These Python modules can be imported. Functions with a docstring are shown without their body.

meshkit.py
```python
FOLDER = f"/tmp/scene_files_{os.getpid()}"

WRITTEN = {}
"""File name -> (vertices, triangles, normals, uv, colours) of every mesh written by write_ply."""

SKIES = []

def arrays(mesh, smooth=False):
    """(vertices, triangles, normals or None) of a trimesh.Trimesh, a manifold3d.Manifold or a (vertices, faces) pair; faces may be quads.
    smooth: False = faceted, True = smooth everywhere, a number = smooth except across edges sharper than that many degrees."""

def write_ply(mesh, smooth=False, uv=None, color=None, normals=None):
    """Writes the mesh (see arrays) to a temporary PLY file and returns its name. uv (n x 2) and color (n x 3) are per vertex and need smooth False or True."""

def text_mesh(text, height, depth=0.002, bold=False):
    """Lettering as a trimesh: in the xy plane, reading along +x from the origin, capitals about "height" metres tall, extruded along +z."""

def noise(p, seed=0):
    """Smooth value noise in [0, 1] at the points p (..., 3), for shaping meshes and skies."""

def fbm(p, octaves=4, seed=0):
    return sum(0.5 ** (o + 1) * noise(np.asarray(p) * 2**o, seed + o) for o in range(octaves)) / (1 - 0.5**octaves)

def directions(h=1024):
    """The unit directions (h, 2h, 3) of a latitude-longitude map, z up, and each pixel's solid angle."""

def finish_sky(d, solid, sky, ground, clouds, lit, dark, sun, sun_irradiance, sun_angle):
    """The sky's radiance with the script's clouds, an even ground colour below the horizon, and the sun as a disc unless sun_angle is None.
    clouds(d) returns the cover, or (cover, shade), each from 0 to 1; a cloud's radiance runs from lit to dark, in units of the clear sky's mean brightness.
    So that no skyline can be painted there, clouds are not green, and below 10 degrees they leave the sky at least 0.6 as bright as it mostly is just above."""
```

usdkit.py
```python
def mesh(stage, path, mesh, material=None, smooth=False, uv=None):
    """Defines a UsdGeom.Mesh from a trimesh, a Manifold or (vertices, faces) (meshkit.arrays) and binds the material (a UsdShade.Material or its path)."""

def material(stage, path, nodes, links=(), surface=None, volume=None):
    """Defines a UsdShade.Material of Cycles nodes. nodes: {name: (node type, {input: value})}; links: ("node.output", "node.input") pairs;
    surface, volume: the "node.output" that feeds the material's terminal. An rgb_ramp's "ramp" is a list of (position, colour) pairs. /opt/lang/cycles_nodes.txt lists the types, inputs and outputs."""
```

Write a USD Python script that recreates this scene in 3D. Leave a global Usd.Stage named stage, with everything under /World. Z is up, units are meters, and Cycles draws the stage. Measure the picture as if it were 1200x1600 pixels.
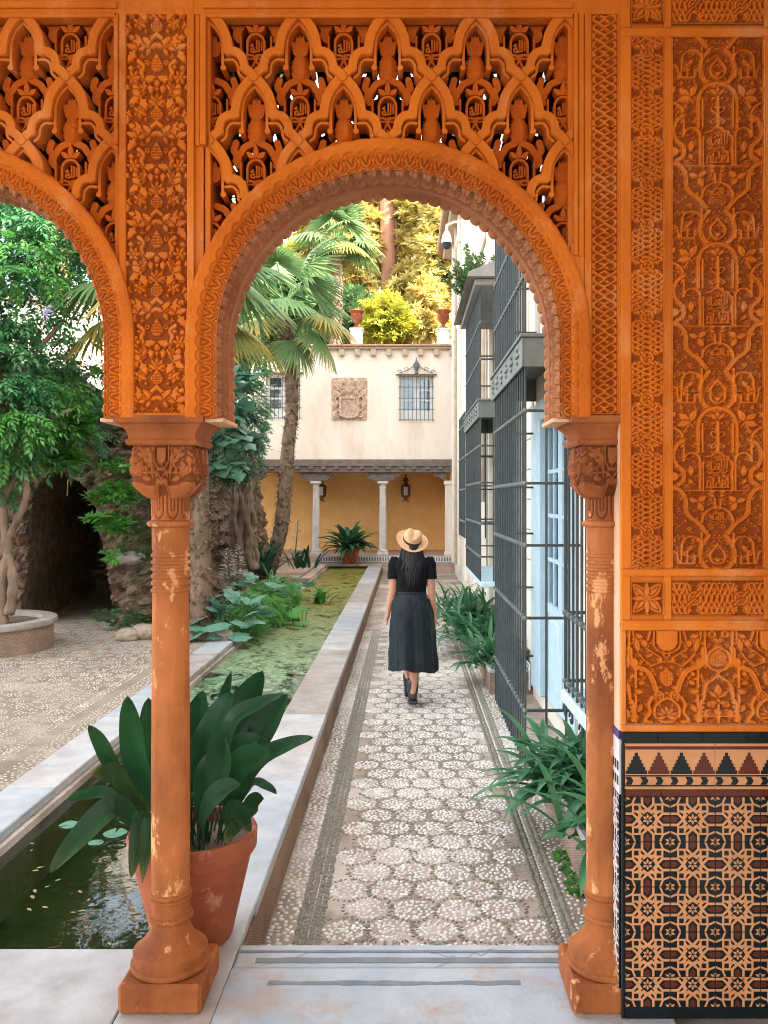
import math, random
import numpy as np, trimesh, manifold3d as m3
import shapely
from shapely import affinity
from shapely.geometry import Polygon, LineString, Point, box as sbox, MultiPolygon
from shapely.ops import unary_union
from PIL import Image, ImageDraw, ImageFilter
import usdkit, meshkit
from pxr import Usd, UsdGeom, UsdShade, UsdLux, Gf, Sdf, Vt

stage = Usd.Stage.CreateInMemory()
UsdGeom.SetStageUpAxis(stage, 'Z'); UsdGeom.SetStageMetersPerUnit(stage, 1.0)
UsdGeom.Xform.Define(stage, '/World'); UsdGeom.Scope.Define(stage, '/World/Looks')

# ---------------------------------------------------------------- camera, sky, sun, exposure
EYE, FPX = 2.05, 1300.0
cam = UsdGeom.Camera.Define(stage, '/World/camera')
cam.AddTranslateOp().Set((0, 0, EYE)); cam.AddRotateXOp().Set(90.0)
cam.CreateHorizontalApertureAttr(27.0); cam.CreateVerticalApertureAttr(36.0)
cam.CreateFocalLengthAttr(27.0 * FPX / 1200)
cam.CreateHorizontalApertureOffsetAttr(-35 / 1200 * 27.0); cam.CreateVerticalApertureOffsetAttr(-20 / 1600 * 36.0)
cam.CreateClippingRangeAttr((0.05, 500)); cam.CreateExposureAttr(2.42)

SUN_AZ, SUN_EL = math.radians(128), math.radians(33)        # azimuth measured from +y towards +x
sd = np.array([math.sin(SUN_AZ) * math.cos(SUN_EL), math.cos(SUN_AZ) * math.cos(SUN_EL), math.sin(SUN_EL)])
sky_mat = usdkit.material(stage, '/World/Looks/sky_look', {
    'tc': ('texture_coordinate', {}),
    'map': ('mapping', {'scale': (1.6, 1.6, 3.2)}),
    'n': ('noise_texture', {'scale': 1.7, 'detail': 7.0, 'roughness': 0.6}),
    'r': ('rgb_ramp', {'ramp': [(0.36, (0, 0, 0)), (0.62, (1, 1, 1))]}),
    's': ('sky_texture', {'sky_type': 'single_scattering', 'sun_disc': False, 'sun_elevation': SUN_EL, 'sun_rotation': SUN_AZ, 'air_density': 1.0, 'aerosol_density': 2.2}),
    'm': ('mix_color', {'b': (8.6, 8.7, 8.9)}),
    'bg': ('background_shader', {'strength': 0.14})},
    [('tc.generated', 'map.vector'), ('map.vector', 'n.vector'), ('n.fac', 'r.fac'), ('r.color', 'm.fac'), ('s.color', 'm.a'), ('m.result', 'bg.color')], surface='bg.background')
dome = UsdLux.DomeLight.Define(stage, '/World/sky'); dome.CreateIntensityAttr(1.0)
UsdShade.MaterialBindingAPI.Apply(dome.GetPrim()).Bind(sky_mat)
dome.GetPrim().SetCustomDataByKey('kind', 'structure')
sun = UsdLux.DistantLight.Define(stage, '/World/sun')
sun.CreateNormalizeAttr(True); sun.CreateIntensityAttr(1.2); sun.CreateAngleAttr(0.5); sun.CreateColorAttr((1.0, 0.93, 0.82))
zz = Gf.Vec3d(*sd.tolist()); xx = Gf.Cross(Gf.Vec3d(0, 0, 1), zz).GetNormalized(); yy = Gf.Cross(zz, xx)
sun.AddTransformOp().Set(Gf.Matrix4d(xx[0], xx[1], xx[2], 0, yy[0], yy[1], yy[2], 0, zz[0], zz[1], zz[2], 0, 0, 0, 0, 1))

# ---------------------------------------------------------------- helpers
pass; rng = np.random.default_rng(7); random.seed(7)
_n = {}
def path_for(name, parent=None):
    base = (parent.GetPath().pathString if parent is not None else '/World') + '/' + name
    k = _n.get(base, -1) + 1; _n[base] = k
    return base if k == 0 else f'{base}_{k:03d}'
def tag(p, label=None, cat=None, group=None, kind=None):
    p = p.GetPrim() if hasattr(p, 'GetPrim') else p
    for k, v in (('label', label), ('category', cat), ('group', group), ('kind', kind)):
        if v: p.SetCustomDataByKey(k, v)
    return p
def thing(name, label, cat, loc=(0, 0, 0), rz=0, group=None):
    x = UsdGeom.Xform.Define(stage, path_for(name))
    x.AddTranslateOp().Set(Gf.Vec3d(*map(float, loc))); x.AddRotateZOp().Set(float(rz))
    return tag(x.GetPrim(), label, cat, group)
def obj(name, mesh, mat, parent=None, smooth=False, loc=None, tint=None, **kw):
    m = usdkit.mesh(stage, path_for(name, parent), mesh, mat, smooth=smooth)
    if loc is not None: m.AddTranslateOp().Set(Gf.Vec3d(*map(float, loc)))
    if tint is not None:
        UsdGeom.PrimvarsAPI(m).CreatePrimvar('tint', Sdf.ValueTypeNames.Color3fArray, 'vertex').Set(Vt.Vec3fArray.FromNumpy(np.asarray(tint, np.float32)))
    return tag(m.GetPrim(), kw.get('label'), kw.get('cat'), kw.get('group'), kw.get('kind'))
def dup(src, loc, rz=0, label=None, group=None, scale=None):
    was = src.GetCustomData()
    name = src.GetName().rsplit('_', 1)[0] if src.GetName()[-3:].isdigit() else src.GetName()
    x = UsdGeom.Xform.Define(stage, path_for(name)); p = x.GetPrim()
    p.GetReferences().AddInternalReference(src.GetPath())
    x.ClearXformOpOrder()
    x.AddTranslateOp().Set(Gf.Vec3d(*map(float, loc))); x.AddRotateZOp().Set(float(rz))
    if scale is not None: x.AddScaleOp().Set(Gf.Vec3f(*map(float, scale)))
    p.SetInstanceable(True)
    return tag(p, label or was.get('label'), was.get('category'), group or was.get('group'))

cat_ = trimesh.util.concatenate
def box(x0, x1, y0, y1, z0, z1, bev=0.0):
    s = np.array([x1 - x0, y1 - y0, z1 - z0]); c = np.array([x0 + x1, y0 + y1, z0 + z1]) / 2
    if bev <= 0:
        b = trimesh.creation.box(extents=s)
    else:
        b_ = min(bev, s.min() * .45); P = []
        for k in range(3):
            e = s / 2 - b_; e[k] = s[k] / 2
            P += [np.array([i, j, l]) * e for i in (-1, 1) for j in (-1, 1) for l in (-1, 1)]
        b = trimesh.convex.convex_hull(np.array(P))
    b.apply_translation(c); return b
def tube(pts, r, n=8, cap=True):
    """round tube along points, r a number or one per point"""
    P = np.asarray(pts, float); r = np.broadcast_to(np.asarray(r, float), len(P))
    T = np.gradient(P, axis=0); T /= np.maximum(np.linalg.norm(T, axis=1, keepdims=True), 1e-9)
    up = np.array([0, 0, 1.0]) if abs(T[0][2]) < .9 else np.array([1.0, 0, 0])
    V = []; a = np.linspace(0, 2 * np.pi, n, endpoint=False)
    u = np.cross(T[0], up); u /= np.linalg.norm(u)
    for i in range(len(P)):
        u = u - T[i] * u.dot(T[i]); u /= np.linalg.norm(u); w = np.cross(T[i], u)
        V.append(P[i] + r[i] * (np.cos(a)[:, None] * u + np.sin(a)[:, None] * w))
    V = np.vstack(V); F = []
    for i in range(len(P) - 1):
        for k in range(n):
            A, B = i * n + k, i * n + (k + 1) % n
            F += [[A, B, B + n], [A, B + n, A + n]]
    if cap:
        V = np.vstack([V, P[0], P[-1]]); c0, c1 = len(V) - 2, len(V) - 1
        for k in range(n):
            F += [[c0, (k + 1) % n, k], [c1, (len(P) - 1) * n + k, (len(P) - 1) * n + (k + 1) % n]]
    return trimesh.Trimesh(V, np.array(F)[:, ::-1], process=False)
def lathe(prof, n=48, c=(0, 0, 0)):
    prof = np.asarray(prof, float); a = np.linspace(0, 2 * np.pi, n, endpoint=False)
    V = np.stack([prof[:, None, 0] * np.cos(a), prof[:, None, 0] * np.sin(a), np.repeat(prof[:, 1:2], n, 1)], -1).reshape(-1, 3)
    F = []
    for i in range(len(prof) - 1):
        k = np.arange(n); A = i * n + k; B = i * n + (k + 1) % n
        F.append(np.stack([A, B, B + n], 1)); F.append(np.stack([A, B + n, A + n], 1))
    return trimesh.Trimesh(V + np.asarray(c), np.vstack(F), process=False)
def grid_mesh(V):
    """V (n, m, 3) -> triangles"""
    n, m = V.shape[:2]; I = np.arange(n * m).reshape(n, m)
    a, b, c, d = I[:-1, :-1].ravel(), I[:-1, 1:].ravel(), I[1:, 1:].ravel(), I[1:, :-1].ravel()
    return trimesh.Trimesh(V.reshape(-1, 3), np.vstack([np.stack([a, b, c], 1), np.stack([a, c, d], 1)]), process=False)
def polys(g):
    if g.is_empty: return []
    return [p for p in getattr(g, 'geoms', [g]) if p.geom_type == 'Polygon' and p.area > 1e-8]
def slab_xz(g, y0, y1):
    """shapely shape in (x, z) metres extruded from y1 (front) to y0"""
    out = []
    for p in polys(g):
        m = trimesh.creation.extrude_polygon(p.simplify(2e-4), abs(y1 - y0), engine='earcut')
        v = m.vertices.copy(); m.vertices = np.stack([v[:, 0], max(y0, y1) - v[:, 2], v[:, 1]], 1); out.append(m)
    return cat_(out) if out else None
def at(px, py, d): return np.array([(px - 635) / FPX * d, d, EYE + (780 - py) / FPX * d])
def spline(pts, n=8, closed=False):
    P = np.asarray(pts, float); out = []
    if closed: P = np.vstack([P[-1], P, P[0], P[1]])
    else: P = np.vstack([2 * P[0] - P[1], P, 2 * P[-1] - P[-2]])
    for i in range(1, len(P) - 2):
        for t in np.linspace(0, 1, n, endpoint=False):
            a, b, c, d = P[i - 1:i + 3]
            out.append(.5 * (2 * b + (c - a) * t + (2 * a - 5 * b + 4 * c - d) * t * t + (3 * b - a - 3 * c + d) * t ** 3))
    if not closed: out.append(P[-2])
    return np.array(out)
def basis(d, up=(0, 0, 1)):
    d = np.asarray(d, float); d = d / np.maximum(np.linalg.norm(d, axis=-1, keepdims=True), 1e-9)
    s = np.cross(np.broadcast_to(up, d.shape), d); l = np.linalg.norm(s, axis=-1, keepdims=True)
    s = np.where(l < 1e-4, [1.0, 0, 0], s / np.maximum(l, 1e-9)); return d, s, np.cross(d, s)
def scatter(tmpl, O, D, S, roll=None, up=(0, 0, 1)):
    """copies of a template mesh (along +x, up +z): one joined mesh"""
    tv, tf = np.asarray(tmpl[0], float), np.asarray(tmpl[1], int)
    O = np.asarray(O, float); n = len(O); d, s, u = basis(np.asarray(D, float), up)
    if roll is not None:
        c, k = np.cos(roll)[:, None], np.sin(roll)[:, None]; s, u = s * c + u * k, u * c - s * k
    S = np.broadcast_to(np.asarray(S, float), (n,))[:, None, None]
    V = O[:, None] + S * (tv[None, :, :1] * d[:, None] + tv[None, :, 1:2] * s[:, None] + tv[None, :, 2:] * u[:, None])
    F = tf[None] + (np.arange(n) * len(tv))[:, None, None]
    return trimesh.Trimesh(V.reshape(-1, 3), F.reshape(-1, 3), process=False)

# ---------------------------------------------------------------- materials
def mat(name, c, c2=None, scale=6.0, rough=.7, bump=0.0, bscale=60.0, spec=.3, c3=None, s3=1.5, t3=(.55, .7), tint=False, coat=0.0, trans=0.0, vec='position', stretch=None, metal=0.0):
    """colour c with patches of c2 and blotches of c3; fine relief; tint: per-vertex colour multiplies"""
    N = {'g': ('geometry', {}), 'tc': ('texture_coordinate', {}),
         'n': ('noise_texture', {'scale': scale, 'detail': 6.0, 'roughness': .62}),
         'r': ('rgb_ramp', {'ramp': [(.34, c), (.66, c2 or tuple(.8 * v for v in c))]}),
         'p': ('principled_bsdf', {'roughness': rough, 'specular_ior_level': spec, 'coat_weight': coat, 'metallic': metal})}
    src = 'g.position' if vec == 'position' else 'tc.object'
    L = []
    if stretch is not None:
        N['map'] = ('mapping', {'scale': stretch}); L.append((src, 'map.vector')); src = 'map.vector'
    L += [(src, 'n.vector'), ('n.fac', 'r.fac')]
    out = 'r.color'
    if c3 is not None:
        N['n3'] = ('noise_texture', {'scale': s3, 'detail': 8.0, 'roughness': .7})
        N['r3'] = ('rgb_ramp', {'ramp': [(t3[0], (0, 0, 0)), (t3[1], (1, 1, 1))]})
        N['m3'] = ('mix_color', {'b': c3})
        L += [(src, 'n3.vector'), ('n3.fac', 'r3.fac'), ('r3.color', 'm3.fac'), (out, 'm3.a')]; out = 'm3.result'
    if tint:
        N['at'] = ('attribute', {'attribute': 'tint'}); N['mt'] = ('mix_color', {'blend_type': 'multiply', 'fac': 1.0})
        L += [(out, 'mt.a'), ('at.color', 'mt.b')]; out = 'mt.result'
    L.append((out, 'p.base_color'))
    if bump > 0:
        N['nb'] = ('noise_texture', {'scale': bscale, 'detail': 5.0, 'roughness': .65}); N['b'] = ('bump', {'strength': min(1.0, bump), 'distance': .01 if bump <= 1 else .01 * bump})
        L += [(src, 'nb.vector'), ('nb.fac', 'b.height'), ('b.normal', 'p.normal')]
    sf = 'p.BSDF'
    if trans > 0:
        N['tl'] = ('translucent_bsdf', {}); N['mc'] = ('mix_closure', {'fac': trans}); L += [(out, 'tl.color'), ('p.BSDF', 'mc.closure1'), ('tl.translucent' if False else 'tl.BSDF', 'mc.closure2')]; sf = 'mc.closure'
    return usdkit.material(stage, '/World/Looks/' + name, N, L, surface=sf)
# ================================================================ materials of the setting
M_soil = mat('earth', (.16, .11, .07), (.09, .065, .045), 7, .95, .8, 40)
M_mortar = mat('path_mortar', (.36, .29, .22), (.24, .19, .14), 4.2, .9, .8, 90, c3=(.56, .48, .41), s3=.8, t3=(.47, .62))
M_white = mat('white_pebble_stone', (.78, .75, .70), (.46, .42, .37), 14, .55, .2, 150)
M_dull = mat('dusty_pebble_stone', (.50, .455, .385), (.30, .265, .215), 2.2, .7, .2, 150)
M_grey = mat('grey_pebble_stone', (.27, .245, .185), (.15, .14, .105), 31, .6, .2, 150)
M_marble = mat('white_marble', (.46, .45, .44), (.29, .28, .275), 4.3, .42, .12, 60, spec=.4, c3=(.36, .27, .21), s3=1.1, t3=(.54, .75))
M_marble2 = mat('worn_marble', (.36, .32, .29), (.22, .185, .16), 4.6, .5, .2, 60, spec=.4, c3=(.30, .21, .15), s3=1.6, t3=(.5, .7))
M_marble3 = mat('blue_grey_marble', (.27, .29, .31), (.40, .41, .42), 4.6, .4, .12, 60, spec=.4, c3=(.30, .28, .27), s3=2.0, t3=(.55, .7))
M_step = mat('worn_threshold_marble', (.30, .345, .39), (.41, .44, .47), 4.5, .45, .25, 50, spec=.4, c3=(.36, .25, .18), s3=2.4, t3=(.50, .66))
M_inlay = mat('grey_inlay_stone', (.13, .145, .16), (.20, .205, .215), 9, .5, .2, 70)
M_moss = mat('moss', (.075, .11, .03), (.14, .15, .05), 9, .95, 1.5, 120)
M_pink = mat('pink_paving', (.50, .36, .28), (.40, .28, .21), 3, .8, .4, 40)
M_water_floor = mat('pool_floor', (.045, .06, .025), (.09, .10, .04), 3.5, .9, .5, 30, c3=(.02, .03, .02), s3=1.2)
def brick_mat(name, c1, c2, mortar, w, h, off=.5, rot=0.0, axis='x'):
    return usdkit.material(stage, '/World/Looks/' + name, {
        'g': ('geometry', {}), 'sx': ('separate_xyz', {}), 'cx': ('combine_xyz', {}), 'map': ('mapping', {'rotation': (0, 0, rot)}),
        'b': ('brick_texture', {'scale': 1.0, 'brick_width': w, 'row_height': h, 'mortar_size': h * .14, 'mortar_smooth': .3, 'offset': off, 'color1': c1, 'color2': c2, 'mortar': mortar}),
        'n': ('noise_texture', {'scale': 3.0, 'detail': 6.0}), 'r': ('rgb_ramp', {'ramp': [(.3, (.6, .6, .6)), (.7, (1.15, 1.1, 1.05))]}),
        'm': ('mix_color', {'blend_type': 'multiply', 'fac': 1.0}), 'iv': ('math', {'math_type': 'subtract', 'value1': 1.0}),
        'bp': ('bump', {'strength': .8, 'distance': .006}), 'p': ('principled_bsdf', {'roughness': .85, 'specular_ior_level': .25})},
        [('g.position', 'sx.vector'), ('sx.' + axis, 'cx.x'), ('sx.z', 'cx.y'), ('cx.vector', 'map.vector'), ('map.vector', 'b.vector'), ('g.position', 'n.vector'), ('n.fac', 'r.fac'),
         ('b.color', 'm.a'), ('r.color', 'm.b'), ('m.result', 'p.base_color'), ('b.fac', 'iv.value2'), ('iv.value', 'bp.height'), ('bp.normal', 'p.normal')], surface='p.BSDF')
M_kerbface = brick_mat('kerb_pebble_face', (.30, .185, .125), (.20, .125, .085), (.40, .29, .21), .034, .0105, .5, .5, 'y')
M_planterface = brick_mat('planter_pebble_face', (.34, .24, .18), (.24, .16, .12), (.42, .32, .25), .05, .013, .5, .4, 'y')

# water: clear dark surface with green algae floating on it, thick towards the far end
M_water = usdkit.material(stage, '/World/Looks/pond_water', {
    'g': ('geometry', {}), 'sx': ('separate_xyz', {}),
    'mp': ('mapping', {'scale': (1.0, .55, 1.0)}), 'n': ('noise_texture', {'scale': 3.2, 'detail': 9.0, 'roughness': .74, 'distortion': .9}),
    'n2': ('noise_texture', {'scale': 14.0, 'detail': 5.0, 'roughness': .7}),
    'far': ('map_range', {'from_min': 4.0, 'from_max': 9.5, 'to_min': -.22, 'to_max': .12, 'clamp': True}),
    'add': ('math', {'math_type': 'add'}), 'add2': ('math', {'math_type': 'multiply_add', 'value2': .22}),
    'r': ('rgb_ramp', {'ramp': [(.60, (0, 0, 0)), (.72, (.9, .9, .9))]}),
    'fc': ('map_range', {'from_min': 7.0, 'from_max': 15.0, 'to_min': 0.0, 'to_max': 1.0, 'clamp': True}),
    'c': ('mix_color', {'a': (.16, .27, .17), 'b': (.17, .16, .018)}),
    'c2': ('rgb_ramp', {'ramp': [(.35, (.35, .42, .35)), (.65, (1.7, 1.6, 1.5))]}), 'cm': ('mix_color', {'blend_type': 'multiply', 'fac': 1.0}),
    'alg': ('principled_bsdf', {'roughness': .5, 'specular_ior_level': .4}),
    'clear': ('transparent_bsdf', {'color': (.50, .58, .42)}), 'gl': ('glossy_bsdf', {'roughness': .03, 'color': (.9, .95, 1.0)}),
    'nb': ('noise_texture', {'scale': 5.0, 'detail': 3.0}), 'b': ('bump', {'strength': .12, 'distance': .02}),
    'fr': ('fresnel', {'IOR': 1.33}), 'mx': ('mix_closure', {}), 'mx2': ('mix_closure', {})},
    [('g.position', 'mp.vector'), ('mp.vector', 'n.vector'), ('g.position', 'n2.vector'), ('g.position', 'nb.vector'), ('g.position', 'sx.vector'), ('sx.y', 'far.value'), ('sx.y', 'fc.value'),
     ('n.fac', 'add.value1'), ('far.result', 'add.value2'), ('n2.fac', 'add2.value1'), ('add.value', 'add2.value3'), ('add2.value', 'r.fac'), ('fc.result', 'c.fac'),
     ('n2.fac', 'c2.fac'), ('c.result', 'cm.a'), ('c2.color', 'cm.b'), ('cm.result', 'alg.base_color'),
     ('nb.fac', 'b.height'), ('b.normal', 'gl.normal'), ('b.normal', 'fr.normal'), ('fr.fac', 'mx.fac'), ('clear.BSDF', 'mx.closure1'), ('gl.BSDF', 'mx.closure2'),
     ('r.color', 'mx2.fac'), ('mx.closure', 'mx2.closure1'), ('alg.BSDF', 'mx2.closure2')], surface='mx2.closure')

# ================================================================ ground, path, pool
PX0, PX1 = -0.655, 0.93           # path
CX0, CX1 = -1.01, -0.685          # right-hand coping
LX0, LX1 = -2.45, -2.147          # left-hand coping
KZ = 0.29; FARY = 22.9; NEARY = 3.24
gh = 0.5
def sheet(x0, x1, y0, y1, z): return trimesh.Trimesh([[x0, y0, z], [x1, y0, z], [x1, y1, z], [x0, y1, z]], [[0, 1, 2], [0, 2, 3]], process=False)
obj('ground', sheet(-250, 250, -60, 400, -.32), M_soil, kind='structure')
path = UsdGeom.Xform.Define(stage, path_for('garden_path')); tag(path, kind='structure')
path = path.GetPrim()
obj('bedding', box(PX0 - .03, 1.4, NEARY - .05, FARY + .2, -.2, 0), M_mortar, path)

def pebble(seed, n=6, two=True):
    r = np.random.default_rng(seed); a = np.linspace(0, 2 * np.pi, n, endpoint=False) + r.uniform(-.2, .2, n)
    R = r.uniform(.82, 1.1, n); e = np.stack([np.cos(a) * R, np.sin(a) * R * .72], 1)
    V = [np.c_[e, np.full(n, -.25)]] + ([np.c_[e * .78, np.full(n, .34)]] if two else []) + [[[0, 0, .5 if two else .45]]]
    V = np.vstack(V); F = []; k = np.arange(n)
    for L in range(1 if two else 0): F.append(np.stack([L * n + k, L * n + (k + 1) % n, (L + 1) * n + (k + 1) % n], 1)); F.append(np.stack([L * n + k, (L + 1) * n + (k + 1) % n, (L + 1) * n + k], 1))
    t = (1 if two else 0) * n; F.append(np.stack([t + k, t + (k + 1) % n, np.full(n, len(V) - 1)], 1))
    return V, np.vstack(F)
PEB2 = [pebble(s) for s in range(5)]; PEB1 = [pebble(s, 6, False) for s in range(5)]; FLAT = .62
PEB2 = [(v * [1, 1, FLAT], f) for v, f in PEB2]; PEB1 = [(v * [1, 1, FLAT], f) for v, f in PEB1]
def poisson(n_try, inside, mind, box_, r):
    """scattered points at least mind apart"""
    cell = {}; out = []
    for x, y in np.c_[r.uniform(box_[0], box_[1], n_try), r.uniform(box_[2], box_[3], n_try)]:
        if not inside(x, y): continue
        i, j = int(x // mind), int(y // mind)
        if any((x - p[0]) ** 2 + (y - p[1]) ** 2 < mind * mind for a in (-1, 0, 1) for b in (-1, 0, 1) for p in cell.get((i + a, j + b), ())): continue
        cell.setdefault((i, j), []).append((x, y)); out.append((x, y))
    return np.array(out)
DISCS = [poisson(1600, lambda x, y: x * x + y * y < .0098 ** 1 and x * x + y * y < .0098, .0225, (-.1, .1, -.1, .1), np.random.default_rng(50 + k)) for k in range(6)]
def lay(points, ang, size, name, mat_, parent, z, many=300, two_to=9.0):
    """the 300 largest in view as stones of their own, the rest as one part"""
    P = np.asarray(points); o = np.argsort(P[:, 1]); P, ang, size = P[o], np.asarray(ang)[o], np.asarray(size)[o]
    r = np.random.default_rng(3)
    k = r.integers(0, 5, len(P)); D = np.c_[np.cos(ang), np.sin(ang), np.zeros(len(P))]
    O = np.c_[P, np.full(len(P), z)]
    for i in range(min(many, len(P))):
        obj(name, scatter(PEB2[k[i]], O[i:i + 1], D[i:i + 1], size[i]), mat_, parent, smooth=True)
    rest = []
    for j in range(5):
        for lo, hi, T in ((0, two_to, PEB2), (two_to, 99, PEB1)):
            s = (k == j) & (np.arange(len(P)) >= many) & (P[:, 1] >= lo) & (P[:, 1] < hi)
            if s.any(): rest.append(scatter(T[j], O[s], D[s], size[s]))
    if rest: obj(name + 's' if not name.endswith('s') else name, cat_(rest), mat_, parent, smooth=True, kind='stuff')
W, G, Wa, Ga, Ws, Gs = [], [], [], [], [], []
r_ = np.random.default_rng(11)
row = 0; y = NEARY + .1
while y < FARY - .2:
    off = 0 if row % 2 == 0 else .112
    for i in range(6):
        cx = -.415 + off + .2245 * i + r_.normal(0, .004); cy = y + r_.normal(0, .005)
        if cx > .70 or cx < -.40: continue
        d = DISCS[r_.integers(6)]; th = r_.uniform(0, 6.28); c, s = math.cos(th), math.sin(th)
        q = d @ np.array([[c, s], [-s, c]]) * (1 + .03 * r_.normal()); keep = r_.random(len(q)) > .03
        q = q[keep]; q = q + r_.normal(0, .0025, q.shape); W.append(q + [cx, cy]); Wa.append(r_.uniform(0, 3.14, len(q))); Ws.append(r_.uniform(.0115, .0160, len(q)))
        if y < 13:          # narrow grey stones set on edge round each disc
            n = 30; a = np.linspace(0, 6.283, n, endpoint=False) + r_.normal(0, .05, n)
            rr = .110 + .024 * r_.random(n); g = np.c_[cx + rr * np.cos(a), cy + rr * np.sin(a)]
            ok = (g[:, 0] > -.40) & (g[:, 0] < .665) & (r_.random(n) > .15)
            G.append(g[ok]); Ga.append((a + r_.normal(0, .25, n))[ok]); Gs.append(r_.uniform(.010, .0145, n)[ok])
    y += .205; row += 1
# borders: white pebbles by the kerb, herringbone of grey stones, loose stones on the right
b = poisson(26000, lambda x, y: True,   .030, (-.648, -.535, NEARY, 13), r_); W.append(b); Wa.append(r_.uniform(0, 3.14, len(b))); Ws.append(r_.uniform(.013, .019, len(b)))
b = poisson(26000, lambda x, y: r_.random() < .55, .032, (.815, .925, NEARY, 13), r_); W.append(b); Wa.append(r_.uniform(0, 3.14, len(b))); Ws.append(r_.uniform(.010, .017, len(b)))
for x0, x1 in ((-.53, -.462), (-.462, -.395), (.665, .733), (.742, .81)):
    yy_ = np.arange(NEARY + .02, 12, .0175); n = len(yy_); left = x0 in (-.53, .665)
    for u in (.26, .74):
        G.append(np.c_[np.full(n, x0 + u * (x1 - x0)) + r_.normal(0, .002, n), yy_ + u * (.03 if left else -.03) + r_.normal(0, .002, n)])
        Ga.append(np.full(n, .72 if left else -.72) + r_.normal(0, .08, n)); Gs.append(r_.uniform(.019, .024, n))
yy_ = np.arange(NEARY + .02, 12, .034); W.append(np.c_[np.full(len(yy_), .7375), yy_]); Wa.append(np.full(len(yy_), 1.57)); Ws.append(np.full(len(yy_), .014))
lay(np.vstack(W), np.hstack(Wa), np.hstack(Ws), 'white_pebble', M_white, path, .001)
# flatter, narrower grey stones
_keep = PEB2, PEB1
PEB2 = [(v * [1, .55, 1], f) for v, f in PEB2]; PEB1 = [(v * [1, .55, 1], f) for v, f in PEB1]
lay(np.vstack(G), np.hstack(Ga), np.hstack(Gs), 'grey_stone', M_grey, path, .0025)
PEB2, PEB1 = _keep

M_tmortar = mat('terrace_mortar', (.25, .195, .14), (.15, .115, .08), 2.5, .9, .8, 60, c3=(.36, .30, .23), s3=1.1, t3=(.52, .7))
# left terrace, flush with the coping, pebbled in the same way
terr = tag(UsdGeom.Xform.Define(stage, path_for('terrace')), kind='structure')
obj('bedding', box(-14, LX0 - .004, 3.2, 15.5, -.25, KZ - .012), M_tmortar, terr)
W, Wa, Ws = [], [], []; y = 4.4; row = 0
while y < 12.3:
    for i in range(18):
        cx = -2.95 - .235 * i + (.117 if row % 2 else 0)
        if cx < -6.9: continue
        q = DISCS[r_.integers(6)] * 1.02; q = q[r_.random(len(q)) > .25]
        W.append(q + [cx + r_.normal(0, .01), y + r_.normal(0, .008)]); Wa.append(r_.uniform(0, 3.14, len(q))); Ws.append(r_.uniform(.011, .017, len(q)))
    y += .21; row += 1
for x0, x1 in ((-2.60, -2.47), (-2.80, -2.72)):
    b = poisson(16000, lambda x, y: True, .034, (x0, x1, 4.2, 11), r_); W.append(b); Wa.append(r_.uniform(0, 3.14, len(b))); Ws.append(r_.uniform(.013, .019, len(b)))
lay(np.vstack(W), np.hstack(Wa), np.hstack(Ws), 'pale_pebble', M_dull, terr, KZ - .011, many=200, two_to=0)

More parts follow.
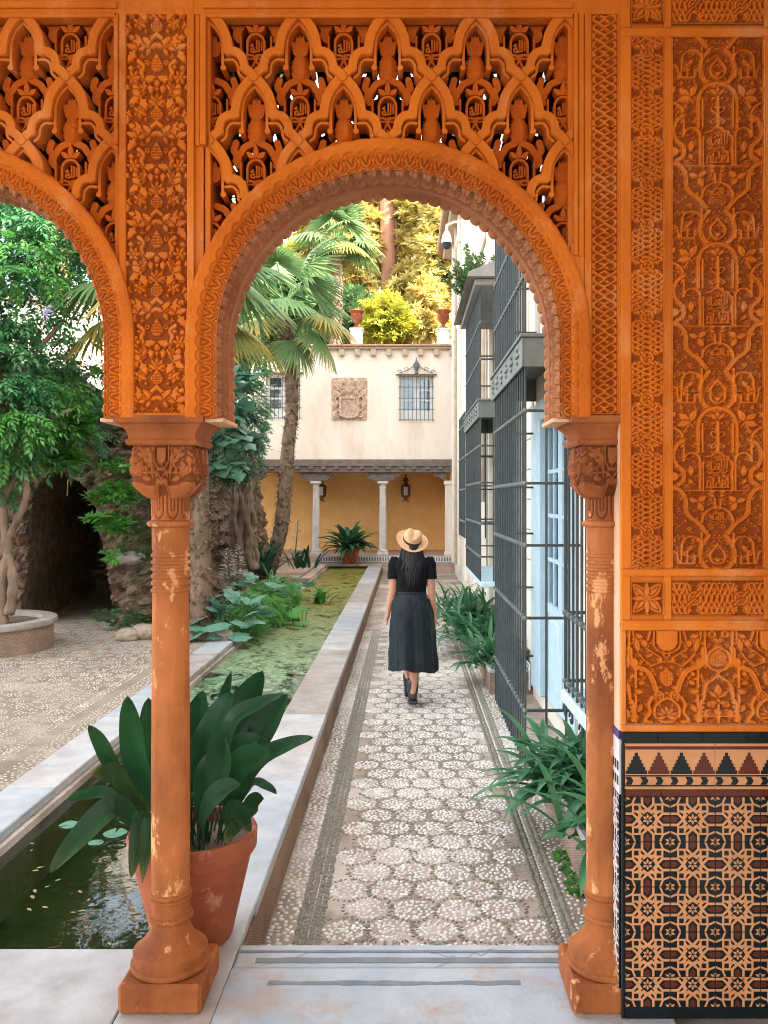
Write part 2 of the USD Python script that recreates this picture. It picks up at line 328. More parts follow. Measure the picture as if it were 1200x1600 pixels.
# pool: floor, walls, water and marble coping in slabs
pool = tag(UsdGeom.Xform.Define(stage, path_for('pool')), kind='structure')
obj('pool_floor', box(LX0, CX1, NEARY - .3, FARY + .3, -.30, -.16), M_water_floor, pool)
obj('pool_wall', box(LX0 + .01, LX1 + .03, NEARY, FARY, -.16, KZ - .062), M_mortar, pool)
obj('pool_wall', box(CX0 - .03, CX1 - .012, NEARY, FARY, -.16, KZ - .062), M_mortar, pool)
obj('pool_wall', box(LX0, CX1, FARY - .1, FARY + .28, -.16, KZ - .062), M_mortar, pool)
obj('kerb_face', box(CX1 - .010, CX1 + .024, NEARY - .05, FARY, -.1, KZ - .060), M_kerbface, pool)
ws = grid_mesh(np.stack(list(np.meshgrid(np.linspace(LX1 + .02, CX0 - .02, 12), np.linspace(NEARY - .05, FARY - .05, 120), indexing='ij')) + [np.full((12, 120), .185)], -1))
ws.invert()
obj('pool_water', ws, M_water, kind='structure')
MB = [M_marble, M_marble2, M_marble3]
def slabs(x0, x1, y0, y1, z0, z1, ln, mats, parent, name='coping_slab', seed=0, axis=1):
    r = np.random.default_rng(seed); p, end = (y0, y1) if axis == 1 else (x0, x1); i = 0
    while p < end - .05:
        q = min(end, p + ln * r.uniform(.8, 1.2)); q = end if end - q < ln * .3 else q
        dz = r.normal(0, .0015)
        bx = box(x0, x1, p + .002, q - .002, z0, z1 + dz, .006) if axis == 1 else box(p + .002, q - .002, y0, y1, z0, z1 + dz, .006)
        obj(name, bx, mats[i % len(mats)], parent); p = q; i += 1
slabs(CX0, CX1 + .03, 3.62, FARY - .35, KZ - .06, KZ, 1.35, [M_marble3, M_marble, M_marble2, M_marble2, M_marble], pool, seed=4)
slabs(LX0, LX1, 3.3, 10.35, KZ - .06, KZ, 1.6, [M_marble3, M_marble, M_marble3, M_marble2], pool, seed=5)
slabs(LX0 + .1, LX1, 18.6, FARY - .35, KZ - .06, KZ, 1.3, [M_pink, M_marble2], pool, seed=6)
slabs(LX0, CX1, FARY - .35, FARY + .02, KZ - .06, KZ, 1.1, [M_marble2, M_pink], pool, seed=7, axis=0)
# far landing: two low steps up to the portico
obj('landing', box(CX1 + .03, 1.33, FARY + .02, FARY + .38, -.1, .15, .01), M_pink, path)
obj('landing', box(-6, LX0, 19.0, FARY + .4, -.1, KZ - .004, .01), M_pink, path)

# loggia floor: marble slabs and a threshold with grey inlay
lf = tag(UsdGeom.Xform.Define(stage, path_for('loggia_floor')), kind='structure')
LZ = 0.30
obj('bedding', box(-4.5, 1.9, -4, NEARY - .006, -.2, LZ - .035), M_mortar, lf)
for i, (x0, x1) in enumerate(((-4.5, -2.9), (-2.9, -1.62), (-1.62, -.985))):
    obj('floor_slab', box(x0 + .002, x1 - .002, 2.42, NEARY, LZ - .034, LZ, .004), [M_marble3, M_marble3, M_marble][i % 3], lf)
for j, yb in enumerate((2.42, 1.6, .8, 0, -.8, -1.6, -2.4, -3.2)):
    if j == 7: break
    for i, x0 in enumerate((-4.5, -3.3, -2.1, -.9, .3)):
        obj('floor_slab', box(x0 + .002, x0 + 1.198 + (.4 if i == 4 else 0), yb - .8, yb - .004, LZ - .034, LZ - .003, .004), [M_marble, M_marble2][(i + j) % 2], lf)
obj('floor_slab', box(-.98, -.655, 2.42, 3.62, LZ - .034, LZ + .001, .004), M_marble, lf)
obj('threshold', box(-.652, .9, 2.42, 3.10, LZ - .034, LZ + .004, .004), M_step, lf)
obj('threshold', box(-.652, 1.3, 3.103, NEARY + .03, LZ - .12, LZ + .003, .012), M_step, lf)
def worn_strip(x0, x1, y0, y1, seed, worn):
    r = np.random.default_rng(seed); xs = np.arange(x0, x1, .012); n = len(xs)
    e = lambda s: worn * (meshkit.fbm(np.c_[xs * 14, xs * 0 + s, xs * 0], 4, seed) - .35)
    g = Polygon(np.vstack([np.c_[xs, y0 + np.clip(e(1.3), 0, 1)], np.c_[xs, y1 - np.clip(e(7.7), 0, 1)][::-1]])).buffer(0)
    out = [trimesh.creation.extrude_polygon(p, .002, engine='earcut') for p in polys(g)]; m = cat_(out); m.apply_translation((0, 0, LZ + .0042)); return m
obj('inlay_strip', worn_strip(-.57, .66, 3.132, 3.168, 1, .012), M_inlay, lf)
obj('inlay_strip', worn_strip(-.645, .70, 3.203, 3.219, 2, .008), M_inlay, lf)
obj('inlay_strip', worn_strip(-.50, .42, 2.986, 3.016, 3, .022), M_inlay, lf)
cr = []
for k, (x0, y0, x1, y1) in enumerate(((-.55, 3.12, -.30, 3.23), (.10, 3.10, .34, 3.235), (.02, 3.23, .20, 3.16)  )):
    u = np.linspace(0, 1, 14); r = np.random.default_rng(k); P = np.c_[x0 + (x1 - x0) * u + r.normal(0, .010, 14), y0 + (y1 - y0) * u + r.normal(0, .008, 14)]
    m = trimesh.creation.extrude_polygon(LineString(P).buffer(.0008), .0008, engine='earcut'); m.apply_translation((0, 0, LZ + (.0032 if x0 > -.7 and y0 > 3.1 else .0042 if x0 > -.7 else .0003))); cr.append(m)
obj('crack_filling', cat_(cr), M_grey, lf, kind='stuff')
obj('step', box(-.652, 1.3, NEARY - .12, NEARY + .30, -.1, .145, .012), M_marble3, lf)
# ================================================================ far building with portico, right-hand building with iron window cages
M_cream = mat('cream_plaster', (.88, .78, .66), (.80, .68, .55), 1.4, .85, .3, 35, c3=(.70, .54, .41), s3=1.1, t3=(.50, .74), stretch=(1, 1, .32))
M_white_pl = mat('white_plaster', (.76, .70, .60), (.66, .59, .49), 1.6, .85, .25, 35, c3=(.52, .45, .36), s3=1.3, t3=(.56, .75))
M_ochre = mat('ochre_plaster', (.90, .55, .21), (.80, .45, .16), 2.2, .8, .9, 9, c3=(.80, .46, .17), s3=2.6, t3=(.5, .7))
M_beam = mat('grey_timber', (.23, .18, .15), (.15, .115, .095), 9, .8, .4, 60)
M_corbel = mat('corbel_wood', (.52, .40, .28), (.40, .30, .21), 9, .8, .3, 60)
M_stone = mat('pale_column_stone', (.66, .61, .55), (.52, .47, .41), 6, .6, .2, 60)
M_crest = mat('crest_stone', (.66, .47, .35), (.36, .23, .16), 12, .8, .5, 70)
M_iron = mat('dark_iron', (.030, .042, .044), (.055, .066, .064), 14, .5, .3, 90, spec=.35)
M_plate = mat('painted_iron_plate', (.15, .165, .155), (.10, .115, .11), 4, .55, .3, 60, spec=.4, c3=(.2, .17, .13), s3=3)
M_blue = mat('pale_blue_paint', (.50, .64, .70), (.42, .56, .63), 5, .5, .1, 50)
M_whitep = mat('white_paint', (.78, .78, .76), (.68, .68, .66), 7, .5, .1, 50)
M_dark = mat('dark_interior', (.02, .024, .026), (.03, .034, .036), 3, .8)
M_terra = mat('terracotta', (.33, .085, .032), (.21, .050, .020), 5, .75, .4, 60, c3=(.45, .22, .13), s3=7, t3=(.55, .68))
M_slate = mat('slate_grey_plaster', (.22, .21, .195), (.30, .285, .26), 5, .8, .4, 50)
M_roof = mat('roof_tile_clay', (.42, .26, .17), (.33, .2, .13), 8, .85, .4, 40)
M_brass = mat('aged_brass', (.10, .065, .035), (.20, .13, .07), 12, .4, .2, 60, spec=.5, metal=.5)
M_glass = usdkit.material(stage, '/World/Looks/window_glass', {'t': ('transparent_bsdf', {'color': (.85, .92, .95)}), 'g': ('glossy_bsdf', {'roughness': .02, 'color': (.9, .95, 1)}), 'f': ('fresnel', {'IOR': 1.6}), 'm': ('mix_closure', {})},
    [('f.fac', 'm.fac'), ('t.BSDF', 'm.closure1'), ('g.BSDF', 'm.closure2')], surface='m.closure')

FY = 23.6
def fX(px, d=FY): return (px - 635) / FPX * d
def fZ(py, d=FY): return EYE + (780 - py) / FPX * d
fb = thing('portico_building', 'cream two storey house with a columned portico closing the far end of the garden', 'building')
WZ0, WZ1 = fZ(718), fZ(546)
w1 = (fX(624), fX(677), fZ(657), fZ(588)); w2 = (fX(415), fX(469), fZ(654), fZ(585))
wall = sbox(-7.5, WZ0, 1.33, WZ1)
for a, b, c, d in (w1, w2): wall = wall.difference(sbox(a, c, b, d))
obj('wall', slab_xz(wall, FY + .45, FY), M_cream, fb)
obj('wall', box(-7.5, 1.33, FY + .45, FY + 4.2, WZ1 - .3, WZ1 - .05), M_roof, fb)
obj('cornice', box(-7.5, 1.36, FY - .14, FY + .5, WZ1, WZ1 + .055, .015), M_corbel, fb)
obj('cornice', box(-7.5, 1.36, FY - .2, FY + .5, WZ1 + .057, WZ1 + .12, .02), M_roof, fb)
for i, px in enumerate(np.arange(436, 712, 24.6)):
    x = fX(px); obj('corbel', box(x - .075, x + .075, FY - .16, FY - .002, WZ1 - .20, WZ1 - .01, .02), M_corbel, fb)
def ironwork(px, pz, w):   # curled iron crest over a window
    T = []
    for s in (-1, 1):
        for (x0, h) in ((.48, .10), (.28, .22)):
            a = np.linspace(0, 5.2, 26); rr = .075 * (1 - a / 7)
            T.append(tube(np.c_[px + s * (x0 * w + rr * np.cos(a)), np.full(26, FY - .06), pz + h * .6 + rr * np.sin(a)], .009, 5))
        T.append(tube(np.c_[np.linspace(px + s * w * .5, px, 9), np.full(9, FY - .06), pz + .04 + .26 * np.linspace(0, 1, 9) ** 1.6], .010, 5))
    T.append(lathe([[0, .50], [.015, .42], [.03, .36], [.09, .28], [.085, .2], [.03, .1], [.05, 0.02], [0, 0]], 10, (px, FY - .07, pz)))
    return cat_(T)
for (a, b, c, d) in (w1, w2):
    w = UsdGeom.Xform.Define(stage, path_for('window', fb)).GetPrim()
    fr = [box(a, b, FY + .20, FY + .26, c, c + .30), box(a, b, FY + .20, FY + .26, d - .07, d)]
    m = (a + b) / 2; fr += [box(a, a + .09, FY + .20, FY + .26, c + .30, d - .07), box(b - .09, b, FY + .20, FY + .26, c + .30, d - .07), box(m - .07, m + .07, FY + .195, FY + .255, c + .30, d - .07)]
    for f in (.33, .66): fr.append(box(a + .09, b - .09, FY + .205, FY + .25, c + .3 + f * (d - c - .37) - .025, c + .3 + f * (d - c - .37) + .025))
    obj('frame', cat_(fr), M_whitep, w)
    obj('pane', box(a + .05, b - .05, FY + .22, FY + .23, c + .1, d - .05), M_glass, w)
    obj('dark_room', box(a - .05, b + .05, FY + .30, FY + .34, c - .05, d + .05), M_slate, w)
    bars = [tube([[x, FY - .05, c - .02], [x, FY - .05, d + .02]], .009, 5) for x in np.linspace(a + .02, b - .02, 9)]
    bars += [box(a - .03, b + .03, FY - .066, FY - .052, c + k * (d - c) - .008, c + k * (d - c) + .008) for k in (.01, .25, .5, .75, .99)]
    obj('window_bars', cat_(bars), M_iron, w)
    obj('sill', box(a - .1, b + .1, FY - .10, FY + .1, d + .03, d + .055, .008), M_beam, w)
    obj('iron_crest', ironwork(m, d + .05, b - a), M_plate, w)
# carved stone crest
def crest():
    x0, x1, z0, z1 = fX(518), fX(574), fZ(657), fZ(590); n = 110
    X, Z = np.meshgrid(np.linspace(-1, 1, n), np.linspace(-1.2, 1.2, n), indexing='ij')
    h = .30 * (meshkit.fbm(np.stack([np.abs(X) * 4.2, X * 0 + 1.3, Z * 4.2], -1), 4, 2) - .3)
    def blob(cx, cz, r, a): return a * np.exp(-(((np.abs(X) - cx) ** 2 + (Z - cz) ** 2) / r ** 2) ** 2)
    sh = (np.abs(X) < .46) & (Z < -.02) & (Z > -1.0 + .5 * np.abs(X) ** 2); ring = (np.abs(X) < .56) & (Z < .06) & (Z > -1.12 + .5 * np.abs(X) ** 2)
    h = np.where(ring, .40, h); h = np.where(sh, .26 + .05 * np.sin(X * 16) * np.sin(Z * 12), h)
    for c in ((0, .52, .24, .42), (0, .85, .22, .34), (.62, .75, .2, .33), (.7, .3, .2, .33), (.78, -.3, .2, .3), (.75, -.85, .2, .28), (.35, .95, .16, .3), (.33, .35, .14, .25), (.45, .6, .12, .3)): h = np.maximum(h, blob(*c) + .25 * h)
    for k in range(5):
        a = np.abs(np.hypot(np.abs(X) - .62, Z - .75 + .4 * k) - .17); h = np.maximum(h, .34 * (a < .05))
    V = np.stack([x0 + (X + 1) / 2 * (x1 - x0), FY - .02 - .24 * np.clip(h, 0, 1), z0 + (Z + 1.2) / 2.4 * (z1 - z0)], -1)
    e = (X ** 20 + (Z / 1.2) ** 20); V[..., 1] = np.where(e > .8, FY + .01, V[..., 1])
    return grid_mesh(V[:, ::1])
g = crest(); g.invert()
obj('stone_crest', g, M_crest, fb, smooth=True)
# portico
bz0, bz1 = fZ(738), fZ(719)
obj('beam', box(-7.5, 1.33, FY - .05, FY + .4, bz0, bz1 - .18, .01), M_beam, fb)
obj('beam', box(-7.5, 1.35, FY - .10, FY + .44, bz1 - .177, bz1 + .02, .01), M_beam, fb)
for px in np.arange(425, 712, 20.2):
    obj('beam_block', box(fX(px) - .07, fX(px) + .07, FY - .13, FY - .048, bz0 + .08, bz1 - .182, .01), M_beam, fb)
PZ = .45
obj('portico_floor', box(-7.5, 1.33, FARY + .36, FY + 4.1, -.1, PZ, .012), M_pink, fb)
st = [box(x, x + .045, FARY + .348, FARY + .3585, PZ - .13, PZ - .02) for x in np.arange(-2.4, 1.25, .075)]
obj('step_tile', box(-2.5, 1.33, FARY + .350, FARY + .3595, PZ - .15, PZ - .002), M_whitep, fb)
obj('step_tile_pattern', cat_(st), M_inlay, fb, kind='stuff')
obj('back_wall', box(-7.5, 1.33, FY + 2.7, FY + 3.0, PZ - .1, WZ0), M_ochre, fb)
obj('ceiling', box(-7.5, 1.33, FY + .41, FY + 4.0, bz1 - .1, bz1 + .2), M_beam, fb)
obj('end_wall', box(1.25, 1.33, FY + .2, FY + 2.7, PZ, WZ0), M_ochre, fb)
def far_column(x):
    c = UsdGeom.Xform.Define(stage, path_for('column', fb)).GetPrim(); z0, z1 = PZ, bz0 - .30
    obj('base', cat_([box(x - .155, x + .155, FY + .02, FY + .33, z0, z0 + .10, .01), lathe([[0, .1], [.15, .1], [.155, .135], [.125, .165], [.11, .18], [0, .18]], 20, (x, FY + .175, z0))]), M_stone, c, smooth=40)
    obj('shaft', lathe([[.0, .16], [.108, .16], [.104, (z1 - z0) * .5], [.09, z1 - z0 - .16], [.10, z1 - z0 - .15], [.10, z1 - z0 - .12], [.088, z1 - z0 - .11], [.09, z1 - z0 - .06], [.125, z1 - z0 - .02], [0, z1 - z0]], 22, (x, FY + .175, z0)), M_stone, c, smooth=40)
    obj('capital', box(x - .15, x + .15, FY + .03, FY + .32, z1 - .02, z1 + .055, .012), M_stone, c)
    zap = []
    for s in (-1, 1):
        P = spline([(0, 0), (.16, .0), (.30, .02), (.38, .07), (.45, .12), (.46, .19), (.40, .23), (.0, .24)], 6)
        zap.append(slab_xz(Polygon([(x + s * a, z1 + .06 + b) for a, b in P]), FY + .30, FY + .06))
        a = np.linspace(0, 7, 30); rr = .075 * (1 - a / 9)
        zap.append(tube(np.c_[x + s * (.37 + rr * np.cos(a)), np.full(30, FY + .05), z1 + .17 + rr * np.sin(a)], .016, 5))
    obj('bracket', cat_(zap), M_beam, c)
for px in (388, 493, 598): far_column(fX(px))
pl = UsdGeom.Xform.Define(stage, path_for('column', fb)).GetPrim()
x = fX(703); obj('pilaster', cat_([box(x - .13, 1.329, FY + .0, FY + .3, PZ, bz0 - .36, .01), box(x - .16, 1.328, FY - .04, FY + .34, bz0 - .357, bz0 - .24, .02), box(x - .15, 1.328, FY - .04, FY + .34, PZ, PZ + .1, .01)]), M_cream, pl)
obj('bracket', slab_xz(Polygon([(x - .1, bz0 - .01), (x - .5, bz0 - .01), (x - .42, bz0 - .11), (x - .28, bz0 - .15), (x - .2, bz0 - .22), (x - .1, bz0 - .23)]), FY + .30, FY + .06), M_beam, pl)
# wall lanterns of the portico
def lantern(px, py, label):
    p = at(px, py, FY + 2.6); t = thing('wall_lantern', label, 'lantern', p)
    obj('cage', lathe([[.0, -.33], [.05, -.30], [.06, -.24], [.13, -.20], [.15, -.05], [.15, .12], [.13, .16], [.07, .20], [.06, .27], [.10, .30], [.07, .36], [.02, .42], [0, .42]], 8, (0, -.12, 0)), M_brass, t)
    obj('glass', cat_([box(-.06, .06, -.285, -.265, -.16, .1), box(-.275 + .12, -.15, -.18, -.06, -.16, .1), box(.15, .156, -.18, -.06, -.16, .1)]), M_whitep, t)
    obj('bracket', cat_([tube([[0, .1, .40], [0, -.06, .50], [0, -.12, .42]], .016, 6), tube([[-.1, -.12, -.36], [0, -.12, -.30], [.1, -.12, -.36]], .02, 6)]), M_brass, t)
lantern(634, 766, 'dark brass lantern on the ochre wall right of the middle column')
lantern(503, 766, 'dark brass lantern peeking out beside the left portico column')
# roof urns on white pedestals
def urn(px, label):
    x = fX(px, FY + .5); z = WZ1 + .12
    t = thing('roof_urn', label, 'urn', (x, FY + .3, z), group='terracotta urns on the far roof')
    obj('pedestal', cat_([box(-.17, .17, -.17, .17, -.1, .46, .01), box(-.2, .2, -.2, .2, .461, .52, .015)]), M_whitep, t)
    obj('urn_bowl', lathe([[0, 0], [.13, 0], [.13, .04], [.05, .08], [.05, .13], [.10, .18], [.17, .28], [.17, .38], [.16, .42], [.23, .50], [.22, .53], [.18, .51], [.15, .45], [0, .44]], 20, (0, 0, .522)), M_terra, t, smooth=35)
urn(558, 'terracotta urn on the pedestal left of the yellow bush')
urn(692, 'terracotta urn on the pedestal next to the drainpipe')

# -------------------------------------------------- right-hand building
rb = thing('courtyard_house', 'tall pale house along the right of the path with pilasters and blue doors', 'building')
RX = 1.33
hole = [(6.45, 8.65, .12, 3.0), (6.6, 8.6, 3.3, 5.3), (4.9, 5.45, .9, 2.9), (10.4, 12.3, 1.15, 2.95), (10.4, 12.3, 3.3, 4.5), (12.9, 14.1, 1.5, 3.2)]
rw = sbox(3.15, -.2, FY + .4, 9.2)
for a, b, c, d in hole: rw = rw.difference(sbox(a, c, b, d))
w = slab_xz(rw, -.45, 0); v = w.vertices.copy(); w.vertices = np.stack([RX - v[:, 1], v[:, 0], v[:, 2]], 1)
w.invert() if w.volume < 0 else None
obj('wall', w, M_white_pl, rb)
obj('wall', box(RX + .9, RX + 1.0, -7, FY + 6, 0, 9.2), M_dark, rb)
obj('wall', box(RX + .002, RX + .9, -7.5, 2.4, -.2, 9.2), M_white_pl, rb)
obj('cornice', box(RX - .28, RX + .5, 3.0, FY + .5, 9.0, 9.12, .03), M_corbel, rb)
obj('cornice', box(RX - .45, RX + .5, 3.0, FY + .5, 9.123, 9.3, .03), M_roof, rb)
obj('string_course', box(RX - .06, RX - .002, 12.9, FY - .1, 6.35, 6.47, .015), M_cream, rb)
for y0 in (9.0, 12.75, 15.2, 17.6, 20.2, 22.7):
    obj('pilaster', box(RX - .07, RX - .002, y0, y0 + .42, .3 if y0 > 13 else .4, 9.0, .01), M_cream if int(y0) % 2 else M_white_pl, rb)
    obj('pilaster_capital', box(RX - .11, RX - .003, y0 - .04, y0 + .46, 8.3, 8.45, .015), M_cream, rb)
for k, z in enumerate(np.arange(.45, 3.1, .32)):
    obj('quoin', box(RX - .03, RX - .001, 8.68, 9.0 - .003, z, z + .31, .01), M_white_pl, rb)
obj('window_surround', box(RX - .05, RX - .002, 16.0, 17.2, 6.9, 8.1, .02), M_cream, rb)
obj('drainpipe', tube([[RX - .06, 21.2, .4], [RX - .06, 21.2, 9.0]], .055, 10), M_corbel, rb)
obj('drainpipe', tube([[RX - .05, 13.9, 2.0], [RX - .05, 13.9, 6.0]], .04, 10), M_corbel, rb)
# blue french door, upper door, window sashes
def leaf_door(y0, y1, z0, z1, x, mtl, rows, parent, panel=.33, name='door'):
    dr = UsdGeom.Xform.Define(stage, path_for(name, parent)).GetPrim(); h = z1 - z0; zp = z0 + panel * h
    s = .09; B = [box(x, x + .045, y0, y0 + s, z0, z1), box(x, x + .045, y1 - s, y1, z0, z1)]
    for z in (z0, zp - .05, z1 - s): B.append(box(x + .001, x + .044, y0 + s, y1 - s, z, z + s))
    for k in range(1, rows): zz_ = zp + .04 + (z1 - s - zp - .04) * k / rows; B.append(box(x + .006, x + .038, y0 + s, y1 - s, zz_ - .018, zz_ + .018))
    ym = (y0 + y1) / 2; B.append(box(x + .007, x + .037, ym - .018, ym + .018, zp + .04, z1 - s))
    obj('frame', cat_(B), mtl, dr)
    obj('panel', cat_([box(x + .012, x + .03, y0 + s, y1 - s, z0 + s, zp - .05), box(x + .004, x + .02, y0 + s + .06, y1 - s - .06, z0 + s + .06, zp - .11, .01)]), mtl, dr)
    obj('pane', box(x + .020, x + .025, y0 + s, y1 - s, zp + .04, z1 - s), M_glass, dr)
    obj('curtain', box(x + .10, x + .12, y0 + .02, y1 - .02, z0, z1), M_slate, dr)
obj('door_casing', cat_([box(RX - .035, RX + .12, 8.12, 8.66, .12, 3.0, .01), box(RX - .035, RX + .12, 6.45, 6.62, .12, 3.0, .01), box(RX - .036, RX + .12, 6.62, 8.12, 2.82, 3.02, .01)]), M_blue, rb)
leaf_door(6.63, 7.37, .13, 2.82, RX + .03, M_blue, 4, rb); leaf_door(7.375, 8.115, .13, 2.82, RX + .03, M_blue, 4, rb)
leaf_door(6.62, 7.6, 3.32, 5.28, RX + .05, M_whitep, 4, rb); leaf_door(7.605, 8.58, 3.32, 5.28, RX + .05, M_whitep, 4, rb)
leaf_door(4.92, 5.43, .92, 2.88, RX + .06, M_blue, 3, rb, name='window', panel=.2)
leaf_door(10.42, 11.34, 1.17, 2.93, RX + .06, M_blue, 3, rb, name='window', panel=.2); leaf_door(11.345, 12.28, 1.17, 2.93, RX + .06, M_blue, 3, rb, name='window', panel=.2)
leaf_door(10.42, 12.28, 3.32, 4.48, RX + .06, M_whitep, 2, rb, name='window', panel=.2)
leaf_door(12.92, 14.08, 1.52, 3.18, RX + .06, M_blue, 3, rb, name='window', panel=.2)
tl = obj('speckled_tile', box(RX - .045, RX - .031, 8.70, 8.98, .05, .32, .004), M_whitep, rb)
dots = [box(RX - .048, RX - .044, 8.74 + i * .075, 8.765 + i * .075, .09 + j * .065, .115 + j * .065) for i in range(3) for j in range(4)]
obj('tile_dots', cat_(dots), M_iron, rb, kind='stuff')

def cage(y0, y1, z0, z1, plates, label, rings, x0=.90, top_scroll=False, step=.14, low=None):
    """iron window cage standing out from the wall: bars, cross bars, plates; each bar a part"""
    t = thing('window_cage', label, 'window grille')
    xw = RX
    for y in np.arange(y0, y1 + .01, step): obj('bar', tube([[x0, y, z0], [x0, y, z1]], .0095, 6), M_iron, t)
    for x in (x0 + .16, x0 + .31):
        if x < xw - .04:
            obj('bar', tube([[x, y0, z0], [x, y0, z1]], .0105, 6), M_iron, t); obj('bar', tube([[x, y1, z0], [x, y1, z1]], .0105, 6), M_iron, t)
    for z in rings:
        obj('cross_bar', cat_([box(x0 - .012, x0 + .012, y0 - .012, y1 + .012, z - .011, z + .011), box(x0 + .0125, xw, y0 - .012, y0 + .012, z - .010, z + .010), box(x0 + .0125, xw, y1 - .012, y1 + .012, z - .010, z + .010)]), M_iron, t)
        kn = cat_([trimesh.creation.icosphere(subdivisions=1, radius=.021) .apply_translation((x0, y, z)) for y in np.arange(y0, y1 + .01, step)])
        obj('bar_knots', kn, M_plate, t, kind='stuff')
    for (a, b) in plates:
        obj('plate', cat_([box(x0 - .03, x0 - .014, y0 - .03, y1 + .03, a, b, .004), box(x0 - .0135, xw, y0 - .03, y0 - .014, a, b, .004), box(x0 - .0135, xw, y1 + .014, y1 + .03, a, b, .004), box(x0 - .045, xw, y0 - .045, y1 + .045, b + .001, b + .03, .006)]), M_plate, t)
        for y in np.arange(y0 + .2, y1, .36):
            ro = []
            for dz, dy in ((0, 0), (.05, 0), (-.05, 0), (0, .05), (0, -.05)): ro.append(trimesh.creation.icosphere(subdivisions=1, radius=.017).apply_translation((x0 - .032, y + dy, (a + b) / 2 + dz)))
            obj('rosette', cat_(ro), M_plate, t)
    return t
cage(6.3, 8.5, .02, 4.95, [(3.05, 3.27)], 'tall dark iron cage reaching the ground in front of the pale blue door', [.45, 1.15, 1.70, 2.17, 2.72, 3.75, 4.2, 4.93])
c2 = cage(10.1, 12.5, 1.05, 4.62, [(3.04, 3.24)], 'dark iron cage with a grey canopy over it further along the right house', [1.35, 1.75, 2.25, 2.7, 3.75, 4.2])
obj('canopy', box(.82, RX - .004, 9.98, 12.62, 4.625, 4.70, .01), M_slate, c2)
obj('canopy_slope', m3.Manifold.hull_points(np.array([(x, y, z) for y in (9.9, 12.7) for x, z in ((.72, 4.705), (RX - .005, 4.705), (RX - .005, 5.0), (.74, 4.76))])), M_slate, c2)
obj('window_seat', box(.90, RX - .004, 10.08, 12.52, .98, 1.045, .01), M_blue, c2)
cage(12.75, 14.25, 1.45, 3.4, [], 'small iron grille farthest along the right house', [1.7, 2.2, 2.7, 3.2])
c4 = cage(4.72, 5.5, .80, 2.62, [], 'low iron grille half hidden behind the right column', [.85, 1.3, 2.42], x0=1.05, step=.13)
obj('window_seat', box(1.03, RX - .004, 4.70, 5.53, .71, .79, .01), M_blue, c4)
sc = []
for y in (5.0, 5.3, 5.5):
    a = np.linspace(0, 6, 30); rr = .055 * (1 - a / 9); obj('scroll', tube(np.c_[np.full(30, 1.05), y + rr * np.cos(a), .70 - .05 + rr * np.sin(a)], .008, 5), M_iron, c4)

# white dome camera on the house corner
cp = at(698, 380, 19.5)
cc = thing('security_camera', 'white dome security camera hanging from the corner of the right house', 'camera', cp)
obj('dome', lathe([[0, -.15], [.06, -.13], [.10, -.07], [.11, 0], [0, 0]], 16), M_dark, cc, smooth=40)
obj('housing', lathe([[0, 0.002], [.125, 0.002], [.12, .08], [.09, .2], [.05, .28], [0, .30]], 16), M_whitep, cc, smooth=40)
obj('arm', cat_([tube([[0, 0, .29], [0, 0, .42], [.18, 0, .5], [RX - cp[0] + .02, 0, .5]], .03, 8)]), M_whitep, cc)
# ================================================================ carved stucco
M_stucco = mat('orange_stucco', (.64, .165, .013), (.45, .100, .008), 2.2, .8, .35, 45, spec=.2, tint=True, c3=(.60, .23, .07), s3=5.5, t3=(.54, .74))
M_stucco_plain = mat('orange_stucco_plain', (.67, .178, .014), (.43, .098, .008), 1.8, .78, .45, 30, spec=.2, c3=(.64, .255, .085), s3=4.0, t3=(.52, .74), stretch=(1, 1, .45))
M_soffit = mat('bare_stucco', (.42, .175, .080), (.29, .11, .048), 3.5, .8, .4, 60, spec=.2)  # browner, duller tone for the inner faces of the arches
M_inner = mat('grimy_inner_stucco', (.07, .027, .010), (.04, .015, .006), 5, .9, .4, 60, spec=.1)  # near-black: shade between the two lattice skins put into the colour
M_motif = mat('red_orange_stucco', (.54, .118, .010), (.38, .075, .007), 4, .85, .4, 60, spec=.15)  # darker than the ribs: shade of the lattice recesses put into the colour
M_chip = mat('chipped_edge_stucco', (.72, .46, .29), (.62, .37, .22), 4, .8, .4, 60, spec=.2)
M_column = mat('painted_column', (.40, .120, .030), (.17, .046, .014), 3.2, .7, .7, 40, spec=.2, c3=(.58, .25, .10), s3=9.0, t3=(.60, .635), tint=True, stretch=(1, 1, .55))
M_shaft = mat('worn_painted_shaft', (.46, .150, .040), (.19, .052, .016), 3.4, .7, .8, 40, spec=.2, c3=(.62, .29, .12), s3=11.0, t3=(.575, .61), tint=True, stretch=(1, 1, .5))
FR = 2.81; S = FR / FPX
def X_(px): return (px - 635) * S
def Z_(py): return EYE + (780 - py) * S
ACX, ACZ, AR = -0.062, 2.584, 0.58; ZS = 2.325; TH = .27        # arch centre, radius, springing, thickness
LCX, RCX = -.836, .705                                          # column axes

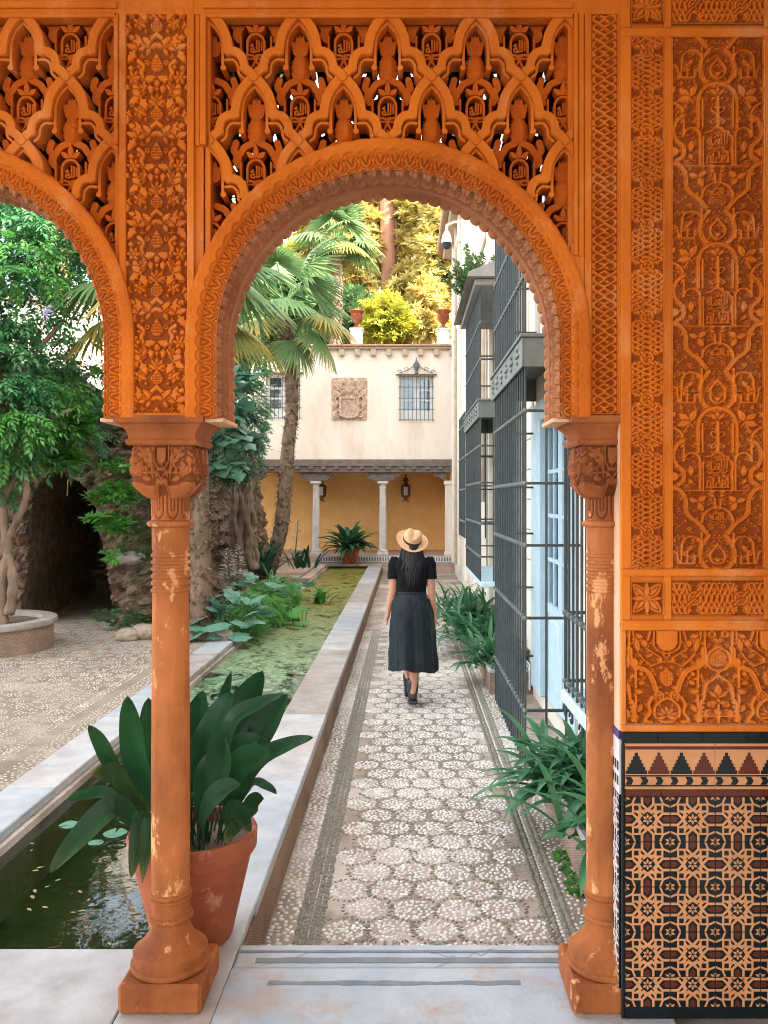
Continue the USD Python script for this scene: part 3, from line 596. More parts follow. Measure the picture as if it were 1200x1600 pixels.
class Carve:
    """a relief drawn in units of the photograph's grain (about 2.16 mm), K canvas pixels to the unit"""
    K = 5
    def __init__(s, w, h, half=False):
        s.w, s.h = w, h; s.im = Image.new('L', (int(w * s.K), int(h * s.K)), 0); s.d = ImageDraw.Draw(s.im); s.ox = s.oy = 0
    def P(s, pts): return [((x + s.ox) * s.K, (y + s.oy) * s.K) for x, y in pts]
    def line(s, pts, w, h=255, sm=False, closed=False):
        p = spline(pts, 7, closed) if sm else np.asarray(pts, float)
        if closed and not sm: p = np.vstack([p, p[:1]])
        q = s.P(p); s.d.line(q, fill=int(h), width=max(1, int(w * s.K)), joint='curve'); r = w * s.K / 2
        for x, y in (q[0], q[-1]): s.d.ellipse((x - r, y - r, x + r, y + r), fill=int(h))
    def poly(s, pts, h=255, sm=False): s.d.polygon(s.P(spline(pts, 6, True) if sm else pts), fill=int(h))
    def dot(s, x, y, r, h=255):
        (a, b), = s.P([(x, y)]); r *= s.K; s.d.ellipse((a - r, b - r, a + r, b + r), fill=int(h))
    def ring(s, x, y, r, w, h=255): s.dot(x, y, r + w / 2, h); s.dot(x, y, r - w / 2, 60)
    def arc(s, x, y, r, a0, a1, w, h=255):
        a = np.radians(np.linspace(a0, a1, 24)); s.line(np.c_[x + r * np.cos(a), y + r * np.sin(a)], w, h)
    def leaf(s, x, y, ang, L, W, h=240, vein=True):
        a = math.radians(ang); c, k = math.cos(a), math.sin(a)
        def T(p): return [(x + L * u * c - W * v * k, y + L * u * k + W * v * c) for u, v in p]
        s.outline(T([(0, 0), (.22, .34), (.5, .5), (.78, .3), (1, 0), (.78, -.3), (.5, -.5), (.22, -.34)]))
        s.poly(T([(0, 0), (.22, .34), (.5, .5), (.78, .3), (1, 0), (.78, -.3), (.5, -.5), (.22, -.34)]), h * .82)
        s.poly(T([(.08, 0), (.28, .22), (.52, .34), (.76, .2), (.94, 0), (.76, -.2), (.52, -.34), (.28, -.22)]), h)
        if vein and L > 9: s.line(T([(.05, 0), (.7, 0)]), .8, h * .7)
    def outline(s, pts, w=2.6, h=25):
        q = s.P(list(pts) + list(pts)[:2]); s.d.line(q, fill=h, width=int(w * s.K), joint='curve')
    def leaf3(s, x, y, ang, L, W, h=240):
        a = math.radians(ang); c, k = math.cos(a), math.sin(a)
        def T(p): return [(x + L * u * c - W * v * k, y + L * u * k + W * v * c) for u, v in p]
        s.outline(T([(0, -.08), (.2, -.22), (.3, -.62), (.48, -.38), (.62, -.46), (1, 0), (.62, .46), (.48, .38), (.3, .62), (.2, .22), (0, .08)]))
        s.poly(T([(0, -.08), (.2, -.22), (.3, -.62), (.48, -.38), (.62, -.46), (1, 0), (.62, .46), (.48, .38), (.3, .62), (.2, .22), (0, .08)]), h)
    def flower(s, x, y, r, n=6, a0=0, h=245, w=.55):
        for i in range(n): s.leaf(x, y, a0 + 360 / n * i, r, r * w, h, vein=False)
        s.dot(x, y, r * .2, 150)
    def spiral(s, x, y, r, turn, a0, w, h=235, flip=1):
        a = np.linspace(0, turn * 2 * np.pi, int(18 * turn) + 6); rr = r * (1 - .82 * a / a[-1]); t = math.radians(a0) + flip * a
        s.line(np.c_[x + rr * np.cos(t), y + rr * np.sin(t)], w, h); s.dot(x + rr[-1] * math.cos(t[-1]), y + rr[-1] * math.sin(t[-1]), w * .75, h)
    def mirror(s, left_from_right=True):
        n = s.im.width // 2; r = s.im.crop((s.im.width - n, 0, s.im.width, s.im.height)); s.im.paste(r.transpose(Image.FLIP_LEFT_RIGHT), (0, 0)); s.d = ImageDraw.Draw(s.im)
    def weave(s, lines, w, gap=1.3, h=235, g=40):
        """strands passing over and under each other"""
        for l in lines: s.line(l, w + 2 * gap, g)
        for l in lines: s.line(l, w, h)
        G = [LineString(l) for l in lines]; cross = []
        for i in range(len(G)):
            for j in range(i + 1, len(G)):
                q = G[i].intersection(G[j])
                for p in getattr(q, 'geoms', [q]):
                    if p.geom_type == 'Point': cross.append((i, j, p))
        for i in range(len(G)):
            mine = sorted(((G[i].project(p), (a, b), p) for a, b, p in cross if i in (a, b)), key=lambda t: t[0])
            for k, (t, ab, p) in enumerate(mine):
                over = (round(p.x / 3.1) + round(p.y / 5.3) + (i == ab[0])) % 2
                if over:
                    seg = shapely.ops.substring(G[i], t - w * 1.05, t + w * 1.05)
                    if seg.geom_type == 'LineString' and len(seg.coords) > 1:
                        c = list(seg.coords); s.d.line(s.P(c), fill=g, width=int((w + 2 * gap) * s.K)); s.d.line(s.P(c), fill=h, width=int(w * s.K), joint='curve')
    def height(s, nx, ny, soft=.55):
        im = s.im.filter(ImageFilter.GaussianBlur(soft * s.K)).resize((nx, ny), Image.BOX)
        return np.asarray(im, float)[::-1].T / 255.0        # [x, z up]
def paint(h):      # groove shade painted into the ground's tint, mixed with a redder wash
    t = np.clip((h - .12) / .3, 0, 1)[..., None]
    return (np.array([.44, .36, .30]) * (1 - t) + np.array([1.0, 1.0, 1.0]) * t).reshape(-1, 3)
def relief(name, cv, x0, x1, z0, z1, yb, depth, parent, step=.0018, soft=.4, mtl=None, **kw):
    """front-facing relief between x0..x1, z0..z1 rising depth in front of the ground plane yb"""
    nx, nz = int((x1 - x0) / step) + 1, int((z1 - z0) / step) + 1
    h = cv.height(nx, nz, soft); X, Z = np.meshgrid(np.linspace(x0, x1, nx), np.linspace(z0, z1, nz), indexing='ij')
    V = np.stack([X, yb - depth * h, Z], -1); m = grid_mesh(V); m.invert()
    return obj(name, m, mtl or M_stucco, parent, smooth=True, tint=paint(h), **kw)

# -------------------------------------------------- drawings
def floral(n=1.0):
    c = Carve(95, 138); c.ox, c.oy = 47.5, 4
    for oy in (-138, 0, 138):
        c.oy = 4 + oy
        for a, L in ((-90, 21), (-62, 20), (-34, 17)): c.leaf(0, 20, a, L, 6.5)
        c.ring(9.5, 18, 3, 2.2); c.poly([(0, 19), (5, 25), (9.5, 32), (8, 38), (4, 41), (0, 42)], 250, False)
        for i in range(2):
            for j in range(4): c.dot(1.4 + i * 3.6, 27 + j * 3.8, 1.15, 60)
        c.flower(26, 29, 11.5, 6, 30); c.flower(38.5, 18, 5.2, 4, 45)
        c.leaf3(25, 6, -38, 17, 13); c.leaf3(25, 8, 118, 21, 12); c.leaf3(27, 7, 32, 20, 11); c.line([(17, -2), (26, 7), (22, 12)], 1.6, 220)
        c.leaf3(42, 27, 68, 22, 12); c.dot(17, 41, 2.4); c.leaf(46, 34, 90, 16, 8)
        c.line([(0, 46), (7, 52), (12, 60)], 6.5, 245); c.leaf3(9, 66, -52, 21, 12); c.leaf(10, 67, -150, 15, 8); c.leaf(10, 67, 60, 14, 7); c.leaf(13, 66, -8, 14, 8)
        c.leaf3(29, 68, -82, 24, 17); c.leaf3(29, 69, -20, 21, 10); c.leaf3(33, 71, 58, 24, 12); c.leaf(29, 70, 195, 13, 7); c.leaf3(44, 50, 165, 12, 9)
        c.poly([(0, 75), (3.5, 82), (8.5, 91), (9, 97), (5, 103), (0, 104)], 250)
        for i in range(2):
            for j in range(4): c.dot(1.8 + i * 3.6 * (j > 0), 85 + j * 4.4, 1.2, 60)
        c.flower(23, 80, 5, 4, 0); c.leaf(15, 86, 110, 9, 7); c.leaf3(40, 94, 90, 11, 9); c.ring(15, 90, 2.6, 2)
        c.line([(20, 117), (24, 106), (21, 96), (28, 88)], 7, 245, True); c.leaf(24, 98, -15, 8, 6)
        c.leaf3(20, 118, 196, 20, 11); c.leaf3(19, 119, 78, 21, 11); c.leaf3(10, 124, 95, 16, 9); c.leaf(0, 128, -90, 13, 9); c.leaf(0, 136, -90, 9, 6)
        c.flower(36, 113, 12, 6, 0); c.flower(25, 127, 5.5, 4, 20); c.leaf3(44, 124, 60, 14, 9)
        c.leaf3(30, 138, -70, 17, 10)
    c.mirror(); return c
def tri(t): return 2 * np.abs(2 * (t - np.floor(t + .5))) - 1
def braid(w, h, strands, amp, period, lw, knots=0):
    c = Carve(w, h); c.ox = w / 2; y = np.arange(-8, h + 8.1, 1.0); L = []
    for k in range(strands):
        A = amp if not knots else amp * (.30 + .70 * np.clip((np.abs(((y / knots) % 1) - .5) - .05) / .10, 0, 1))
        v = tri(y / period + k / strands) * 1.3
        lv = [-1.3, -1, -1, -.12, .12, 1, 1, 1.3] if strands == 4 else [-1.3, -1, -1, -.42, -.24, .24, .42, 1, 1, 1.3]
        to = [-1, -1, -1, 0, 0, 1, 1, 1] if strands == 4 else [-1, -1, -1, -.33, -.33, .33, .33, 1, 1, 1]
        x = A * np.interp(v, lv, to); L.append(np.c_[x, y])
    if knots:
        for y0 in np.arange(knots / 2, h, knots):
            for s in (-1, 1):
                for q in (-1, 1): c.spiral(s * w * .33, y0 + q * w * .17, w * .125, 1.2, 90 * q, 2.0, 220, s * q)
    c.weave(L, lw, 1.35)
    if knots:
        for y0 in np.arange(knots / 2, h, knots):
            for w_, h_ in ((lw + 2.7, 25), (lw, 235)): c.arc(0, y0, w * .17, 0, 360, w_, h_)
            for a0 in (45, 225):
                for w_, h_ in ((lw + 2.7, 25), (lw, 235)): c.line([(w * .26 * math.cos(math.radians(a0)), y0 + w * .26 * math.sin(math.radians(a0))), (w * .07 * math.cos(math.radians(a0)), y0 + w * .07 * math.sin(math.radians(a0)))], w_, h_)
    c.line([(-w / 2 + .8, -5), (-w / 2 + .8, h + 5)], 1.6, 250); c.line([(w / 2 - .8, -5), (w / 2 - .8, h + 5)], 1.6, 250)
    return c
def filler(c, w, h, seed, hh=95, n=None):
    r = np.random.default_rng(seed)
    for _ in range(n or int(w * h / 45)):
        x, y = r.uniform(-w / 2, w / 2), r.uniform(0, h); c.spiral(x, y, r.uniform(2.2, 4.2), 1.0, r.uniform(0, 360), 1.2, r.uniform(70, hh), r.choice([-1, 1]))
        if r.random() < .5: c.leaf(x, y, r.uniform(0, 360), r.uniform(4, 7), 2.8, hh, False)
def script_top(c, x, y, s=1.0, h=250):      # cursive letters in the cartouche (strokes)
    L = lambda pts, w=2.1, sm=True: c.line([(x + s * a, y + s * b) for a, b in pts], w * s, h, sm)
    L([(15, -13), (14.5, 3)], 2.3, False); L([(11, -14), (10.5, 4)], 2.3, False); L([(6.5, -13), (6, 3), (4, 5)], 2.2)
    L([(3, -6), (2, 3), (-3, 4.5), (-5, 1), (-2, -2), (0, 2)]); L([(-4, 4), (-9, 5), (-11, -1), (-10, -8)]); L([(-11, 4), (-15, 4), (-17, -1), (-14, -4), (-13, 0)])
    L([(-17, 8), (-8, 10.5), (4, 8.5), (12, 10), (17, 6)], 1.9); c.dot(x + 1 * s, y - 10 * s, 1.5 * s, h); c.dot(x - 4 * s, y - 9 * s, 1.4 * s, h)
def kufic(c, x, y, s=1.0, h=250):
    L = lambda pts, w=2.2: c.line([(x + s * a, y + s * b) for a, b in pts], w * s, h)
    L([(-18, 12), (18, 12)]); L([(-16, 12), (-16, 2), (-11, 2), (-11, 12)]); L([(-7, 12), (-7, -2)]); L([(-3, 12), (-3, 5), (2, 5), (2, -4)]); L([(6, 12), (6, 1), (11, 1), (11, 7), (6, 7)]); L([(15, 12), (15, -4), (10, -6)]); L([(-13, -3), (-9, -5)], 1.8)
def arabesque(h=330):
    c = Carve(140, h); c.ox = 70; P = 250
    filler(c, 140, h, 5, 105)
    for o in range(-P, h + P, P):
        c.oy = o - 40
        def band(p, w=6.0):
            c.line(p, w + 2.2, 45, True); c.line(p, w, 205, True); q = spline(p, 10); c.line(q, w - 2.4, 150)
            for a, b in q[::3]: c.dot(a, b, .8, 215)
        c.line([(0, 0), (48, 0)], 2.6, 255); c.dot(8, 3, 3)
        c.line([(4.5, 9), (3.5, 28)], 2.6, 250); c.leaf(4, 10, -30, 9, 5)
        c.arc(0, 50, 24, -90, 0, 3.4, 250); c.line([(24, 50), (24, 60)], 3, 250); script_top(c, 0, 42, .62)
        for a in (-138, -22, 118): c.leaf(29, 18, a, 16, 9)
        c.leaf(46, 8, 30, 12, 7); c.spiral(32, 44, 4.5, 1.2, 0, 2, 240)
        band([(72, -6), (56, 0), (48, 14), (47, 32), (40, 42), (30, 49), (22, 58), (13, 70)])
        band([(13, 70), (23, 84), (26, 100), (20, 116), (8, 123), (-1, 124)])
        c.line([(-.5, 82), (4, 89), (10, 96), (11.5, 103), (8, 111), (-.5, 114)], 3, 255, True); c.leaf(0, 112, -70, 9, 4.5); c.dot(0, 108, 2)
        for yy in (0,):
            c.arc(39, 86, 15, 180, 360, 3.2, 250); c.line([(24, 66), (24, 88)], 2.6, 245); c.line([(54, 86), (56, 112)], 3, 250); c.leaf(38, 84, 60, 13, 7)
            c.line([(27, 112), (27, 101), (35, 101), (35, 113), (58, 113)], 2.8, 250); c.line([(46, 113), (46, 93), (52, 99), (43, 102)], 2.6, 250); c.line([(58, 113), (62, 96), (68, 94)], 2.6, 245)
        band([(29, 190), (29, 150), (24, 133), (12, 124), (-1, 121)], 5); c.line([(23, 190), (23, 146)], 2.6, 250)
        c.line([(0, 134), (0, 190)], 4.6, 255); c.leaf(0, 140, -90, 14, 6); c.leaf(1, 140, -45, 14, 6); c.leaf(3, 146, -15, 7, 4)
        for q in ([(0, 163), (7, 158), (10, 163), (0, 172), (10, 181), (7, 184), (0, 178)],): c.line(q, 2.3, 250, True)
        for a, L in ((-118, 22), (-38, 22), (18, 20)): c.leaf(42, 143, a, L, 11)
        c.line([(36, 152), (42, 143), (50, 160)], 1.6, 220); c.leaf3(64, 128, 40, 15, 10); c.arc(72, 172, 20, 150, 260, 3.6, 245); c.spiral(32, 178, 5, 1.3, 30, 2.1, 245)
        band([(52, 172), (62, 180), (67, 196), (62, 210), (52, 220), (52, 234), (64, 243), (72, 248)])
        c.line([(51, 178), (51, 202)], 2.8, 250); c.arc(39, 204, 12.5, 180, 360, 3.4, 250); c.line([(26.5, 204), (26.5, 248)], 3, 250); c.leaf(40, 228, -90, 18, 9); c.leaf3(38, 240, -60, 10, 6); c.dot(66, 228, 7, 215)
        c.line([(-.5, 191), (6, 192), (9, 196), (15, 197), (17, 202), (22, 205), (22.5, 214), (21, 220), (22.5, 250)], 3.2, 255)
        script_top(c, 0, 213, .92); kufic(c, 0, 233, 1.0)
    full = c.im.copy(); c.mirror()
    # letters read one way only, so they are put back unmirrored
    for o in range(-P, h + P, P):
        for (a, b, e, f) in ((-21, 199, 21, 248), (-14, 31, 14, 50)):
            bx = tuple(int(v * c.K) for v in (a + 70, b + o - 40, e + 70, f + o - 40))
            if bx[1] >= 0 and bx[3] <= full.height: c.im.paste(full.crop(bx), bx[:2])
    return c
def lower_panel():
    c = Carve(225, 156); filler(c, 460, 156, 8, 110); H = []
    half = Carve(80, 156); c2 = half
    r = np.random.default_rng(4)
    for _ in range(190): c2.spiral(r.uniform(0, 80), r.uniform(0, 156), r.uniform(2.4, 4.4), 1.1, r.uniform(0, 360), 1.4, r.uniform(80, 125), r.choice([-1, 1]))
    c2.poly([(-1, -2), (16, -2), (16, 22), (8, 32), (-1, 34)], 255); c2.line([(-1, 38), (9, 36), (20, 25), (20, -2)], 2.4, 250, True); c2.line([(25, -2), (33, 28), (22, 36), (9, 45), (9, 52), (24, 58), (36, 48), (50, 28), (53, -2)], 2.6, 250)
    for a, L in ((-30, 16), (40, 20), (100, 14)): c2.leaf(36, 14, a, L, 10)
    c2.leaf(44, 36, -80, 26, 9); c2.ring(70, 6, 4.5, 3); c2.line([(58, -2), (60, 60)], 3, 250)
    c2.poly([(-1, 62), (9, 70), (11, 80), (6, 90), (-1, 94)], 235)
    for i in range(3):
        for j in range(5): c2.dot(1 + i * 3.6, 70 + j * 4.2, 1, 90)
    c2.line([(17, 98), (22, 82), (32, 66), (48, 60), (56, 52), (58, 30)], 8, 245, True); c2.line([(17, 98), (22, 82), (32, 66), (48, 60), (56, 52), (58, 30)], 1.4, 180, True); c2.dot(52, 52, 7, 245)
    c2.line([(-1, 111), (10, 117), (19, 128), (18, 142), (9, 150), (-1, 152)], 4.5, 255, True)
    for a in (-90, -55, -22, 12): c2.leaf(0, 143, a, 18, 6, 230)
    c2.spiral(13, 107, 8, 1.5, 120, 3, 255); c2.line([(24, 152), (34, 148), (26, 136), (28, 122), (22, 110)], 5, 240, True)
    c2.line([(48, 64), (48, 152)], 3.6, 250); c2.leaf(36, 104, -20, 16, 10); c2.leaf(38, 122, 60, 16, 9); c2.leaf(34, 84, 30, 12, 8); c2.dot(40, 72, 3.5)
    c2.line([(81, 26), (74, 30), (66, 36), (62, 45), (63, 56), (70, 64), (76, 66), (81, 70)], 4, 255, True)
    c2.line([(81, 74), (72, 80), (62, 88), (58, 98), (57, 112), (52, 122), (52, 150)], 4.4, 250, True)
    for k in range(8): c2.dot(60 - k * .9, 92 + k * 7, 2.8, 235)
    c2.line([(80, 100), (80, 152)], 4, 255); c2.leaf(80, 112, -90, 24, 12); c2.leaf(79, 112, -140, 18, 7); c2.leaf(79, 120, 190, 12, 6); c2.spiral(68, 122, 6, 1.4, 0, 2.4, 245); c2.spiral(62, 138, 5, 1.3, 90, 2.2, 240)
    c2.line([(44, 142), (81, 142)], 3, 250); c2.line([(60, 142), (60, 132), (68, 132)], 2.6, 250); c2.poly([(74, 136), (80, 130), (86, 136), (80, 142)], 230)
    im = half.im; n = im.width
    big = Image.new('L', (n * 4, im.height)); fl = im.transpose(Image.FLIP_LEFT_RIGHT)
    for k in range(4): big.paste(im if k % 2 == 0 else fl, (k * n, 0))
    x0 = n - int(64 * c.K)                                  # panel's left edge is 64 units left of the first medallion axis
    big2 = Image.new('L', (n * 5, im.height))
    for k in range(5): big2.paste(fl if k % 2 == 0 else im, (k * n, 0))
    c.im = big2.crop((x0, 0, x0 + int(225 * c.K), im.height)); c.d = ImageDraw.Draw(c.im)
    c.dot(64 + 80, 47, 14, 90); script_top(c, 64 + 80, 47, .66)
    return c
def rosette():
    c = Carve(52, 52); c.ox = c.oy = 26
    for k in range(4):
        c.leaf(0, 0, 45 + 90 * k, 32, 17, 250); c.leaf(4 * math.cos(math.radians(45 + 90 * k)), 4 * math.sin(math.radians(45 + 90 * k)), 45 + 90 * k, 22, 7, 190, False); c.leaf(0, 0, 90 * k, 25, 8, 250)
    for k in (-2.4, 0, 2.4): c.line([(k, -4), (k, 4)], 1, 120); c.line([(-4, k), (4, k)], 1, 120)
    for a, b in (((-25, -25), (25, -25)), ((25, -25), (25, 25)), ((25, 25), (-25, 25)), ((-25, 25), (-25, -25))): c.line([a, b], 1.8, 255)
    return c
def arch_band(Ls):
    """interlaced lobed band, length Ls along the arch, 48 units wide: 0 the edge of the opening, 48 the outer edge of the rim"""
    c = Carve(Ls, 48); n = int(round(Ls / 21.5)); p = Ls / n
    c.poly([(0, 24), (Ls, 24), (Ls, 48), (0, 48)], 255)
    for k in range(-1, n + 1):
        x = (k + .5) * p
        c.dot(x, 16, 12.2, 40)
    for k in range(-1, n + 1):
        x = (k + .5) * p
        for r in (11.2, 6.4): c.arc(x, 15, r, 180, 360, 1.5, 225); 
        c.arc(x, 15.2, 11.2, 0, 180, 1.5, 235)
        c.arc(x + p / 2, 17, 10.5, 0, 180, 1.4, 225); c.arc(x + p / 2, 9, 8.5, 0, 180, 1.4, 215); c.arc(x + p / 2, 17, 5.5, 0, 180, 1.3, 215)
        c.line([(x, 18.5), (x, 27)], 1.2, 210); c.dot(x + p / 2, 4, 2.2, 230)
    for k in range(-1, n + 1): c.arc((k + .5) * p, 17.2, 12.8, 20, 160, 1.6, 40)
    for k in range(-1, n + 1): c.arc((k + .5) * p, 27, 13, 25, 155, 1.2, 215)
    c.line([(0, .8), (Ls, .8)], 1.6, 240); return c
def soffit_draw(Ls, D):
    c = Carve(Ls, D); p = 22
    for k in range(int(Ls / p) + 1):
        x = k * p
        c.poly([(x, 0), (x + p * .8, 0), (x + p * .72, 20), (x + p * .4, 28), (x + p * .08, 20)], 200); c.line([(x + p * .4, 2), (x + p * .4, 20)], 2, 120)
        c.leaf(x + 11, 33, 75, 17, 11, 240)
        c.leaf(x + 11, 38, 20, 16, 9, 220); c.leaf(x + 11, 38, 160, 14, 8, 210); c.leaf(x + 2, 48, -10, 13, 7, 225); c.leaf(x + 18, 46, 200, 12, 7, 215); c.dot(x + 11, 41, 4, 235)
    c.line([(0, 60), (Ls, 60)], 5, 235); c.line([(0, 66), (Ls, 66)], 3, 140)
    return c

# -------------------------------------------------- arch curve
def arch_curve(r, zlow=ZS, n=220):
    """points and outward normals of the opening's edge widened by r, from the left springing over the crown to the right one"""
    R = AR + r; legs = ACZ - zlow; nl = 26
    a = np.linspace(np.pi, 0, n)
    P = np.vstack([np.c_[np.full(nl, -R), np.linspace(zlow - ACZ, 0, nl, endpoint=False)], np.c_[R * np.cos(a), R * np.sin(a)], np.c_[np.full(nl, R), np.linspace(0, zlow - ACZ, nl + 1)[1:]]])
    N = np.vstack([np.tile([-1.0, 0], (nl, 1)), np.c_[np.cos(a), np.sin(a)], np.tile([1.0, 0], (nl, 1))])
    return P, N
def arc_len(r, zlow=ZS): return np.pi * (AR + r) + 2 * (ACZ - zlow)
def resample(P, N, n):
    s = np.r_[0, np.cumsum(np.linalg.norm(np.diff(P, axis=0), axis=1))]; t = np.linspace(0, s[-1], n)
    return np.stack([np.interp(t, s, P[:, k]) for k in (0, 1)], 1), np.stack([np.interp(t, s, N[:, k]) for k in (0, 1)], 1)
NS = 1300
C0, N0 = resample(*arch_curve(0), NS)
L0 = arc_len(0) / S
BANDW = 48 * S
BAND, SOFF = arch_band(L0), soffit_draw(L0, 118)
hb = np.asarray(BAND.im.filter(ImageFilter.GaussianBlur(.5 * 5)).resize((NS, 52), Image.BOX), float).T / 255
hs = np.asarray(SOFF.im.filter(ImageFilter.GaussianBlur(.5 * 5)).resize((NS, 70), Image.BOX), float).T / 255

aw = thing('arcade_wall', 'orange carved stucco arcade wall with pierced lattice above two horseshoe arches', 'wall')
ARCHES = (ACX, ACX - 1.541)
# the wall's body: piers between the arches, a beam across the top, a solid ring round each opening
PILX0, PILX1 = X_(184), X_(316)
obj('pier_core', box(PILX0, PILX1, FR + .016, FR + TH - .002, ZS, Z_(26)), M_stucco_plain, aw)
obj('pier_core', box(PILX0 - 1.541, PILX1 - 1.541, FR + .0, FR + TH - .002, 0.3, Z_(26)), M_stucco_plain, aw)
obj('pier_core', box(X_(896), X_(972), FR + .016, FR + TH - .002, ZS, Z_(26)), M_stucco_plain, aw)
obj('top_beam', box(PILX0 - 1.541, 1.9, FR + .0, FR + TH - .003, Z_(22), Z_(0) + .598), M_stucco_plain, aw)
obj('top_moulding', cat_([box(PILX1 + .001, X_(896) - .001, FR - .012, FR + .05, Z_(14), Z_(4), .004), box(PILX1 + .001, X_(896) - .001, FR - .004, FR + .05, Z_(27), Z_(20), .004), box(PILX0 - 1.6, PILX0 - .001, FR - .012, FR + .05, Z_(14), Z_(4), .004), box(PILX0 - 1.6, PILX0 - .001, FR - .004, FR + .05, Z_(27), Z_(20), .004)]), M_stucco_plain, aw)
def ring_poly(cx, r0, r1):
    a, _ = arch_curve(r0); b, _ = arch_curve(r1); return Polygon(np.vstack([a, b[::-1]]) + [cx, ACZ])
for ai, cx in enumerate(ARCHES):
    obj('arch_ring', slab_xz(ring_poly(cx, .012, .104), FR + TH - .012, FR + .014), M_stucco_plain, aw)
    # carved front band and rim
    r = np.linspace(0, BANDW, 52); h = hb
    rim = np.clip((r / S - 23.5) / 2.5, 0, 1); und = 1.2 * np.abs(np.sin(np.linspace(0, np.pi * L0 / 21.5, NS)))[:, None] * (r / S > 30)
    lob = .0016 * np.abs(np.sin(np.linspace(0, np.pi * L0 / 21.5, NS)))[:, None] * np.linspace(0, 1, 52)
    prof = .013 * h + .012 * rim * (1 - .55 * np.clip((r / S - 40) / 8, 0, 1) ** 2) + .0016 * und * rim
    P = C0[:, None] + N0[:, None] * (r[None, :, None] + lob[..., None])
    V = np.stack([cx + P[..., 0], FR + .012 - prof, ACZ + P[..., 1]], -1)
    edge = V[:, -1:].copy(); edge[..., 1] = FR + .04; V = np.concatenate([V, edge], 1)
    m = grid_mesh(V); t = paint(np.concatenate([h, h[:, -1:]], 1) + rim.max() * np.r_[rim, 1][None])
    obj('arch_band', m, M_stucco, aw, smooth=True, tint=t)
    # inner face: chamfer of hanging leaves, roll, toothed back edge
    d = np.linspace(0, 1, 70); k = np.arange(NS)
    ins = -.019 + .016 * np.clip(d / .3, 0, 1) * (d < .62) + .016 * (d >= .62) + .019 * hs
    teeth = .013 * np.sqrt(np.abs(np.sin(np.pi * k / NS * L0 / 19.0)))[:, None] * (np.clip((d - .84) / .06, 0, 1))
    front = .016 * np.abs(np.sin(np.pi * k / NS * L0 / 22.0))[:, None] * np.exp(-((d - .06) / .05) ** 2)
    ins = ins + teeth + front
    P = C0[:, None] - N0[:, None] * ins[..., None]
    V = np.stack([cx + P[..., 0], np.broadcast_to(FR + .008 + d * (TH - .012), ins.shape), ACZ + P[..., 1]], -1)
    e0 = V[:, :1].copy(); e0[..., 0] += N0[:, None, 0] * .03; e0[..., 2] += N0[:, None, 1] * .03; e1 = V[:, -1:].copy(); e1[..., 0] += N0[:, None, 0] * .05; e1[..., 2] += N0[:, None, 1] * .05
    e0[..., 1] += .004
    V = np.concatenate([e0, V, e1], 1); m = grid_mesh(V); m.invert()
    obj('arch_soffit', m, M_soffit, aw, smooth=True)
    # plain blocks closing the feet of the ring
    for s in (-1, 1):
        x = cx + s * (AR + .03); obj('arch_foot', box(x - .05, x + .05, FR + .02, FR + TH - .014, ZS - .012, ZS + .002, .003), M_chip, aw)

# pillar panel of leaves and flowers; frames
FL = floral()
px0, px1 = X_(197), X_(292); zt, zb = Z_(2), Z_(645); tile = 138 * S; z1 = zt
fl_first = None
while z1 > zb + .02:
    z0 = max(zb, z1 - tile); f = (z1 - z0) / tile
    cv = Carve(95, 138 * f); cv.im = FL.im.crop((0, 0, FL.im.width, int(FL.im.height * f)))
    relief('leaf_panel', cv, px0, px1, z0, z1, FR + .0145, .0155, aw); z1 = z0
def frame(x0, x1, z0, z1, y, t, w, parent, name='frame', mtl=None):
    b = [box(x0 - w, x0, y, y + t, z0 - w, z1 + w, .003), box(x1, x1 + w, y, y + t, z0 - w, z1 + w, .003), box(x0 + .0005, x1 - .0005, y + .0007, y + t, z0 - w, z0, .003), box(x0 + .0005, x1 - .0005, y + .0007, y + t, z1, z1 + w, .003)]
    return obj(name, cat_(b), mtl or M_stucco_plain, parent)
frame(px0, px1, zb, zt + .3, FR - .002, .03, .024, aw)
obj('border_moulding', cat_([box(X_(a), X_(b), FR + c, FR + .05, Z_(226), Z_(20), .003) for a, b, c in ((304, 312, .004), (313, 322, -.006))]), M_stucco_plain, aw)
obj('border_moulding', cat_([box(X_(a), X_(b), FR + c, FR + .05, Z_(320 if 0 else 226), Z_(20), .003) for a, b, c in ((178, 185, -.004),)]), M_stucco_plain, aw)
obj('border_moulding', cat_([box(X_(a), X_(b), FR + c, FR + .05, Z_(400), Z_(20), .003) for a, b, c in ((897, 903, -.008), (904, 913, -.002))]), M_stucco_plain, aw)
# right strip of braided bands in the arcade plane
BR = braid(41, 290, 4, 16.5, 54, 3.3)
for k in range(3):
    zt_, zb_ = Z_(-26) - k * 224 * S, Z_(-26) - (k + 1) * 224 * S
    cv = Carve(41, 224); cv.im = BR.im.crop((0, 0, BR.im.width, 224 * 5)); relief('braid_panel', cv, X_(925), X_(966), zb_, zt_, FR + .0135, .0145, aw, soft=.4)
obj('frame', cat_([box(X_(914), X_(924.6), FR - .001, FR + .03, ZS + .012, Z_(-30), .003), box(X_(966.4), X_(975), FR - .002, FR + .03, ZS + .012, Z_(-30), .003), box(X_(924.7), X_(966.3), FR - .0017, FR + .03, ZS + .012, Z_(646), .003)]), M_stucco_plain, aw)
obj('plain_band', box(X_(893), X_(913.6), FR + .004, FR + .03, ZS, Z_(380), .003), M_stucco_plain, aw)

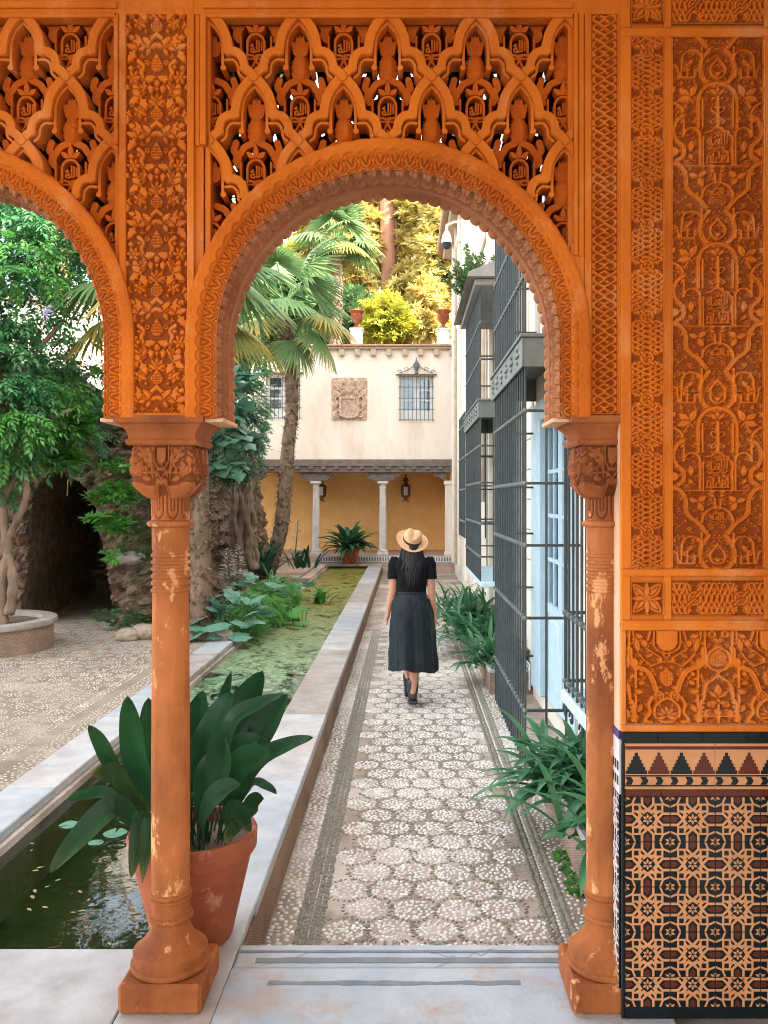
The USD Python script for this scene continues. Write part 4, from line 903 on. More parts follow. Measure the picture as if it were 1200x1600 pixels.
# -------------------------------------------------- pierced lattice
def sp(pts, n=8): return spline(pts, n)
def rib_shape(w=7.4):
    g = []
    for s in (-1, 1):
        a = sp([(0, 0), (s * 9, 8), (s * 19, 21), (s * 26, 36), (s * 29, 52), (s * 31, 60)])
        b = sp([(s * 29, 60), (s * 41, 61), (s * 50, 68), (s * 54, 79), (s * 55, 86)])
        c = sp([(s * 54, 86), (s * 60, 90), (s * 66, 96), (s * 70, 101)])
        g += [LineString(a).buffer(w, cap_style='round'), LineString(b).buffer(w * .92), LineString(c).buffer(w * .95)]
    g += [Point(0, 1).buffer(w * 1.02), Point(70, 101).buffer(w * .95), Point(-70, 101).buffer(w * .95)]
    return unary_union(g)
def bead_shape():
    g = []
    for s in (-1, 1):
        a = sp([(0, 13), (s * 12, 26), (s * 18, 40), (s * 19.5, 60), (s * 19.5, 80)])
        b = sp([(s * 24, 71), (s * 36, 71), (s * 43, 79), (s * 45, 92), (s * 52, 99)])
        g += [LineString(a).buffer(2.1), LineString(b).buffer(2.1), Point(s * 20.5, 83).buffer(4.4)]
    return unary_union(g)
def motif_shapes():
    """shapes of the filling of one cell, below an apex at 0,0"""
    cone = Polygon(sp([(0, 52), (12, 62), (15.5, 74), (12, 88), (0, 95), (-12, 88), (-15.5, 74), (-12, 62), (0, 52)], 5)[:-1])
    crown = Polygon([(-10, 52), (-14, 32), (-7, 36), (-4.5, 25), (0, 31), (0, 21), (0, 31), (4.5, 25), (7, 36), (14, 32), (10, 52), (5, 56), (-5, 56)]).buffer(1.2)
    spray = unary_union([LineString(sp([(s * 6, 95), (s * 19, 101), (s * 27, 112), (s * 36, 107), (s * 33, 94)])).buffer(5.2).union(LineString(sp([(s * 26, 110), (s * 34, 122), (s * 29, 131)])).buffer(4.0)).union(Polygon(sp([(s * 29, 108), (s * 37, 116), (s * 33, 130), (s * 24, 120), (s * 29, 108)], 5)[:-1])) for s in (-1, 1)])
    trio = unary_union([Polygon(sp([(0, 122), (-4.5, 112), (0, 100), (4.5, 112), (0, 122)], 5)[:-1])] + [Polygon(sp([(s * 1, 121), (s * 7, 113), (s * 15, 112), (s * 10, 121), (s * 1, 121)], 5)[:-1]) for s in (-1, 1)])
    th = np.radians(np.linspace(180, 360, 24))
    arch = LineString(np.vstack([[(-13.5, 160)], np.c_[13.5 * np.cos(th), 139 + 15 * np.sin(th)], [(13.5, 160)]])).buffer(1.9)
    letters = unary_union([LineString(p).buffer(1.3) for p in ([(9, 136), (9, 149)], [(5, 134), (5, 150), (-2, 151)], [(1, 133), (1, 147)], [(-2, 151), (-4, 146), (-8, 147), (-8, 151), (-3, 152)], [(-9, 156), (-3, 158), (4, 156), (9, 157)], [(-5, 139), (-8, 142), (-4, 143)])])
    net = unary_union([LineString([(s * 24, 128), (s * 24, 160), (s * 13, 157)]).buffer(1.6) for s in (-1, 1)] + [LineString(np.c_[s * 9 + 10 * np.cos(np.radians(np.linspace(180, 360, 16))), 168 + 11 * np.sin(np.radians(np.linspace(180, 360, 16)))]).buffer(1.8) for s in (-1, 1)]
                      + [LineString([(-15, 163), (15, 163)]).buffer(1.5), LineString(sp([(-18, 181), (-6, 176), (0, 166), (6, 176), (18, 181)])).buffer(1.8)] + [Polygon([(s * 19, 160), (s * 23, 168), (s * 15, 168)]).buffer(.8) for s in (-1, 1)])
    flower = unary_union([Polygon(sp([(0, 190), (-3.6, 184), (0, 175), (3.6, 184), (0, 190)], 4)[:-1]), Polygon(sp([(0, 189), (-2.6, 195), (0, 203), (2.6, 195), (0, 189)], 4)[:-1])] + [Polygon(sp([(0, 190), (s * 6, 186), (s * 14, 188), (s * 6, 192.5), (0, 190)], 4)[:-1]) for s in (-1, 1)])
    return dict(pinecone=cone, crown=crown, leaf_spray=spray, leaf_trio=trio, script_arch=arch, letters=letters, tracery=net, flower=flower)
RIB, BEAD, MOT = rib_shape(), bead_shape(), motif_shapes()
YF = FR + .006
def place(g, px, py): return affinity.affine_transform(g, [S, 0, 0, -S, X_(px), Z_(py)])
def lattice(region, apexes, back):
    done = Polygon(); allribs = unary_union([place(RIB, *q) for q in apexes])
    for (px, py) in apexes:
        R = place(RIB, px, py).intersection(region)
        R = R.difference(done); done = unary_union([done, R.buffer(.0004)])
        core = R.buffer(-.0022)
        if R.area > 4e-5: obj('lattice_rib', cat_([k for k in (slab_xz(R, YF + .085, YF + .0035), slab_xz(core, YF + .0034, YF)) if k is not None]), M_stucco_plain, aw)
        B = place(BEAD, px, py).intersection(region).difference(allribs)
        if not B.is_empty: 
            k = slab_xz(B, YF + .09, YF + .016)
            if k is not None: obj('bead_moulding', k, M_stucco_plain, aw)
        for name, y0, y1 in (('crown', 0.095, 0.055), ('leaf_spray', 0.1, 0.055), ('leaf_trio', 0.075, 0.04), ('script_arch', 0.075, 0.04), ('letters', 0.077, 0.045), ('tracery', 0.077, 0.0425), ('flower', 0.075, 0.041)):
            g = place(MOT[name], px, py).intersection(region).difference(allribs)
            k = slab_xz(g, YF + y0, YF + y1) if g.area > 2e-5 else None
            if k is not None: obj(name, k, M_motif, aw)
        c = np.array([X_(px), Z_(py + 74)])
        if region.buffer(-.004).contains(Point(*c)):
            n, m = 26, 22; th, ph = np.meshgrid(np.linspace(0, 2 * np.pi, n), np.linspace(0, np.pi, m), indexing='ij')
            rr = 1 + .07 * np.sign(np.sin(7 * ph + 2.5 * th) * np.sin(7 * ph - 2.5 * th))
            wdt = .0335 * np.sin(ph) ** .8 * (1 - .12 * np.cos(ph)); V = np.stack([c[0] + wdt * np.cos(th) * rr, YF + .066 + wdt * .75 * np.sin(th) * rr, c[1] + .048 * np.cos(ph)], -1)
            m = grid_mesh(V); obj('pinecone', m, M_motif, aw, smooth=True)
    # the screen's second skin, on the garden side
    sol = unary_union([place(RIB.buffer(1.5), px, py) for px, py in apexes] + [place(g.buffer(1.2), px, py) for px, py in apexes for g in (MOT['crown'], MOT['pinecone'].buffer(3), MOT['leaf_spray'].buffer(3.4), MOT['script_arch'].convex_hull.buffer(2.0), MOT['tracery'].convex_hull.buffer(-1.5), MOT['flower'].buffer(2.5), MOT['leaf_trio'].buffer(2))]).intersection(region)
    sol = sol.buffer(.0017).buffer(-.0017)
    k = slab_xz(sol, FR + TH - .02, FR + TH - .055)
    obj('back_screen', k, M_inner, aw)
AP = [(605 + 139.5 * i + (69.75 if j % 2 else 0), 17 + 100 * j) for j in range(-1, 5) for i in range(-4, 4)]
_rp, _ = arch_curve(.098)
for ai, cx in enumerate(ARCHES):
    disc = Polygon(_rp + [cx, ACZ])
    reg = sbox(X_(326) + cx - ACX, ZS, X_(897) + cx - ACX, Z_(24)).difference(disc)
    reg = max(polys(reg), key=lambda p: p.area) if ai == 0 else reg
    dx = (cx - ACX) / S
    ap = [(a + dx, b) for a, b in AP]
    ap = [q for q in ap if place(RIB, *q).intersection(reg).area > 2e-4 or place(MOT['tracery'].convex_hull, *q).intersection(reg).area > 3e-4]
    if ai == 1: reg = reg.intersection(sbox(X_(-60), 0, X_(190), 9)); ap = [q for q in ap if q[0] > -115]
    lattice(reg, ap, True)
    for s in (0, 1):      # sides of the lattice opening
        x = X_(326 if s == 0 else 897) + cx - ACX
        if ai == 1 and s == 0: continue
        obj('lattice_jamb', box(x - .016, x + .001, FR + .02, FR + TH - .004, ACZ + .3, Z_(24)), M_stucco_plain, aw)
obj('left_spandrel', slab_xz(sbox(PILX1 - 1.541 - .01, ZS, X_(-60), Z_(24)).difference(Polygon(_rp + [ARCHES[1], ACZ])), FR + TH - .01, FR + .02), M_stucco_plain, aw)

# -------------------------------------------------- columns
def cap_draw():
    c = Carve(100, 66); c.ox = 50
    r = np.random.default_rng(3)
    for _ in range(40): c.spiral(r.uniform(0, 50), r.uniform(0, 44), 3, 1, r.uniform(0, 360), 1.4, 110)
    c.poly([(-1, 2), (9, 2), (9, 16), (5, 22), (-1, 25)], 250); c.line([(-1, 30), (8, 27), (13.5, 18), (13.5, 1)], 3, 255, True)
    c.line([(0, 41), (6, 36), (14, 33), (20, 33)], 3, 250, True); c.line([(17, 40), (18, 28), (24, 24), (28, 28), (28, 40)], 2.8, 250); c.line([(14, 34), (34, 34)], 2.6, 250)
    c.leaf(18, 24, -80, 18, 7); c.leaf(19, 23, -30, 18, 7); c.leaf(27, 14, -15, 16, 7); c.leaf(34, 20, 40, 12, 6); c.line([(16, 30), (20, 18), (30, 8), (40, 4)], 2.2, 230, True)
    c.spiral(41, 30, 7, 1.4, -40, 3.2, 250); c.leaf(36, 40, 170, 16, 7); c.leaf(44, 12, 70, 14, 7)
    c.line([(2, 46), (8, 44), (10, 50), (22, 62), (34, 58), (49, 50)], 6, 250, True); c.poly([(10, 52), (24, 50), (34, 48), (49, 46), (49, 66), (20, 66)], 225, True); c.line([(10, 50), (22, 62)], 2, 90)
    c.mirror(); return c
CAPH = np.asarray(cap_draw().im.filter(ImageFilter.GaussianBlur(3.2)).resize((96, 48), Image.BOX), float) / 255
def column(name, x, y, label):
    t = thing(name, label, 'column', (x, y, LZ)); H = ZS - LZ - .012
    k = 2.95 / FPX                                   # metres per photo pixel at the column's axis
    zz = lambda py: EYE + (780 - py) * k - LZ
    b = .142
    obj('plinth', box(-b, b, -b, b, .004, .105, .012), M_column, t, tint=np.ones((24, 3)))
    def L(name, prof, n=64, mtl=M_column):
        m = lathe(prof, n); v, f, _ = meshkit.arrays(m, 40); 
        obj(name, m, mtl, t, smooth=True, tint=np.ones((len(m.vertices), 3)))
    def roll(z, r0, h, e=.008, n=7):
        a = np.linspace(-np.pi / 2, np.pi / 2, n); return [[r0 + e * math.cos(q), z + h / 2 + h / 2 * math.sin(q)] for q in a]
    flare = [[.066 + .062 * (1 - q) ** 2.2, .165 + (.265 - .165) * q] for q in np.linspace(0, 1, 14)]
    L('base', [[.02, .105], [.130, .105]] + roll(.106, .128, .024, .010) + [[.126, .132], [.128, .15], [.129, .163]] + flare + roll(.268, .068, .020, .010) + [[.066, .290], [.065, .335]] + roll(.337, .066, .011, .006) + [[.064, .350]] + roll(.352, .066, .014, .007) + [[.066, .370]])
    zr0, zr1 = zz(925), zz(860)
    sh = [[.066, .37]] + [[.066 - .0035 * q + .002 * math.sin(np.pi * q), .37 + (zr0 - .37) * q] for q in np.linspace(0.02, 1, 20)]
    for i in range(6): z = zr0 + (zr1 - zr0) * i / 6; sh += roll(z + .002, .0625, .013, .006) + [[.0615, z + .0175], [.0615, z + (zr1 - zr0) / 6]]
    sh += [[.064, zr1 + .003], [.065, zz(824)]] + roll(zz(823), .070, .022, .012) + [[.066, zz(812)], [.05, zz(811)]]
    L('shaft', sh, mtl=M_shaft)
    # capital: grooved lower drum, carved block with rounded foot, stepped abacus
    n = 192; th = np.linspace(0, 2 * np.pi, n, endpoint=False)
    z = np.linspace(zz(812), zz(768), 36); u = np.abs(((th / (2 * np.pi) * 8) % 1) - .5) * 2; q = (z - z[0]) / (z[-1] - z[0])
    U, Q = np.meshgrid(u, q); d = np.minimum(np.hypot(np.maximum(U, 0), np.maximum(0, (.36 - Q) * 2.6)), 9)
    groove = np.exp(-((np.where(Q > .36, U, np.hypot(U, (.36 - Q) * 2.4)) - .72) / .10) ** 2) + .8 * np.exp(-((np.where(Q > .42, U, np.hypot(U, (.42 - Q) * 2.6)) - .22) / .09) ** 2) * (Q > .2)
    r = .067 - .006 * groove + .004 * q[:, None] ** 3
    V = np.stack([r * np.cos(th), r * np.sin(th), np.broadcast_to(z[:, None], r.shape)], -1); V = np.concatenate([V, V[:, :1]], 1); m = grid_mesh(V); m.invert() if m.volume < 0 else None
    obj('capital_drum', m, M_column, t, smooth=True, tint=np.where((np.concatenate([groove, groove[:, :1]], 1).reshape(-1, 1) > .5), [[.6, .52, .46]], [[1, 1, 1.0]]))  # drum grooves tinted darker, their shade painted in
    z0, z1 = zz(779), zz(699); nz = 60; hh = .111
    rows = []; tt = []
    per = np.linspace(0, 4, 4 * 96, endpoint=False)
    for i in range(nz):
        qz = i / (nz - 1); s = hh * (1 if qz > .42 else (.60 + .40 * math.sin(np.pi / 2 * qz / .42) ** .9)); pw = 3.2 + 14 * min(1, qz / .30)
        row = []; tr = []
        for p in per:
            side = int(p); a = (p - side - .5) * math.pi / 2 * .9999
            ca, sa = math.cos(a), math.sin(a); rad = s / (abs(ca) ** pw + abs(sa) ** pw) ** (1 / pw)
            col = int((p - side) * 96); hval = CAPH[min(47, int((1 - qz) * 47.99)), col]
            rad += .013 * (hval - .7); lx, ly = rad * sa, -rad * ca; rot = side * math.pi / 2; c, s_ = math.cos(rot), math.sin(rot)
            row.append([lx * c - ly * s_, lx * s_ + ly * c, z0 + qz * (z1 - z0)]); tr.append([1, 1, 1] if hval > .35 else [.55, .48, .42])  # low parts of the carving tinted darker as painted shade
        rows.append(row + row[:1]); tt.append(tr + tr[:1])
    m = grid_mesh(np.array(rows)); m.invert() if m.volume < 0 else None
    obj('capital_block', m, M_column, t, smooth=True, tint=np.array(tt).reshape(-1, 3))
    prof = [(.114, zz(699)), (.120, zz(696)), (.122, zz(693)), (.119, zz(690)), (.113, zz(689)), (.114, zz(684)), (.119, zz(678)), (.128, zz(672)), (.138, zz(668)), (.140, zz(667)), (.150, zz(666)), (.151, zz(655.5))]
    prof.append((.151, H)); prof.append((.02, H))
    V = np.array([[(s1 * r_, s2 * r_, z_) for s1, s2 in ((-1, -1), (1, -1), (1, 1), (-1, 1), (-1, -1))] for r_, z_ in prof]); m = grid_mesh(V); m.invert() if m.volume < 0 else None
    m = trimesh.Trimesh(m.vertices, m.faces, process=False); m.merge_vertices()
    obj('abacus', m, M_column, t, tint=np.ones((len(m.vertices), 3)))
    return t
column('column', LCX, FR + .142, 'chipped orange painted column with ringed neck standing left before the big potted plant')
column('column', RCX, FR + .142, 'chipped orange painted column half embedded in the tiled wall on the right')

# -------------------------------------------------- carved wall with tile dado on the right
cw = thing('carved_wall', 'carved orange stucco wall with a dado of patterned dark tiles on the right', 'wall')
WX0 = .722; WF = FR - .014; TZ = Z_(1142)
obj('wall_core', box(WX0 + .004, 1.95, WF + .0175, FR + .55, .31, Z_(-160)), M_chip, cw)
obj('wall_face', box(WX0 + .0, 1.95, WF, WF + .011, TZ, Z_(1131), .003), M_stucco_plain, cw)
obj('side_face', box(WX0 - .002, WX0 + .0035, WF + .014, FR + .5, TZ, ZS - .002), M_chip, cw)
rows_ = [(1131, 984), (968, 900), (888, 60), (46, -40)]
obj('rail', cat_([box(WX0, 1.95, WF - .001, WF + .03, Z_(984.5) + .0, Z_(968.5), .004), box(WX0, 1.95, WF - .003, WF + .03, Z_(978), Z_(973), .002), box(WX0, 1.95, WF + .0006, WF + .03, Z_(900.3), Z_(888.3), .004), box(WX0, 1.95, WF - .0005, WF + .03, Z_(60.2), Z_(46.2), .004)]), M_stucco_plain, cw)
def stiles(z0, z1, xs): obj('stile', cat_([box(X_(a), X_(b), WF + .0012, WF + .03, z0, z1, .003) for a, b in xs]), M_stucco_plain, cw)
ST = [(969, 984), (1036, 1048), (1192, 1206), (1258, 1300)]
for (a, b) in rows_[1:]: stiles(Z_(a) + .0003, Z_(b) - .0003, ST)
stiles(Z_(1131) + .0003, Z_(984.6) - .0003, [(969, 977)])
obj('inner_moulding', cat_([box(X_(a), X_(a + 2.2), WF - .002, WF + .03, Z_(886), Z_(62), .0015) for a in (982, 1036.5, 1047.2, 1191)]), M_stucco_plain, cw)
BR2 = braid(52, 300, 6, 22, 50, 3.4, knots=64)
for k in range(4):
    cv = Carve(52, 207); cv.im = BR2.im.crop((0, 5 * 10, BR2.im.width, 5 * 217)); z1 = Z_(60.5) - k * 206.9 * S
    relief('knot_panel', cv, X_(984), X_(1036), z1 - 206.9 * S, z1, WF + .0125, .0150, cw, soft=.4)
AB = arabesque(332)
for k in range(3):
    hk = 276; cv = Carve(144, hk); o = [30, 56, 82][k] if False else (k * 26) % 250
    src = AB.im; y0 = (10 + k * 26) * 5 if (10 + k * 26 + hk) * 5 <= src.height else src.height - hk * 5
    cv.im = src.crop((0, y0, src.width, y0 + hk * 5)); z1 = Z_(60.5) - k * hk * S
    relief('arabesque_panel', cv, X_(1048.5), X_(1191.5), z1 - hk * S, z1, WF + .0145, .017, cw, soft=.4)
for za, zb2 in ((968.2, 900.6), (46, -22)):
    mid = (za + zb2) / 2
    relief('corner_rosette', rosette(), X_(984.3), X_(1035.7), Z_(mid + 26), Z_(mid - 26), WF + .0145, .0165, cw)
    hz = braid(56, 144, 6, 23, 50, 3.4, knots=72); hz.im = hz.im.transpose(Image.ROTATE_90); hz.w, hz.h = 144, 56
    relief('knot_panel', hz, X_(1048.5), X_(1191.5), Z_(mid + 28), Z_(mid - 28), WF + .0125, .0150, cw, soft=.4)
    obj('inset_ground', box(X_(984), X_(1192), WF + .0147, WF + .02, Z_(za), Z_(zb2)), M_stucco_plain, cw)
relief('script_panel', lower_panel(), X_(977.2), X_(977.2 + 225), Z_(1130.5), Z_(985), WF + .0145, .017, cw, soft=.4)

# tiles
def tile_mat(name, c, rough=.25): return mat(name, c, tuple(.8 * v for v in c), 9, rough, .12, 40, spec=.25)
T_dark = tile_mat('dark_glaze', (.006, .010, .011)); T_light = tile_mat('buff_glaze', (.56, .25, .105)); T_brown = tile_mat('brown_glaze', (.10, .022, .010)); T_white = tile_mat('white_glaze', (.62, .60, .58)); T_violet = tile_mat('violet_glaze', (.05, .035, .12))
TS = 70 * S
def strap_geo():
    w = .026; hexh = [(-.29, 0), (-.17, .125), (.17, .125), (.29, 0), (.17, -.125), (-.17, -.125)]
    g = []; red = []; star = []
    for ox in (-1, 0, 1, 2):
        for oy in (-1, 0, 1, 2):
            H = [(ox + a, oy + .5 + b) for a, b in hexh]; Vv = [(ox + .5 + b, oy + a) for a, b in hexh]
            g += [LineString(H + H[:1]).buffer(w, join_style='mitre'), LineString(Vv + Vv[:1]).buffer(w, join_style='mitre')]
            red += [Polygon([(ox + .62 * a, oy + .5 + .5 * b) for a, b in hexh]), Polygon([(ox + .5 + .5 * b, oy + .62 * a) for a, b in hexh])]
            for sx in (-1, 1):
                for sy in (-1, 1):
                    cx, cy = ox + .5 + sx * .25, oy + sy * .25 + 0
                    sq = [(cx - .075, cy - .075), (cx + .075, cy - .075), (cx + .075, cy + .075), (cx - .075, cy + .075)]
                    g.append(LineString(sq + sq[:1]).buffer(w * .85, join_style='mitre'))
                    # links from the squares to the pointed ends
                    g.append(LineString([(ox + .5 + sx * .17, oy + sy * .25), (ox + .5 + sx * .09, oy + sy * .36), (ox + .5, oy + sy * .30)]).buffer(w * .85, join_style='mitre'))
                    g.append(LineString([(ox + sx * .25, oy + .5 + sy * .17 ), (ox + sx * .36, oy + .5 + sy * .09), (ox + sx * .30, oy + .5)]).buffer(w * .85, join_style='mitre'))
            for (cx, cy) in ((ox, oy), (ox + .5, oy + .5)):
                o8 = [(cx + .225 * math.cos(math.radians(45 * k)), cy + .225 * math.sin(math.radians(45 * k))) for k in range(8)]; g.append(LineString(o8 + o8[:1]).buffer(w * .8, join_style='mitre'))
                for k in range(6):
                    a = math.radians(60 * k + 30); c, s = math.cos(a), math.sin(a)
                    star.append(Polygon([(cx + .02 * c, cy + .02 * s), (cx + .065 * c - .028 * s, cy + .065 * s + .028 * c), (cx + .125 * c, cy + .125 * s), (cx + .065 * c + .028 * s, cy + .065 * s - .028 * c)]))
    u = sbox(.012, .012, .988, .988); G = unary_union(g).intersection(u); return G, unary_union(red).intersection(u).difference(G), unary_union(star).intersection(u).difference(G)
SG, RG, STG = strap_geo()
def tile(parent, x0, z0, w, h, y, flip=False, side=None, light=T_light, nm='tile'):
    """one wall tile with its strapwork; clipped to w x h of its square"""
    tl = UsdGeom.Xform.Define(stage, path_for(nm, parent)).GetPrim()
    clip = sbox(0, 0, w / TS, h / TS)
    def put(m):
        if side is not None:
            v = m.vertices.copy(); m.vertices = np.stack([side - (y - v[:, 1]) * -1, y + (v[:, 0] - x0), v[:, 2]], 1)
        return m
    b = box(x0 + .0006, x0 + w - .0006, y - .003, y + .008, z0 + .0006, z0 + h - .0006, .001)
    M = [('glaze', b, T_dark)]
    for n_, g, t, mtl in (('strapwork', SG, .0012, light), ('lozenge', RG, .0006, T_brown), ('star', STG, .0010, light)):
        g = affinity.affine_transform(g.intersection(clip), [TS, 0, 0, TS, x0, z0])
        if g.area > 1e-6: M.append((n_, slab_xz(g.simplify(1e-4), y - .0028, y - .003 - t), mtl))
    for n_, m, mtl in M:
        if m is None: continue
        if side is not None:
            v = m.vertices.copy(); m.vertices = np.stack([side + (v[:, 1] - y), y + (v[:, 0] - x0), v[:, 2]], 1); m.invert()
        obj(n_, m, mtl, tl)
TX0 = WX0 + .012; fz1 = Z_(1242); fz0 = .345
zr = fz1
row = 0
while zr > fz0 + .005:
    h = min(TS, zr - fz0); x = TX0
    for i in range(9):
        if x > 1.9: break
        w = min(TS, 1.92 - x)
        tile(cw, x, zr - h, w, h, WF); x += TS
    zr -= h; row += 1
def strip(name, z0, z1, x0, x1, ln, mtl, y=WF, off=0):
    x = x0 - off
    while x < x1:
        a, b = max(x, x0), min(x + ln, x1); obj(name, box(a + .0007, b - .0007, y - .004, y + .008, z0 + .0006, z1 - .0006, .0012), mtl, cw); x += ln
strip('border_tile', Z_(1159), TZ, WX0 + .001, 1.92, TS, T_dark, off=.03)
strip('border_tile', Z_(1242), Z_(1231), TX0, 1.92, TS, T_brown, off=.03)
strip('base_tile', .305, fz0, TX0, 1.92, TS, T_dark, off=.02)
z = Z_(1159)
while z > .32: obj('edge_tile', box(WX0 + .0005, TX0 - .0008, WF - .006, WF + .008, max(.305, z - .15) + .0008, z, .003), T_dark, cw); z -= .15
# frieze of stepped merlons and a row of small darts
fa, fb_ = Z_(1231), Z_(1159.3)
x = TX0; pitch = 35 * S; kf = 0
while x < 1.9:
    fr_ = UsdGeom.Xform.Define(stage, path_for('frieze_tile', cw)).GetPrim(); w = 4 * pitch
    obj('glaze', box(x + .0006, x + w - .0006, WF - .003, WF + .008, fa + .0006, fb_ - .0006, .001), T_light, fr_)
    H = fb_ - fa; dk, br, lines = [], [], [sbox(x + .001, fb_ - .13 * H, x + w - .001, fb_ - .06 * H)]
    for i in range(4):
        cx = x + (i + .5) * pitch; zt_, zb_ = fb_ - .20 * H, fb_ - .66 * H; st_ = []
        for k in range(6): hw = pitch * (.07 + .43 * k / 5.3); za_ = zt_ - (zt_ - zb_) * k / 6; st_.append(sbox(cx - hw, zb_, cx + hw, za_))
        (dk if i % 2 == 0 else br).append(unary_union(st_))
    dk.append(sbox(x + .001, fb_ - .715 * H, x + w - .001, fb_ - .685 * H)); dk.append(sbox(x + .001, fb_ - .93 * H, x + w - .001, fb_ - .90 * H))
    for i in range(6):
        cx = x + (i + .5) * w / 6; q = w / 6; zc = fb_ - .81 * H; hh_ = .085 * H
        dk.append(Polygon([(cx - q * .5, zc + hh_), (cx - q * .1, zc + hh_), (cx + q * .06, zc), (cx - q * .1, zc - hh_), (cx - q * .5, zc - hh_), (cx - q * .34, zc)]))
    cl = sbox(x + .001, fa, x + w - .001, fb_)
    obj('dark_merlons', slab_xz(unary_union(dk).intersection(cl), WF - .0028, WF - .004), T_dark, fr_); obj('brown_merlons', slab_xz(unary_union(br + lines).intersection(cl), WF - .0028, WF - .0038), T_brown, fr_)
    x += w; kf += 1
# the narrow return of the dado, seen edge on beside the column: white tiles with blue straps
zz0 = fz1
z = fz1
while z > .33:
    h = min(TS, z - .31); tile(cw, 0, z - h, TS, h, WF + .016, side=WX0 - .001, light=T_white, nm='return_tile'); z -= h
obj('return_border', cat_([box(WX0 - .004, WX0 + .006, WF + .016, WF + .17, fz1 + .001, TZ - .03, .001)]), T_white, cw)
obj('return_border', cat_([box(WX0 - .005, WX0 + .006, WF + .016, WF + .17, TZ - .029, TZ, .001)]), T_violet, cw)
dk = [box(WX0 - .0052, WX0 - .0035, WF + .02 + i * .03, WF + .038 + i * .03, fz1 + .03 + j * .05, fz1 + .06 + j * .05) for i in range(5) for j in range(2)]
obj('return_pattern', cat_(dk), T_dark, cw, kind='stuff')
# unseen roof and side wall added to dim the carved front; house wall above
obj('loggia_roof', box(-6.5, 3.2, -2.2, FR + TH + .1, Z_(0) + .60, Z_(0) + .75), M_cream, aw)
obj('loggia_side_wall', box(1.96, 2.2, -2.2, FR - .02, .30, Z_(0) + .598), M_ochre, aw)
obj('upper_wall', box(-6.5, 1.95, FR + .03, FR + TH + .1, Z_(0) + .752, 6.4), M_cream, aw)
# ================================================================ grotto, garden walls, planters
M_rock = mat('tufa_rock', (.27, .175, .115), (.075, .048, .034), 7.0, .95, 3.5, 24, c3=(.085, .10, .035), s3=1.3, t3=(.5, .66))
M_rock2 = mat('edging_rock', (.40, .32, .25), (.22, .17, .12), 6, .95, 1.2, 30, c3=(.10, .12, .05), s3=3, t3=(.55, .7))
M_bark = mat('pale_vine_bark', (.25, .17, .115), (.11, .075, .05), 6, .9, .8, 40, stretch=(1, 1, .35))
def rock_wall(name, label, plan, ztop, cave=None, step=.03, seed=1, amp=.28, parent=None):
    P = np.asarray(plan, float); s = np.r_[0, np.cumsum(np.linalg.norm(np.diff(P, axis=0), axis=1))]
    ns = int(s[-1] / step); t = np.linspace(0, s[-1], ns); C = np.stack([np.interp(t, s, P[:, k]) for k in (0, 1)], 1)
    k = 9; Cp = np.pad(C, ((k, k), (0, 0)), 'edge'); C = np.stack([np.convolve(Cp[:, i], np.ones(2 * k + 1) / (2 * k + 1), 'valid') for i in (0, 1)], 1)
    T = np.gradient(C, axis=0); T /= np.linalg.norm(T, axis=1, keepdims=True); N = np.c_[T[:, 1], -T[:, 0]]
    nz = int((ztop - .2) / step); Zq = np.linspace(0, 1, nz)
    top = ztop + 1.3 * (meshkit.noise(np.c_[t * .9, t * 0, t * 0], seed) - .5)
    Z = .18 + Zq[None] * (top[:, None] - .18)
    Q = np.stack([np.broadcast_to(C[:, None, 0], Z.shape), np.broadcast_to(C[:, None, 1], Z.shape), Z], -1)
    f = meshkit.fbm(Q * [1.5, 1.5, 1.9], 5, seed); rg = 1 - np.abs(2 * meshkit.fbm(Q * [3.2, 3.2, 4.2], 4, seed + 9) - 1)
    d = amp * (2.1 * (f - .5) + 1.1 * (rg - .75) + 1.0 * (meshkit.fbm(Q * [7, 7, 10], 4, seed + 4) - .5) - .5 * np.clip(.42 - meshkit.fbm(Q * [5, 5, 6.5], 3, seed + 7), 0, 1)) + .25 * (1 - Zq[None]) ** 3 - .5 * Zq[None] ** 4
    if cave:
        cx, hw, zt = cave
        w = hw * (1 + .12 * np.sin(Z * 3.1)) * np.sqrt(np.clip(1 - (np.clip(Z - .9, 0, 9) / (zt - .9)) ** 2.4, 0, 1)); q = np.clip((w - np.abs(Q[..., 0] - cx + .12 * (Z - 1)) ) / .14 + .5 * (f - .5), 0, 1)
        d = d - 3.9 * q * q * (3 - 2 * q)
    V = Q + np.concatenate([N[:, None] * d[..., None], (.16 * (f - .5))[..., None]], -1)
    m = grid_mesh(V)
    t_ = parent if parent is not None else thing(name, label, 'rock wall')
    obj('rock_face', m, M_rock, t_)
    return t_, V
gr, VG = rock_wall('grotto', 'rough brown rock grotto with a dark cave opening at the back of the terrace', [(-9.5, 10.6), (-6.8, 11.4), (-5.6, 12.0), (-4.2, 12.2), (-3.75, 12.1), (-3.45, 12.5)], 3.6, cave=(-4.88, .56, 2.42), seed=3, amp=.34)
rk, VR = rock_wall('rock_bank', 'craggy rock bank with vines rising behind the pool border', [(-3.55, 12.3), (-3.25, 12.8), (-3.2, 14.2), (-3.45, 16), (-3.6, 18), (-3.7, 20.5), (-4.1, 23.5)], 2.9, seed=5, amp=.30)
gw = thing('garden_wall', 'pale plastered wall showing through the creeper above the grotto', 'wall')
obj('plaster', box(-10.5, -4.75, 16.6, 16.9, .2, 6.0), M_cream, gw); obj('coping', box(-10.5, -4.7, 16.54, 16.96, 6.002, 6.1, .02), M_corbel, gw)
gw2 = thing('garden_wall', 'long boundary wall behind the rock bank, hidden by leaves', 'wall')
obj('plaster', box(-4.98, -4.7, 17.0, 23.5, .2, 3.6), M_cream, gw2)
